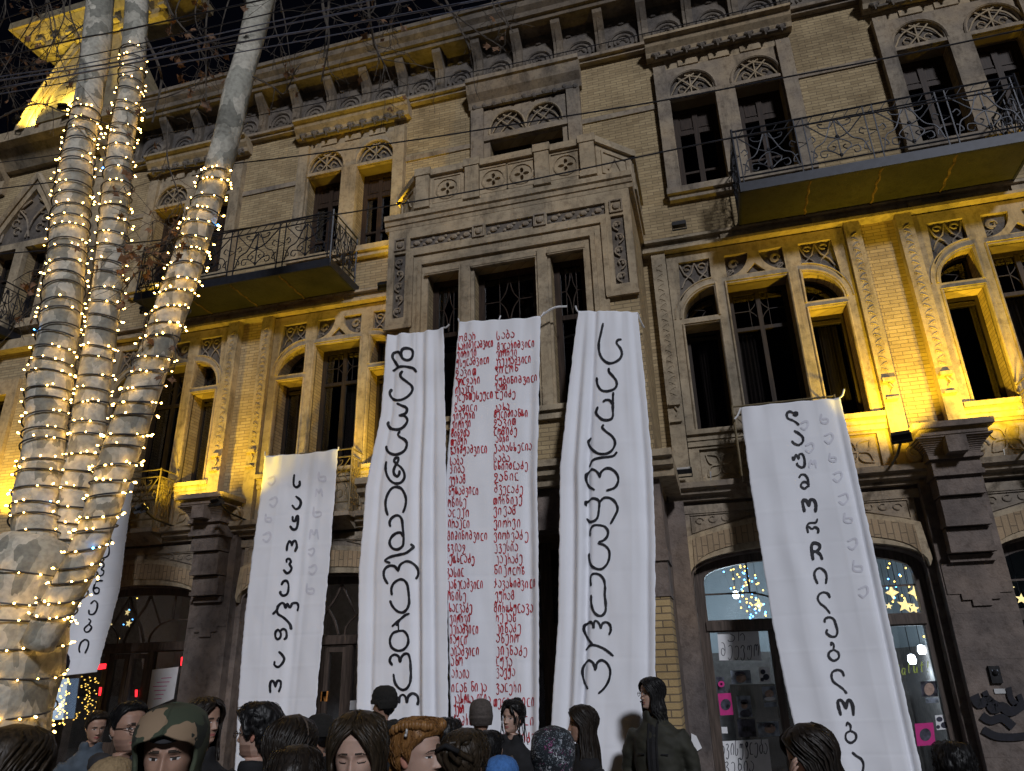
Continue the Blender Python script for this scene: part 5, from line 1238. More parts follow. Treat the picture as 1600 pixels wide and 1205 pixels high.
# ================================================================== FLOODLIGHTS
def flood(p, aim, power, label, lit=True, size=R(120), blend=.8, lens=True, colr=(1, .67, .04), body=True, rad=.05):
    p = Vector(p); d = Vector(aim).normalized()
    q = d.to_track_quat('-Z', 'Y').to_matrix().to_4x4()
    root = empty('floodlight', tuple(p)); tag(root, label, 'floodlight', 'floodlights on the facade')
    m = Mb(); m.box(-.10, .10, -.065, .065, -.02, .04); m.box(-.11, -.10, -.02, .02, -.03, .09); m.box(.10, .11, -.02, .02, -.03, .09); m.box(-.11, .11, -.02, .02, .09, .10)
    o = m.build('housing', 'dark_metal', root); o.matrix_local = q
    g = Mb().box(-.085, .085, -.05, .05, -.028, -.022).build('lens', 'flood_lens' if lit else 'pale_metal', root); g.matrix_local = q
    if lit:
        ld = bpy.data.lights.new('flood_lamp', 'SPOT'); ld.energy = power; ld.color = colr; ld.spot_size = size; ld.spot_blend = blend; ld.shadow_soft_size = rad
        lo = bpy.data.objects.new('flood_lamp', ld); col.objects.link(lo); lo.parent = root; lo.matrix_local = Matrix.Translation(d*.05) @ q
    return root
FO = W-1.0
flood((-4.44, 8.92, 7.55), (.0, .12, 1), 210, 'lit floodlight on the side of the bay aimed up at the cornice', size=R(84), blend=.5)
flood((.10, W-.22, 8.30), (0, -.1, 1), 0, 'unlit floodlight on the string course just right of the bay', lit=False)
def ff(x, sx, p, lb):
    r_ = flood((x, FO, 4.36), (sx, .72, 1), p, lb, size=R(112), blend=1.0)
    Mb().tube([(0, .02, -.02), (0, .3, -.12), (0, .75, -.16)], .016, 6).build('arm', 'dark_metal', r_)
ff(2.30, .22, 400, 'lit floodlight on the ledge left of the right stone corbel'); ff(3.74, -.12, 320, 'lit floodlight on the ledge right of the right stone corbel')
ff(mir(2.40), .25, 110, 'lit floodlight on the ledge right of the left stone corbel'); ff(mir(3.75), .30, 270, 'lit floodlight on the ledge left of the left stone corbel')
ff(-4.42, -.18, 270, 'lit floodlight on the ledge behind the big looping banner, lighting the window jamb')
flood((-.25, W-.42, 4.34), (0, -.5, 1), 0, 'unlit pale floodlight on the ledge right of the bay', lit=False)
flood((-11.9, TW-.6, 4.36), (0, .6, 1), 420, 'lit floodlight on the ledge of the tower behind the trunk', size=R(80), blend=1)
flood((-13.35, 8.90, 13.2), (.15, .35, .95), 420, 'lit floodlight on the tower ledge aimed at the roof', size=R(150), colr=(1, .72, .10)); flood((-12.1, 8.90, 13.2), (-.1, .3, .95), 300, 'lit floodlight on the tower ledge before the dormer', size=R(150), colr=(1, .72, .10))
flood((-9.6, W-.45, 8.3), (0, .1, 1), 60, 'lit floodlight on the string course behind the middle stem', size=R(100))
ff(5.9, 0, 220, 'lit floodlight on the ledge at the right edge of the facade')
# ================================================================== SHOP CONTENTS, SHEETS AND SIGNS
GY = W+.16
def quad(pts, Y, name, mat, label=None, cat=None, parent=None, group=None, th=.004):
    P = [at(u, v, Y) for u, v in pts]; f = P+[p+Vector((0, th, 0)) for p in P]
    o = Mb().add(f, [(0, 1, 2, 3), (7, 6, 5, 4), (0, 4, 5, 1), (1, 5, 6, 2), (2, 6, 7, 3), (3, 7, 4, 0)]).build(name, mat, parent)
    if label: tag(o, label, cat, group)
    return o
def R4(x0, y0, x1, y1, sk=0): return [(x0, y0), (x1, y0-sk), (x1+(y1-y0)*.12, y1-sk), (x0+(y1-y0)*.12, y1)]
def put_y(m, Y):
    def f(pts, wd):
        P = spline([(x, y, 0) for x, y in pts], 4); L = []; Rr = []
        for i, p in enumerate(P):
            t = (P[min(i+1, len(P)-1)]-P[max(i-1, 0)]); t = t.normalized() if t.length > 0 else Vector((1, 0, 0)); nn = Vector((-t.y, t.x, 0))*wd*.5
            L.append(at(*(p+nn)[:2], Y)); Rr.append(at(*(p-nn)[:2], Y))
        m.add(L+Rr, [(i, i+1, len(P)+i+1, len(P)+i) for i in range(len(P)-1)])
    return f
YS = GY+.035
a = quad([(1120.7, 989), (1185, 986), (1190, 1032), (1124, 1032)], YS, 'handwritten_sign', 'paper', 'white handwritten sheet high in the shop window left of the wide banner', 'sign')
m = Mb(); pf = put_y(m, YS-.003); write('არ', 1137, 1168, 1004, 17, -.05, pf, 1.1); write('შეეგუო', 1126, 1187, 1028, 23, 0, pf, 1.1); m.build('lettering', 'ink', a)
a = quad([(1115.7, 1159), (1200, 1155), (1208, 1222), (1119, 1222)], YS, 'handwritten_sign', 'paper', 'large white handwritten sheet low in the shop window, by the green sleeved woman', 'sign')
m = Mb(); pf = put_y(m, YS-.003); write('თავისუფლება', 1118, 1201, 1184, 24, -.05, pf, 1.2); write('ჩვენია', 1122, 1180, 1208, 22, -.02, pf, 1.2); m.build('lettering', 'ink', a)
def poster(px, mat, label, blob=None, bm='photo_skin'):
    o = quad(px, YS, 'poster', mat, label, 'poster', group='prints taped inside the shop windows')
    if blob:
        for (u, v, ru, rv, mt) in blob:
            n = 14; c = [(u+ru*math.cos(2*PI*i/n), v+rv*math.sin(2*PI*i/n)) for i in range(n)]
            Mb().add([at(*p, YS-.003) for p in c], [tuple(range(n))]).build('print', mt, o)
    return o
poster(R4(1141, 1048, 1172, 1069, 1), 'photo_print', 'pale photo print of a face lying sideways under the upper handwritten sheet', [(1158, 1060, 8, 7, 'photo_skin'), (1156, 1053, 8, 4, 'photo_dark')])
poster(R4(1185, 1043, 1202, 1067, 1), 'paper', 'black and white crowded print at the right of the left shop pane', [(1192, 1050, 4, 4, 'ink'), (1197, 1058, 5, 5, 'ink'), (1191, 1062, 3, 3, 'ink')])
poster(R4(1119, 1058, 1131, 1082), 'photo_dark', 'small dark print with a pink disc above the pink poster', [(1127, 1069, 5, 5, 'pink_paper'), (1127, 1069, 2, 2, 'photo_dark')])
poster(R4(1121.4, 1084, 1142, 1118, 1), 'pink_paper', 'bright pink poster with a dark disc in the left shop pane', [(1134, 1101, 8, 9, 'photo_dark')])
poster(R4(1150.4, 1088, 1172, 1121, 1), 'photo_print', 'portrait photo of a dark haired man next to the pink poster', [(1163, 1102, 5, 6, 'photo_skin'), (1163, 1097, 6, 4, 'photo_dark'), (1165, 1115, 9, 6, 'photo_dark')])
poster(R4(1190, 1073, 1211, 1094, 1), 'photo_print', 'brownish photo of a face at the right edge of the left shop pane', [(1202, 1084, 7, 6, 'photo_skin'), (1203, 1092, 9, 3, 'paper')])
poster(R4(1194, 1098, 1213, 1105, 1), 'photo_print', 'narrow greenish caption strip under the brownish face photo')
poster(R4(1151, 1124, 1179, 1152, 1), 'photo_dark', 'nearly black print in the bottom row of the left shop pane')
poster(R4(1183, 1129, 1216, 1152, 2), 'photo_print', 'wide pale face photo in the bottom right of the left shop pane', [(1203, 1139, 9, 7, 'photo_skin'), (1201, 1133, 10, 4, 'photo_dark')])
poster(R4(1127, 1136, 1136, 1146), 'paper', 'tiny white square slip at lower left of the left shop pane')
poster(R4(1438, 1065, 1463, 1089, 1), 'photo_dark', 'dark poster with a large pale bald face in the right shop pane', [(1452, 1077, 8, 10, 'photo_skin')])
poster(R4(1446, 1091, 1466, 1099, 1), 'photo_print', 'narrow caption strip under the bald face poster')
poster(R4(1429, 1131, 1458, 1166, 2), 'pink_paper', 'bright pink poster with a dark disc in the right shop pane', [(1446, 1148, 9, 10, 'photo_dark')])
poster(R4(1461, 1118, 1481, 1141, 2), 'paper', 'black and white crowded print in the right shop pane beside the pink poster', [(1468, 1124, 5, 4, 'ink'), (1476, 1133, 6, 5, 'ink'), (1466, 1136, 3, 3, 'ink')])
m = Mb(); write('Salut!', 1398, 1456, 1057, 17, -.12, put_y(m, YS-.004), 1.4)
o = m.build('window_writing', 'chalk_green'); tag(o, 'yellow green handwriting Salut on the glass of the right shop pane', 'writing')
glow('lamp_dim', (.30, .42, .6), .9)
# stars, lamps and fairy curtains behind the glass
def star(p, s, mat='star_paper', pts=5, rotz=0, label=''):
    m = Mb(); n = pts*2; v = [(0, -.35*s, 0), (0, .35*s, 0)]
    for i in range(n):
        r = s if i % 2 == 0 else s*.42; a_ = PI*i/pts+rotz; v.append((r*math.sin(a_), 0, r*math.cos(a_)*(1.25 if pts == 4 else 1)))
    m.add(v, [(0, 2+i, 2+(i+1) % n) for i in range(n)]+[(1, 2+(i+1) % n, 2+i) for i in range(n)])
    root = empty('star_lantern', tuple(p)); tag(root, label, 'star lantern', 'star lanterns in the shop windows')
    m.build('shade', mat, root); Mb().tube([(0, 0, s*.9), (0, 0, s*.9+.5)], .003, 4).build('string', 'cable', root)
for (u, v, s, k, lb) in ((1394, 926, .085, 4, 'slim four pointed star beside the top of the wide banner edge'), (1431, 926, .10, 4, 'slim four pointed star in the middle of the right transom'), (1414, 946, .10, 5, 'large glowing five pointed star low in the right transom'), (1428, 951, .07, 5, 'small five pointed star next to the large one in the right transom'), (1389, 947, .045, 5, 'tiny star close to the banner edge in the right transom'),
    (1186, 945, .075, 4, 'slim star among the fairy lights of the left transom'), (1573, 918, .09, 4, 'slim star at the left of the rightmost arch window'), (1596, 936, .07, 5, 'five pointed star at the right frame edge'),
    (177, 934, .10, 5, 'large pale star beside the narrow banner in the left doorway transom'), (199, 957, .06, 5, 'small yellow star above the glazing bar of the left doorway'), (201, 974, .07, 5, 'small yellow star below the glazing bar of the left doorway'), (171, 976, .07, 4, 'slim pale star low beside the narrow banner')):
    star(at(u, v, 10.62), s, pts=k, rotz=.2 if k == 5 else 0, label=lb)
tiny = Mb(); tiny.ball((0, 0, 0), .011, 6, 4)
def tmesh(mat):
    me = bpy.data.meshes.new('bulb'); me.from_pydata(tiny.v, [], tiny.f); me.materials.append(MATS[mat]); return me
glow('tiny_warm', (1, .58, .10), 7); glow('tiny_blue', (.12, .45, 1), 10)
TWm, TBm = tmesh('tiny_warm'), tmesh('tiny_blue')
def curtain_lights(label, spots, Y):
    rg = random.Random(len(spots)); P = [at(u, v, Y+rg.uniform(-.05, .05)) for u, v, c in spots]
    root = empty('fairy_light_curtain', tuple(P[0])); tag(root, label, 'fairy lights', 'fairy light curtains in the shop windows'); org = P[0]
    for p, (u, v, c) in zip(P, spots):
        o = bpy.data.objects.new('bulb', TBm if c else TWm); col.objects.link(o); o.parent = root; o.location = p-org
    w = Mb(); ps = sorted(P, key=lambda p: (round(p.x/.09), p.z))
    for a_, b_ in zip(ps[:-1], ps[1:]):
        if abs(a_.x-b_.x) < .12: w.tube([a_-org, b_-org], .0015, 3)
    w.build('wire', 'cable_pale', root)
rg = random.Random(5)
sp = []
for i in range(98):
    t = rg.random()**.8; v = 985+165*t; u = 1461+t*44+rg.gauss(0, 6)-(6 if t < .2 else 0); sp.append((u, v, rg.random() < .05))
curtain_lights('warm fairy light curtain inside the right edge of the right shop pane', sp, 10.5)
sp = [(1156+rg.gauss(0, 12)+(v-890)*.32, v, rg.random() < .45) for v in np.linspace(880, 966, 64)]
curtain_lights('mixed blue and yellow fairy lights in the left transom of the right shop', sp, 10.5)
sp = [(rg.choice([rg.uniform(1385, 1462), 1448+rg.gauss(0, 6)]), rg.uniform(870, 958), rg.random() < .35) for _ in range(44)]
curtain_lights('sparse fairy lights between the star lanterns of the right transom', sp, 10.5)
sp = [(83+rg.uniform(0, 30)-(v-1062)*.12, v, False) for v in np.linspace(1058, 1132, 56)]
curtain_lights('warm fairy light curtain at the far left window beside the trunk', sp, 9.94)
sp = [(202, 953, 1), (188, 959, 1), (207, 968, 1), (193, 976, 1), (214, 935, 0), (184, 1003, 0), (186, 998, 0), (215, 919, 0)]
curtain_lights('few blue fairy bulbs round the small stars of the left doorway', sp, 10.55)
def hang_lamp(p, r, label, power=0):
    root = empty('hanging_lamp', tuple(p)); tag(root, label, 'lamp', 'lamps inside the right shop')
    m = Mb(); m.loft([[(r*k*math.cos(2*PI*i/10), r*k*math.sin(2*PI*i/10), z) for i in range(10)] for k, z in ((.7, -r), (1, -.2*r), (.8, r), (.25, 1.3*r))]); m.build('shade', 'lamp_white', root)
    Mb().tube([(0, 0, 1.3*r), (0, 0, 3.74-p.z)], .006, 4).build('cord', 'cable', root)
    if power:
        ld = bpy.data.lights.new('lamp_light', 'POINT'); ld.energy = power; ld.color = (.80, .93, 1); ld.shadow_soft_size = .2; lo = bpy.data.objects.new('lamp_light', ld); col.objects.link(lo); lo.parent = root; lo.location = (0, 0, -.3)
hang_lamp(at(1440, 1016, 11.9), .055, 'higher of the two bright lamps behind the right shop pane', 14)
hang_lamp(at(1425, 1031, 11.5), .055, 'lower of the two bright lamps behind the right shop pane', 10)
hang_lamp(at(1150, 930, 12.3), .05, 'lamp deep behind the left transom of the right shop', 34)
o = Mb().box(.0, 2.3, 13.2, 13.5, .12, 1.6); 
o.box(.2, .9, 13.0, 13.2, .12, 1.1); o.box(1.2, 2.4, 12.6, 13.0, .12, .95); o = o.build('shop_counter', 'wood'); tag(o, 'dark wooden counter and shelves deep inside the right shop', 'counter')
# left doorway: notice, red lit signs
a = quad([(236, 1047), (279, 1042), (271, 1092), (228, 1110)], GY+.03, 'notice', 'paper', 'white printed notice with pinkish lines on the glass of the left doorway', 'notice')
m = Mb(); pf = put_y(m, GY+.027)
for i, (x0, x1) in enumerate(((252, 268), (246, 266), (241, 263), (244, 262), (247, 260), (246, 258))): pf([(x0-i*1.1, 1060+i*6.5), ((x0+x1)/2-i*1.1, 1059.4+i*6.5), (x1-i*1.1, 1059+i*6.5)], 1.0)
m.build('print', 'pink_paper', a)
a = quad([(357, 1072), (371, 1071), (366, 1116), (351, 1118)], GY+.3, 'led_sign', 'sign_red', 'red glowing led sign in the window left of the short banner', 'led sign')
quad([(358, 1074), (369, 1073), (367, 1084), (357, 1085)], GY+.29, 'core', 'sign_core', parent=a)
for i, (px, lb) in enumerate((([(147, 1038), (166, 1037), (165, 1045), (146, 1047)], 'red light strip right under the narrow banner end'), ([(155, 1074), (159, 1074), (157, 1087), (154, 1087)], 'small red light on the left door stile'), ([(211, 1078), (215, 1078), (214, 1089), (211, 1089)], 'small red light on the middle door stile'), ([(283, 1027), (287, 1026), (286, 1040), (282, 1040)], 'small red light by the doorway pilaster'), ([(357, 1012), (377, 1011), (377, 1013), (357, 1014)], 'thin red light line above the glowing led sign'))):
    quad(px, GY-.005 if i != 4 else GY+.3, 'red_light', 'sign_red', lb, 'red light')
quad([(219, 1089), (231, 1087), (230, 1093), (218, 1095)], GY+.3, 'blue_screen', 'lamp_cold', 'small pale blue screen beside the printed notice', 'screen')
quad([(78, 1062), (106, 1060), (98, 1124), (74, 1126)], 10.1, 'lit_panel', 'lamp_dim', 'pale blue lit panel behind the far left fairy light curtain', 'panel')
quad([(500, 1081), (513, 1080), (511, 1096), (500, 1096)], GY+.02, 'orange_sticker', 'orange_label', 'orange sticker on the dark door right of the short banner', 'sticker')
quad([(547, 1095), (557, 1094), (556, 1109), (546, 1110)], GY+.02, 'white_sticker', 'paper', 'white sticker on the dark door edge beside the big looping banner', 'sticker')
quad([(1080, 1146), (1088, 1150), (1097, 1169), (1081, 1179)], 9.82, 'leaflet', 'paper', 'folded white leaflet at the elbow of the olive jacket man', 'leaflet')
m = Mb(); p = at(1554, 1054, W-.16); m.box(p.x-.055, p.x+.055, W-.20, W-.161, p.z-.09, p.z+.09); m.ball((p.x, W-.2, p.z+.02), .035, 8, 5)
o = m.build('intercom', 'dark_metal'); tag(o, 'dark intercom box on the stone pilaster at the right edge', 'intercom'); frame = Mb().box(p.x-.03, p.x+.03, W-.206, W-.20, p.z+.0, p.z+.05).build('screen', 'photo_print', o)
p = at(1562, 1080, W-.17); o = Mb().box(p.x-.055, p.x+.055, W-.175, W-.165, p.z-.025, p.z+.025).build('name_plate', 'pale_metal'); tag(o, 'small white name plate under the dark intercom', 'plate')
# pipes and lamp brackets on the ledge
def pipe(px, Y, r, label, mat='dark_metal', cat='pipe'):
    o = Mb().tube([at(u, v, Y) for u, v in px], r, 5).build('conduit', mat); tag(o, label, cat); return o
pipe([(1110, 737), (1111, 752), (1160, 748)], W-.3, .012, 'thin pale conduit bent over the ledge below the left window of the right group', 'pale_metal')
pipe([(1568, 702), (1570, 716), (1600, 713)], W-.3, .012, 'thin pale conduit bent over the ledge right of the stone corbel', 'pale_metal')


m = Mb(); pf = put_y(m, W-.185)
for l, wd in (([(1522, 1086), (1530, 1100), (1545, 1094), (1552, 1108), (1566, 1104), (1580, 1112), (1600, 1100)], 15), ([(1538, 1080), (1545, 1092), (1560, 1102)], 9), ([(1576, 1074), (1580, 1092), (1590, 1102)], 9), ([(1592, 1085), (1598, 1100)], 8), ([(1534, 1118), (1548, 1126), (1566, 1122), (1584, 1136)], 13), ([(1536, 1140), (1556, 1150), (1580, 1152), (1602, 1150)], 12)): pf(l, wd)
tag(m.build('painted_scrawl', 'paint_black'), 'black painted scrawls low on the stone pilaster under the intercom', 'graffiti')
# ================================================================== PEOPLE
def hair_mat(name, c, c2):
    m, n, l, b = nt(name)
    tc = n.new('ShaderNodeTexCoord'); mp = n.new('ShaderNodeMapping'); mp.inputs['Scale'].default_value = (90, 90, 5); l.new(tc.outputs['Object'], mp.inputs[0])
    n1 = n.new('ShaderNodeTexNoise'); n1.inputs['Scale'].default_value = 1; n1.inputs['Detail'].default_value = 4; l.new(mp.outputs[0], n1.inputs['Vector'])
    r = ramp(n, [(.35, c), (.7, c2)]); l.new(n1.outputs['Fac'], r.inputs[0]); l.new(r.outputs[0], b.inputs['Base Color'])
    bp = n.new('ShaderNodeBump'); bp.inputs['Strength'].default_value = .6; bp.inputs['Distance'].default_value = .004; l.new(n1.outputs['Fac'], bp.inputs['Height']); l.new(bp.outputs[0], b.inputs['Normal'])
    b.inputs['Roughness'].default_value = .48; b.inputs['Specular IOR Level'].default_value = .35; MATS[name] = m
hair_mat('hair_black', (.004, .004, .005), (.011, .010, .010)); hair_mat('hair_dark', (.008, .006, .005), (.024, .017, .012))
hair_mat('hair_brown', (.014, .010, .006), (.046, .031, .018)); hair_mat('hair_red', (.12, .05, .014), (.34, .17, .055))
def skin(name, c):
    m, n, l, b = nt(name); tc = n.new('ShaderNodeTexCoord'); n1 = n.new('ShaderNodeTexNoise'); n1.inputs['Scale'].default_value = 22; n1.inputs['Detail'].default_value = 5; l.new(tc.outputs['Object'], n1.inputs['Vector'])
    r = ramp(n, [(.3, tuple(x*.86 for x in c)), (.7, tuple(min(1, x*1.08) for x in c))]); l.new(n1.outputs['Fac'], r.inputs[0]); l.new(r.outputs[0], b.inputs['Base Color'])
    b.inputs['Roughness'].default_value = .5; b.inputs['Subsurface Weight'].default_value = .12; b.inputs['Subsurface Radius'].default_value = (.012, .005, .003); b.inputs['Specular IOR Level'].default_value = .4; MATS[name] = m
skin('skin', (.36, .215, .155)); skin('skin_pale', (.46, .30, .235)); skin('stubble', (.29, .175, .13)); skin('lip', (.34, .11, .10)); skin('ear_red', (.48, .22, .16))
plain('brow', (.03, .02, .014), rough=.8); plain('lash', (.018, .012, .01), rough=.6); plain('eye_white', (.55, .52, .5), rough=.3, var=.05)
plain('coat_black', (.010, .010, .012), rough=.85, var=.4, bump=.2); plain('coat_olive', (.024, .024, .017), rough=.75, var=.3, bump=.2); plain('coat_bluegrey', (.060, .078, .10), rough=.85, bump=.2)
plain('coat_brown', (.085, .062, .048), rough=.85, bump=.2); plain('coat_grey', (.03, .03, .034), rough=.9, bump=.2); plain('coat_green', (.012, .10, .085), rough=.85, bump=.2); plain('coat_dkgreen', (.028, .036, .026), rough=.85, bump=.2)
plain('knit_black', (.012, .011, .010), rough=.95, bump=.4, scale=60); plain('knit_grey', (.075, .062, .056), rough=.95, bump=.4, scale=60); plain('knit_tan', (.28, .20, .11), rough=.95, bump=.4, scale=60); plain('knit_blue', (.055, .16, .42), rough=.9, bump=.3, scale=60)
plain('denim', (.02, .024, .04), rough=.9); plain('shoe', (.012, .012, .012), rough=.6); plain('glasses', (.015, .01, .01), rough=.3)
plain('pink_scarf', (.42, .13, .17), rough=.9)
def patches(name, cols, scale, sharp=True):
    m, n, l, b = nt(name); tc = n.new('ShaderNodeTexCoord'); n0 = n.new('ShaderNodeTexNoise'); n0.inputs['Scale'].default_value = scale; l.new(tc.outputs['Object'], n0.inputs['Vector'])
    mx = n.new('ShaderNodeMix'); mx.data_type = 'RGBA'; mx.inputs[0].default_value = .12; l.new(tc.outputs['Object'], mx.inputs[6]); l.new(n0.outputs['Color'], mx.inputs[7])
    v = n.new('ShaderNodeTexVoronoi'); v.inputs['Scale'].default_value = scale; l.new(mx.outputs[2], v.inputs['Vector']); s = n.new('ShaderNodeSeparateColor'); l.new(v.outputs['Color'], s.inputs[0])
    r = ramp(n, cols); r.color_ramp.interpolation = 'CONSTANT'; l.new(s.outputs[0], r.inputs[0]); l.new(r.outputs[0], b.inputs['Base Color']); b.inputs['Roughness'].default_value = .9; MATS[name] = m
patches('camo', [(0, (.045, .058, .036)), (.42, (.022, .026, .02)), (.62, (.065, .08, .05)), (.84, (.27, .19, .12))], 13)
patches('floral', [(0, (.012, .016, .022)), (.55, (.02, .03, .04)), (.70, (.16, .19, .22)), (.82, (.012, .012, .016)), (.90, (.45, .46, .5)), (.96, (.22, .06, .16))], 62)

HT = .235
def interp(tab, t):
    for (a, va), (b_, vb) in zip(tab[:-1], tab[1:]):
        if t <= b_: f = max(0, (t-a)/(b_-a)); f = f*f*(3-2*f)*.5+f*.5; return va+(vb-va)*f
    return tab[-1][1]
TWd = [(0, .024), (.06, .040), (.16, .053), (.30, .064), (.45, .071), (.60, .076), (.75, .074), (.86, .063), (.94, .043), (1, .002)]
TFr = [(0, .068), (.06, .082), (.16, .085), (.30, .087), (.45, .086), (.60, .091), (.75, .086), (.86, .068), (.94, .043), (1, .002)]
TBk = [(0, .040), (.10, .045), (.22, .056), (.35, .078), (.50, .098), (.65, .104), (.78, .094), (.88, .070), (.95, .044), (1, .002)]
def surf(th, t, off=0):
    wd, fr, bk = interp(TWd, t)+off, interp(TFr, t)+off, interp(TBk, t)+off
    c = math.cos(th); s = math.sin(th)
    y = -fr*(abs(c)**.92) if c > 0 else bk*(abs(c)**.95)
    return Vector((wd*(abs(s)**.95)*(1 if s > 0 else -1), y, t*HT+(off*1.0 if t > .9 else off*max(0, (t-.6)/.3))))
g = lambda d, s: math.exp(-(d/s)**2)
def face_disp(x, t, male):
    ax = abs(x); d = 0
    if t > .28:
        hN = .025*min(1, max(0, (.575-t)/.235))**.9
        if t < .335: hN *= max(0, 1-(.335-t)/.035)
        d += hN*g(x, .0082+.0065*max(0, min(1, (.5-t)/.17)))
    d += .007*g(ax-.0125, .0055)*g(t-.337, .018)
    d -= .0105*g(ax-.031, .017)*g(t-.505, .042); d += .0062*g(ax-.031, .0105)*g(t-.492, .026)
    d += (.005 if male else .0025)*g(ax-.028, .022)*g(t-.575, .022)
    d += .006*g(x, .017)*g(t-.226, .013)+.0075*g(x, .014)*g(t-.184, .016)-.0045*g(x, .021)*g(t-.2055, .0065)
    d -= .0035*g(x, .014)*g(t-.140, .018); d += .006*g(x, .016)*g(t-.07, .04); d += .004*g(ax-.042, .018)*g(t-.37, .07)
    return d
def make_body(P, yaw, pitch, roll, male=False, eyes='open', beard=False, skin_m='skin', n=72, nz=66, hands=True):
    """one continuous skin surface: crown, face, neck, shoulders, trunk"""
    m = Mb(); ths = [2*PI*i/n-.5*math.sin(2*PI*i/n) for i in range(n)]
    rings = []; info = []
    for z, wd, fr, bk in ((-.80, .12, .08, .08), (-.55, .11, .07, .07), (-.30, .12, .07, .07), (-.19, .115, .055, .065), (-.14, .085, .045, .060), (-.09, .060, .038, .064), (-.05, .053, .034, .064), (-.02, .051, .036, .060), (-.004, .049, .048, .054)):
        rings.append([Vector((wd*math.sin(a), (-fr if math.cos(a) > 0 else bk)*abs(math.cos(a)), z)) for a in ths]); info.append(None)
    ts = [0.001+.999*(i/nz) for i in range(nz)]; ts = [t if t < .9 else .9+(t-.9) for t in ts]
    for t in ts:
        rg_ = []
        for a in ths:
            p = surf(a, min(t, .998))
            if math.cos(a) > 0: p.y -= face_disp(p.x, t, male)*min(1, math.cos(a)*2.2)
            rg_.append(p)
        rings.append(rg_); info.append(t)
    E_ = Euler((pitch, roll, yaw)).to_matrix(); piv = Vector((0, .02, -.03))
    def headrot(p):
        f = min(1, max(0, (p.z+.10)/.08)); f = f*f*(3-2*f)
        return p if f == 0 else p.lerp(piv+E_ @ (p-piv), f)
    base = len(rings); fsm = []
    for i in range(len(rings)-1):
        for k in range(n):
            a = (rings[i][k]+rings[i+1][(k+1) % n])*.5; t = a.z/HT; mi = 0; ax = abs(a.x)
            if info[i] is not None and a.y < 0:
                if (ax/.0235)**2+((t-.207)/.036)**2 < 1: mi = 1
                elif .012 < ax < .047 and abs(t-(.588-2.2*max(0, ax-.034))) < (.019 if male else .013)*(1 if ax < .034 else .6): mi = 2
                elif eyes == 'closed':
                    if .018 < ax < .045 and abs(t-(.462+1.6*max(0, abs(ax-.031)-.006))) < .0095: mi = 3
                elif eyes == 'open':
                    ex, et = (ax-.031)/.0145, (t-.494)/.022
                    if ex*ex+et*et < 1: mi = 3 if (abs(ax-.031) < .0065 or et > .45) else 4
                if mi == 0 and beard and t < .27 and a.y < .02 and (ax > .03 or t < .165 or t > .238) : mi = 5
            fsm.append((i*n+k, i*n+(k+1) % n, (i+1)*n+(k+1) % n, (i+1)*n+k, mi))
    vs = [headrot(p) for r in rings for p in r]
    o = len(m.v); m.v += [tuple(p) for p in vs]
    for f in fsm: m.f.append(f[:4]); m.mi.append(f[4])
    m.f.append(tuple(range(n))[::-1]); m.mi.append(0); m.f.append(tuple(range((len(rings)-1)*n, len(rings)*n))); m.mi.append(0)
    for s in (-1, 1):                                  # ears grow from the side of the skull
        er = Mb(); c = Vector((s*.071, .012, .44*HT))
        er.ball((0, 0, 0), .031, 12, 9, (.33, .62, 1.0), f=lambda d: 1-.22*g(abs(d.z)-.004, .012)*(1 if d.x*s > 0 else 0)-(.12 if d.z < -.01 else 0))
        rot_ = Euler((R(-12), 0, s*R(-24))).to_matrix()
        m.cur = 6; m.add([headrot(c+rot_ @ Vector(v)) for v in er.v], er.f); m.cur = 0
    if hands:
        for s in (-1, 1): m.add([(s*(v[0])+s*.205, v[1]-.10, v[2]-.70) for v in HAND.v], HAND.f)
    ob = m.build('body', [skin_m, 'lip', 'brow', 'lash', 'eye_white', 'stubble', 'ear_red' if skin_m != 'skin' else skin_m], P, smooth=True)
    return ob, headrot
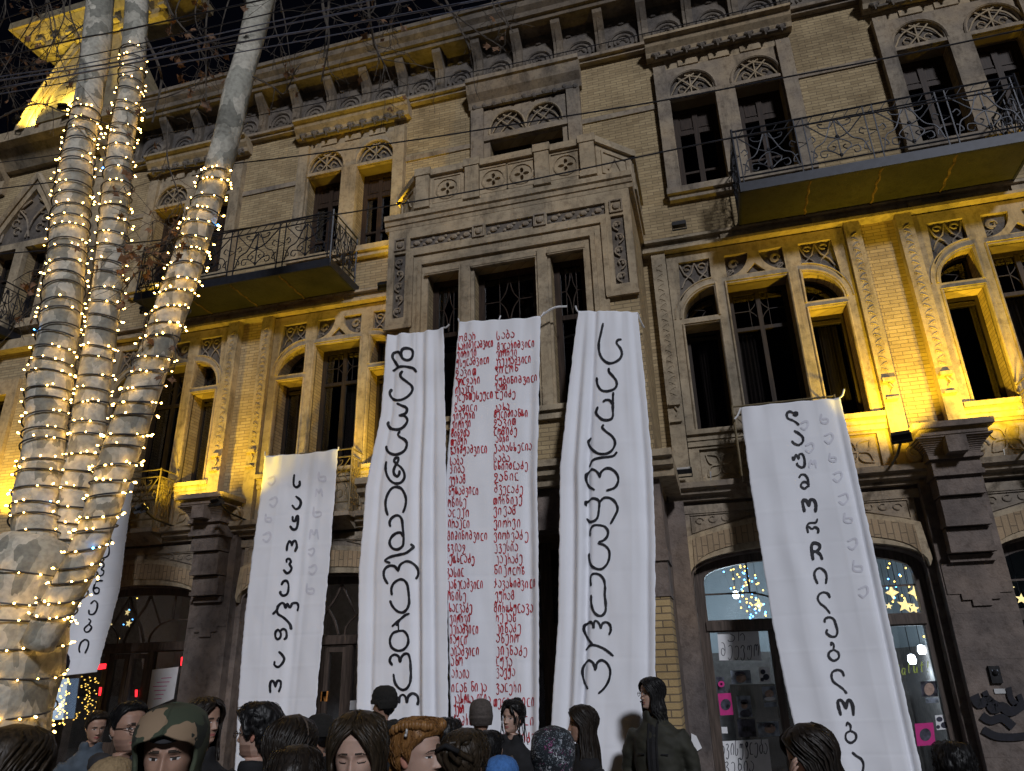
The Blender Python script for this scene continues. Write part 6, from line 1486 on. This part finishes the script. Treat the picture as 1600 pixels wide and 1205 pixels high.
# a relaxed hand: palm, four unequal curled fingers, thumb from the side of the palm (grows down -z from the wrist)
def hand_mesh():
    t = Mb(); t.tube([(0, 0, .03), (0, 0, -.01), (0, -.006, -.05), (0, -.012, -.085)], [.026, .030, .036, .030], 10)
    for i, (y, L, rr) in enumerate(((-.030, .072, .0088), (-.010, .080, .0092), (.010, .075, .0088), (.028, .058, .0078))):
        b = Vector((0, y-.008, -.082)); t.tube([b, b+Vector((.004, 0, -L*.45)), b+Vector((.016, 0, -L*.78)), b+Vector((.030, 0, -L*.96))], [rr*1.1, rr, rr*.92, rr*.7], 8)
    t.tube([(0, -.026, -.02), (.012, -.048, -.045), (.02, -.056, -.07), (.026, -.058, -.09)], [.014, .012, .0105, .008], 8)
    return t
def remesh(mb, vox, smooth_it=6, wr=0.0, seed=0):
    me = bpy.data.meshes.new('tmp'); me.from_pydata(mb.v, [], mb.f)
    bm = bmesh.new(); bm.from_mesh(me); bmesh.ops.recalc_face_normals(bm, faces=bm.faces); bm.to_mesh(me); bm.free()
    ob = bpy.data.objects.new('tmp', me); col.objects.link(ob)
    r = ob.modifiers.new('r', 'REMESH'); r.mode = 'VOXEL'; r.voxel_size = vox
    s = ob.modifiers.new('s', 'SMOOTH'); s.factor = .5; s.iterations = smooth_it
    dg = bpy.context.evaluated_depsgraph_get(); e = ob.evaluated_get(dg); m2 = bpy.data.meshes.new_from_object(e, depsgraph=dg)
    bpy.data.objects.remove(ob); bpy.data.meshes.remove(me)
    out = Mb(); nr = [v.normal.copy() for v in m2.vertices]
    for v, q in zip(m2.vertices, nr):
        p = v.co.copy()
        if wr:
            p += q*wr*(noise.noise(Vector((p.x*7+seed, p.y*7, p.z*13)))+.6*noise.noise(Vector((p.x*16+seed, p.y*14, p.z*30+p.x*12))))
        out.v.append(tuple(p))
    out.f = [tuple(p.vertices) for p in m2.polygons]; out.mi = [0]*len(out.f); bpy.data.meshes.remove(m2); return out
HAND = remesh(hand_mesh(), .0042, 3)
def ell(wd, fr, bk, z, n=28): return [(wd*(abs(math.sin(2*PI*i/n))**.8)*(1 if math.sin(2*PI*i/n) > 0 else -1), (-fr if math.cos(2*PI*i/n) > 0 else bk)*abs(math.cos(2*PI*i/n)), z) for i in range(n)]
def coat_mesh(puff=1.0, collar=True, seed=0, hood=False, arms=None):
    t = Mb(); p = puff
    t.loft([ell(*q) for q in ((.19*p, .135*p, .13*p, -.90), (.185*p, .13*p, .125*p, -.7), (.175*p, .125*p, .12*p, -.52), (.185*p, .13*p, .12*p, -.36), (.19*p, .115*p, .115*p, -.24), (.175, .095, .105, -.185), (.125, .078, .095, -.14), (.085, .062, .085, -.105), (.070, .055, .078, -.085))])
    for s in (-1, 1):
        A = arms[0 if s < 0 else 1] if arms else [(.165, .005, -.205), (.225, .02, -.36), (.235, .02, -.48), (.222, -.05, -.60), (.205, -.10, -.70)]
        t.tube([(s*x, y, z) for x, y, z in A], [.072*p, .066*p, .060*p, .054*p, .046*p], 12)
    if collar:
        n = 24
        for i in range(n):
            a = 2*PI*i/n
            if abs(a-PI) > PI-.35: continue
            t.ball((.078*math.sin(a), -.064*math.cos(a) if math.cos(a) > 0 else -.084*math.cos(a), -.078), .022, 6, 5, (1, 1, 2.0))
    if hood:
        for i in range(13):
            a = PI*(.28+1.44*i/12); t.ball((.105*math.sin(a), -.105*math.cos(a)+.025, -.085-.015*math.sin(i)), .056, 8, 6, (1, 1, .9))
    o = remesh(t, .015, 5, .011, seed); o.v = [(x, y, z+(.030 if z > -.55 else .030*max(0, (z+.9)/.35))) for x, y, z in o.v]; return o
COATS = {'plain': coat_mesh(1.0, True, 1), 'puffy': coat_mesh(1.16, True, 2), 'hood': coat_mesh(1.05, False, 3, True), 'low': coat_mesh(1.0, False, 4),
         'akimbo': coat_mesh(1.12, True, 5, arms=[[(.165, .005, -.205), (.245, .03, -.36), (.275, .05, -.50), (.24, -.04, -.60), (.20, -.10, -.66)]]*2)}
lg = Mb()
for s in (-1, 1): lg.tube([(s*.085, 0, -.78), (s*.095, -.005, -.95), (s*.10, -.015, -1.12), (s*.10, .015, -1.30), (s*.10, .025, -1.45)], [.105, .098, .076, .070, .064], 12)
lg.ball((0, 0, -.80), .13, 14, 9, (1.25, .9, .8)); LEGS = remesh(lg, .018, 4, .006, 9)
sh = Mb()
for s in (-1, 1): sh.ball((s*.105, -.045, -1.445), .05, 12, 8, (.95, 2.5, .85), f=lambda d: .75 if d.z < -.025 else 1)
def from_tpl(tpl, name, mat, parent, scale=None):
    m = Mb(); m.v = list(tpl.v); m.f = list(tpl.f); m.mi = list(tpl.mi); return m.build(name, mat, parent, smooth=True)
def cap(parent, hr, name, mat, th, line, nz=26, n=72, noise_a=0, noise_f=20, ribs=0, band=None, edge=.003, strand=.0025, seed=0):
    """shell over the skull down to t=line(theta)"""
    rings = []
    for j in range(nz+1):
        q = j/nz; rg_ = []
        for i in range(n):
            a = 2*PI*i/n; t = 1-(1-line(a))*q; off = th(a, t) if callable(th) else th
            f = min(1, (1-q)*6+.15); off = edge+(off-edge)*f if band is None else off
            p = surf(a, max(.0, min(.998, t)), off)
            d = Vector((p.x, p.y, (t-.5)*.1)).normalized()
            if noise_a: p += d*noise_a*(noise.noise(Vector((p.x*noise_f+seed, p.y*noise_f, p.z*noise_f)))+.4*noise.noise(p*noise_f*2.7))
            if ribs: p += d*.0035*math.sin(ribs*a)
            elif strand: p += d*strand*noise.noise(Vector((a*9+seed, q*1.6, seed)))*min(1, q*4)
            if band and t < band: p += d*.006
            if t < 0: p.z = t*HT
            rg_.append(hr(p))
        rings.append(rg_)
    rings[0] = [rings[0][0].lerp(p, 1) for p in rings[0]]
    mm = Mb().loft(rings, True, False)
    if name == 'hair':                                 # loose strands over the shell
        r2 = random.Random(seed)
        for _ in range(260):
            i = r2.randint(0, n-1); j0 = r2.randint(1, nz-6); L_ = r2.randint(4, 12); tw = r2.uniform(-.5, .5); pts = []
            for j in range(j0, min(nz+1, j0+L_), 2):
                p = rings[j][(i+int(tw*(j-j0))) % n]; d = p-Vector((0, .01, .12)); d = d.normalized()
                pts.append(p+d*(.001+.0035*math.sin((j-j0)/L_*PI)+(.007*noise_a/.013*abs(math.sin(j+i)) if noise_a > .01 else 0)))
            if len(pts) > 2: mm.tube(pts, .0015, 3)
    return mm.build(name, mat, parent, smooth=True)
def long_hair(parent, hr, mat, zbot=-.30, openf=62, th=.020, part=True, n=90, nz=60, seed=0, flare=.02, wisps=240, wave=.006, opentop=.86):
    rings = []; 
    for j in range(nz+1):
        q = j/nz; rg_ = []
        z = HT*.998*(1-q)+zbot*q if q > .0 else HT*.998
        # more rows over the scalp
        qq = q**1.25; z = HT*.998*(1-qq)+zbot*qq; t = z/HT
        ph = R(openf)*min(1, max(0, (opentop-t)/.38))**.6 if t < opentop else 0
        if t < .25: ph = ph*(1-.18*min(1, (.25-t)/.8))
        for i in range(n+1):
            a = ph+(2*PI-2*ph)*i/n; tt = max(.30, min(.998, t)); off = th+flare*max(0, .45-t)*.6
            p = surf(a, tt, off*min(1, .35+(1-t)*5)); p.z = z+off*max(0, min(1, (t-.6)/.35))
            if t < .30: p.y += .012*min(1, (.30-t)*2); p.x *= 1+.10*min(1, max(0, .3-t))
            if t > .8 and part: p.z -= .007*g(p.x, .006)*max(0, math.cos(a))
            d = Vector((p.x, p.y, 0)); d = d.normalized() if d.length else Vector((0, 1, 0))
            p += d*(.0028*noise.noise(Vector((a*9+seed, q*2.0, seed)))+.0022*noise.noise(Vector((a*40+seed, q*3, seed))))*min(1, q*5)
            p += d*wave*noise.noise(Vector((a*2.5+seed, q*6, 3+seed)))*min(1, max(0, .5-t)*2)
            if j == nz: p.z += .02*noise.noise(Vector((a*14+seed, 0, 0)))
            rg_.append(p)
        rings.append(rg_)
    m = Mb(); m.loft([[hr(p) if p.z > -.06 else hr(Vector((p.x, p.y, -.06)))+Vector((0, 0, p.z+.06)) for p in r] for r in rings], False, False, close=False)
    rg2 = random.Random(seed)
    tr = lambda p: hr(p) if p.z > -.06 else hr(Vector((p.x, p.y, -.06)))+Vector((0, 0, p.z+.06))
    for _ in range(wisps):
        i = rg2.randint(0, n); j0 = rg2.randint(2, nz//3); j1 = rg2.randint(nz*2//3, nz); ph0 = rg2.uniform(0, 6); pts = []
        for j in range(j0, j1, 3):
            p = rings[j][min(n, max(0, i))]; d = Vector((p.x, p.y, 0)).normalized(); f = (j-j0)/(j1-j0)
            pts.append(tr(p+d*(.0015+.005*f+.0025*math.sin(j*.2+ph0))+Vector((-d.y, d.x, 0))*.006*math.sin(j*.13+ph0*2)))
        if len(pts) > 2: m.tube(pts, [.0017*(1-.6*k/len(pts)) for k in range(len(pts))], 3)
    o = m.build('hair', mat, parent, smooth=True); md = o.modifiers.new('s', 'SOLIDIFY'); md.thickness = .008; md.offset = -1
    return o
def hl_short(front=.84, temple=.74, side=.42, nape=.14):
    def f(a):
        c = abs(((a+PI) % (2*PI))-PI); d = math.degrees(c)
        return interp([(0, front), (38, front-.02), (58, temple), (74, .62), (84, side), (100, .50), (112, side-.08), (135, nape+.06), (180, nape)], d)
    return f
def glasses(parent, hr):
    m = Mb()
    for s in (-1, 1):
        m.tube([hr(Vector((s*.032+.022*math.cos(t), -.108+.004*abs(math.cos(t)), .49*HT+.017*math.sin(t)))) for t in np.linspace(0, 2*PI, 15)[:-1]], .0022, 5, closed=True)
        m.tube([hr(Vector((s*.054, -.104, .51*HT))), hr(Vector((s*.076, -.03, .50*HT))), hr(Vector((s*.077, .02, .47*HT)))], .002, 5)
    m.tube([hr(Vector((-.011, -.110, .50*HT))), hr(Vector((0, -.114, .505*HT))), hr(Vector((.011, -.110, .50*HT)))], .002, 5)
    return m.build('glasses', 'glasses', parent)
PEOPLE = []
def person(label, u, v, hp, yaw, coat='coat_black', tpl='plain', pitch=0, roll=0, byaw=None, male=True, eyes='open', beard=False, skin_m='skin', hair=('short', 'hair_black'), top=.252, res=(60, 50), extra=None, bottom='denim', lean=0):
    s = 1.0
    for _ in range(12):
        d = FPX*top*s/hp; p = at_d(u, v, d); s = (p.z-GZ)/(1.485+top)
    byaw = yaw*.75 if byaw is None else byaw
    root = empty('person', (p.x, p.y, GZ), R(byaw)); root.scale = (s, s, s)
    tag(root, label, 'person', None); root['_s'] = 1
    inner = root
    def lift(o):
        o.location.z += 1.485; return o
    hy = R(yaw-byaw)
    ob, hr = make_body(inner, hy, R(pitch), R(roll), male, eyes, beard, skin_m, *res)
    objs = [ob, from_tpl(COATS[tpl], 'coat', coat, inner), from_tpl(LEGS, 'trousers', bottom, inner), from_tpl(sh, 'shoes', 'shoe', inner)]
    hk, hm = hair[0], hair[1]; sd = u*.01
    if hk == 'short': objs.append(cap(inner, hr, 'hair', hm, lambda a, t: .014+.010*max(0, t-.6), hl_short(), noise_a=.003, noise_f=45, seed=sd))
    elif hk == 'fade': objs.append(cap(inner, hr, 'hair', hm, lambda a, t: .006+.026*max(0, t-.62), hl_short(.85, .76, .46, .2), noise_a=.003, noise_f=50, seed=sd))
    elif hk == 'curly': objs.append(cap(inner, hr, 'hair', hm, lambda a, t: .030+.014*max(0, t-.5), hl_short(.82, .72, .34, .05), noise_a=.013, noise_f=30, nz=34, n=96, seed=sd))
    elif hk == 'long': objs.append(long_hair(inner, hr, hm, *hair[2:], seed=sd))
    elif hk == 'up':
        objs.append(cap(inner, hr, 'hair', hm, lambda a, t: .018+.012*max(0, t-.5), hl_short(.80, .70, .40, .10), noise_a=.006, noise_f=26, seed=sd, strand=.004))
    objs += (extra(inner, hr) if extra else [])
    for o in objs: lift(o)
    del root['_s']; PEOPLE.append(root); return root
def beanie(mat, line=.56, th=.017, ribs=0, peak=0):
    def f(par, hr): return [cap(par, hr, 'beanie', mat, lambda a, t: th+peak*max(0, t-.7), lambda a: line-(.14 if abs(((a+PI) % (2*PI))-PI) > 1.6 else 0), ribs=ribs, band=line+.12, strand=0, noise_a=.002, noise_f=18)]
    return f
def scarf(mat, r=.092, z=-.05, th=.045):
    def f(par, hr):
        m = Mb(); m.tube([(r*math.sin(a), -r*.95*math.cos(a)+.015, z+.012*math.sin(3*a)) for a in np.linspace(0, 2*PI, 25)[:-1]], th, 10, closed=True)
        o = remesh(m, .012, 3, .010, 3); return [o.build('scarf', mat, par, smooth=True)]
    return f
def combo(*fs): return lambda par, hr: [o for f in fs for o in f(par, hr)]
gl = lambda par, hr: [glasses(par, hr)]
def hand_at(pos, rotdeg, mat='skin_pale', flip=1):
    def f(par, hr):
        q = Euler([R(x) for x in rotdeg]).to_matrix(); m = Mb(); m.add([Vector(pos)+q @ Vector((flip*v[0], v[1], v[2])) for v in HAND.v], HAND.f); return [m.build('hand', mat, par, smooth=True)]
    return f
def sleeve(pts, rad, mat):
    def f(par, hr): 
        m = Mb(); m.tube(pts, rad, 12); return [remesh(m, .012, 3, .008, 2).build('sleeve', mat, par, smooth=True)]
    return f
person('bottom left person seen from behind, brown hair filling the corner', 28, 1136, 135, 168, 'coat_black', male=False, hair=('long', 'hair_brown', -.40, 70, .026), eyes='none')
person('man in blue grey jacket with bowed head before the left doorway', 152, 1109, 43, 60, 'coat_bluegrey', pitch=12, hair=('short', 'hair_dark'))
person('short haired man with glasses in dark hooded top left of the camouflage hood', 203, 1094, 73, 72, 'coat_grey', 'hood', hair=('fade', 'hair_black'), beard=True, extra=gl, byaw=40, res=(72, 62))
def camo_hood(par, hr):
    m = Mb(); n, nz = 72, 40; rings = []
    for j in range(nz+1):
        q = j/nz; t = 1.0-1.95*q; rg_ = []
        ph = R(58)*min(1, max(0, (.80-t)/.22))**.5 if t < .80 else 0
        for i in range(n+1):
            a = ph+(2*PI-2*ph)*i/n; p = surf(a, max(.34, min(.998, t)), .034*min(1, .4+(1-t)*4)); p.z = t*HT+.030*max(0, min(1, (t-.5)/.4))
            fr = max(0, math.cos(a)); p.y -= .035*fr*min(1, max(0, 1-abs(t-.74)*4)); p.z -= .02*fr*min(1, max(0, 1-abs(t-.76)*5))
            d = Vector((p.x, p.y, 0)).normalized() if (p.x or p.y) else Vector((0, 1, 0))
            p += d*(.006*noise.noise(p*14)+.012*max(0, .3-t)); rg_.append(hr(p) if p.z > -.05 else hr(Vector((p.x, p.y, -.05)))+Vector((0, 0, p.z+.05)))
        rings.append(rg_)
    m.loft(rings, False, False, close=False)
    o = m.build('hood', 'camo', par, smooth=True); md = o.modifiers.new('s', 'SOLIDIFY'); md.thickness = .012; md.offset = -1
    b = Mb(); r2 = []
    for j in range(6):
        r2.append([hr(Vector((.074*math.sin(a)*(1-.05*j), -(.094+.030*j/5*math.cos(a*1.1))*math.cos(a)**.5, .80*HT-.005*j+.006*math.cos(a)))) for a in np.linspace(-1.15, 1.15, 22)])
    b.loft(r2, False, False, close=False); br_ = b.build('visor', 'coat_grey', par, smooth=True); md = br_.modifiers.new('s', 'SOLIDIFY'); md.thickness = .006
    return [o, br_]
person('bearded man in a camouflage hood and visor near the camera, eyes shaded', 276, 1094, 128, 28, 'camo', 'puffy', pitch=6, beard=True, hair=('none', 'hair_black'), extra=camo_hood, top=.268, res=(84, 76), byaw=14, eyes='open')
person('dark haired person in profile right behind the camouflage hood', 322, 1089, 66, 80, 'coat_black', hair=('long', 'hair_dark', -.12, 66, .022))
person('person in a ribbed tan knit hat just above the bottom edge', 181, 1184, 82, 175, 'coat_black', male=False, hair=('none', 'hair_black'), extra=beanie('knit_tan', .45, .02, 30), eyes='none')
person('curly black haired man with glasses and black collar before the short banner', 405, 1103, 72, -82, 'coat_black', 'puffy', hair=('curly', 'hair_black'), beard=True, extra=gl, byaw=-60, res=(72, 62), skin_m='skin_pale')
def hairband(par, hr):
    return [Mb().tube([hr(surf(a, t, .026)+Vector((0, 0, 0))) for a, t in [(PI*.5, .50), (PI*.5, .62), (PI*.5, .74), (PI*.5, .86), (PI*.5, .95), (0.01, .985), (PI*1.5, .95), (PI*1.5, .86), (PI*1.5, .74), (PI*1.5, .62)]], .005, 5).build('hairband', 'coat_brown', par, smooth=True)]
person('woman with long dark hair and a hairband beside the curly haired man', 460, 1120, 88, 165, 'coat_dkgreen', male=False, hair=('long', 'hair_dark', -.34, 70, .024), extra=hairband, eyes='none')
person('dark haired woman lowest in the row, only her crown and pink ear showing', 472, 1167, 112, 205, 'coat_black', male=False, hair=('up', 'hair_dark'), eyes='none')
person('person in a dark flat hat half hidden behind the hairband woman', 500, 1116, 54, -100, 'coat_black', hair=('short', 'hair_black'), extra=beanie('knit_black', .60, .022, 0))
person('woman with centre parted long brown hair and lowered eyelids', 563, 1107, 114, 14, 'coat_black', male=False, eyes='closed', skin_m='skin_pale', pitch=8, hair=('long', 'hair_brown', -.42, 50, .020), res=(110, 110), byaw=4)
person('person in a black beanie and thick black jacket before the left looping banner', 602, 1074, 46, -98, 'coat_black', 'puffy', hair=('short', 'hair_black'), extra=combo(beanie('knit_black', .52, .018, 0, .05), scarf('knit_black')), byaw=-120)
def braids(par, hr):
    m = Mb()
    def rope(pts, r):
        P = spline(pts, 8)
        for i, p in enumerate(P[::2]):
            for s in (-1, 1): m.ball(p+Vector((s*r*.55, .0, 0))+Vector((0, s*r*.3, 0)), r*(.9+.15*math.sin(i*2+s)), 8, 6, (.9, .9, 1.25))
    rope([hr(surf(a, t, .026)) for a, t in ((.55, .86), (1.0, .88), (1.5, .88), (2.0, .84), (2.5, .74), (2.9, .6), (3.3, .42))], .015)
    rope([hr(surf(a, t, .026)) for a, t in ((-.5, .86), (-1.0, .88), (-1.6, .87), (-2.2, .8), (-2.7, .66), (-3.0, .45))], .015)
    b = hr(surf(PI*1.02, .34, .03)); rope([b, b+Vector((.01, .03, -.08)), b+Vector((.0, .035, -.18)), b+Vector((-.01, .03, -.28)), b+Vector((0, .03, -.36))], .020)
    o = m.build('braid', 'hair_red', par, smooth=True)
    c = Mb(); c.ball(hr(surf(-1.45, .80, .032)), .008, 8, 6, (.6, 1, 1.6)); c.ball(hr(surf(-1.45, .76, .034)), .007, 8, 6)
    c.ball(hr(surf(1.45, .80, .032)), .008, 8, 6, (.6, 1, 1.6)); c.ball(hr(surf(1.45, .76, .034)), .007, 8, 6)
    return [o, c.build('hair_clip', 'pale_metal', par, smooth=True)]
person('red haired woman with braids and a small hair clip, profile to the right', 652, 1122, 98, 76, 'coat_black', male=False, skin_m='skin_pale', hair=('up', 'hair_red'), extra=combo(braids, hand_at((-.03, -.16, -.16), (190, 20, 60))), byaw=50, res=(84, 80), eyes='open')
person('person with black hair mostly hidden behind the red haired woman', 701, 1126, 52, 180, 'coat_black', hair=('curly', 'hair_black'), eyes='none')
person('person in a grey beanie and brown jacket with black scarf, back to the camera', 752, 1091, 50, 200, 'coat_brown', 'puffy', hair=('none', 'hair_black'), extra=combo(beanie('knit_grey', .40, .016), scarf('knit_black')), eyes='none', byaw=190)
def claw(par, hr):
    m = Mb()
    for k in range(16):
        a = PI+.9*math.sin(k*1.7); t = .45+.45*((k*.37) % 1); p0 = hr(surf(a, t, .022)); p1 = hr(surf(PI+.3*math.sin(k), .72, .055))
        m.tube(spline([p0, (p0+p1)/2+Vector((0, .02, .01)), p1], 5), [.012]*10+[.008], 6)
    o = m.build('hair_twist', 'hair_brown', par, smooth=True)
    c = Mb(); c.tube([hr(surf(PI-.35, .70, .065)), hr(surf(PI, .74, .075)), hr(surf(PI+.35, .70, .065))], .010, 6)
    return [o, c.build('hair_claw', 'coat_black', par, smooth=True)]
person('woman with twisted up brown hair in a claw clip seen from behind', 731, 1141, 94, 172, 'coat_dkgreen', male=False, hair=('up', 'hair_brown'), extra=claw, eyes='none')
person('dark haired person turned away between the claw clip woman and the blue hat', 764, 1141, 66, 150, 'coat_black', hair=('short', 'hair_black'), eyes='none')
person('person in a bright blue hat at the bottom edge', 786, 1181, 70, 170, 'coat_grey', hair=('none', 'hair_black'), extra=beanie('knit_blue', .45, .02), eyes='none')
def messy_bun(par, hr):
    m = Mb(); c = hr(Vector((.0, .05, HT*.98)))
    m.ball(c, .05, 14, 10, (1.1, 1, .8), f=lambda d: 1+.25*noise.noise(d*60))
    for k in range(14):
        a = (-1) ** k*(1.0+.09*k); p = hr(surf(a, .6, .02)); m.tube(spline([p, p+Vector((.01*math.sin(k), .0, -.06)), p+Vector((.015*math.cos(k), .01, -.13-.008*k))], 4), .004, 4)
    for s in (-1, 1):
        p = hr(surf(.35*s, .83, .012)); q = hr(surf(.85*s, .58, .012)); m.tube(spline([p, (p+q)/2+Vector((0, -.012, 0)), q, q+Vector((0, .005, -.05))], 5), [.016]*8+[.008]*8, 6)
    return [m.build('hair_bun', 'hair_black', par, smooth=True)]
person('black haired woman in black coat with pink collar before the red names', 799, 1087, 52, -20, 'coat_black', male=False, skin_m='skin_pale', hair=('up', 'hair_black'), extra=combo(messy_bun, scarf('pink_scarf', .066, -.085, .022)), byaw=-5, res=(72, 64), roll=6, top=.285)
def headscarf(par, hr):
    n, nz = 64, 34; rings = []
    for j in range(nz+1):
        q = j/nz; t = 1-2.1*q; ph = R(48)*min(1, max(0, (.78-t)/.25)) if t > .1 else R(48)*max(0, 1-(.1-t)*3); rg_ = []
        for i in range(n+1):
            a = ph+(2*PI-2*ph)*i/n; p = surf(a, max(.30, min(.998, t)), .030*min(1, .4+(1-t)*4)+.03*max(0, -.1-t)); p.z = t*HT+.025*max(0, min(1, (t-.5)/.4))
            d = Vector((p.x, p.y, 0)); d = d.normalized() if d.length else Vector((0, 1, 0)); p += d*.007*noise.noise(p*16+Vector((5, 0, 0))); rg_.append(hr(p))
        rings.append(rg_)
    o = Mb().loft(rings, False, False, close=False).build('headscarf', 'floral', par, smooth=True); md = o.modifiers.new('s', 'SOLIDIFY'); md.thickness = .006; md.offset = -1; return [o]
person('person in a dark floral headscarf seen from behind', 866, 1131, 84, 175, 'floral', 'plain', male=False, hair=('none', 'hair_black'), extra=headscarf, eyes='none', top=.268)
person('woman with long dark hair and black fur coat beside the floral headscarf', 908, 1101, 52, -72, 'coat_black', 'puffy', male=False, hair=('long', 'hair_dark', -.46, 78, .022), byaw=-60, res=(72, 60))
def olive_detail(par, hr):
    fz = [(-.105, -.068), (-.14, -.088), (-.185, -.106), (-.24, -.133), (-.36, -.152), (-.52, -.147), (-.7, -.152), (-.90, -.158)]
    m = Mb(); m.loft([[(-.03, y-.004, z), (0, y-.012, z), (.03, y-.004, z)] for z, y in fz], False, False, close=False); s_ = m.build('shirt_front', 'coat_black', par)
    q = Mb()
    for s in (-1, 1): q.tube([(s*.036, y-.006, z) for z, y in fz], .009, 5); q.tube([(s*.07, -.148, -.33), (s*.125, -.135, -.33)], .007, 4)
    k = q.build('jacket_trim', 'coat_black', par)
    mo = Mb(); mo.tube([hr(Vector((-.022, -.098, .225*HT))), hr(Vector((-.008, -.106, .25*HT))), hr(Vector((.008, -.106, .25*HT))), hr(Vector((.022, -.098, .225*HT)))], .005, 6)
    return [s_, k, mo.build('moustache', 'hair_black', par), glasses(par, hr)]
person('long haired man in an olive jacket with glasses and moustache', 1018, 1057, 46, -58, 'coat_olive', 'akimbo', hair=('long', 'hair_black', -.14, 66, .018), byaw=-12, extra=olive_detail, res=(72, 62), skin_m='skin_pale')
person('woman with smooth brown hair raising a green sleeve to her mouth', 1272, 1127, 90, -78, 'coat_green', male=False, skin_m='skin_pale', pitch=14, hair=('long', 'hair_dark', -.44, 60, .022), byaw=-60, res=(84, 72),
       extra=combo(sleeve([(.05, -.16, -.30), (.03, -.185, -.18), (.015, -.165, -.06)], [.055, .05, .042], 'coat_green'), hand_at((.012, -.158, -.04), (190, 0, 60))))
person('person low before the right shop pane, only dark hair showing', 1490, 1164, 66, 170, 'coat_black', hair=('curly', 'hair_black'), eyes='none')
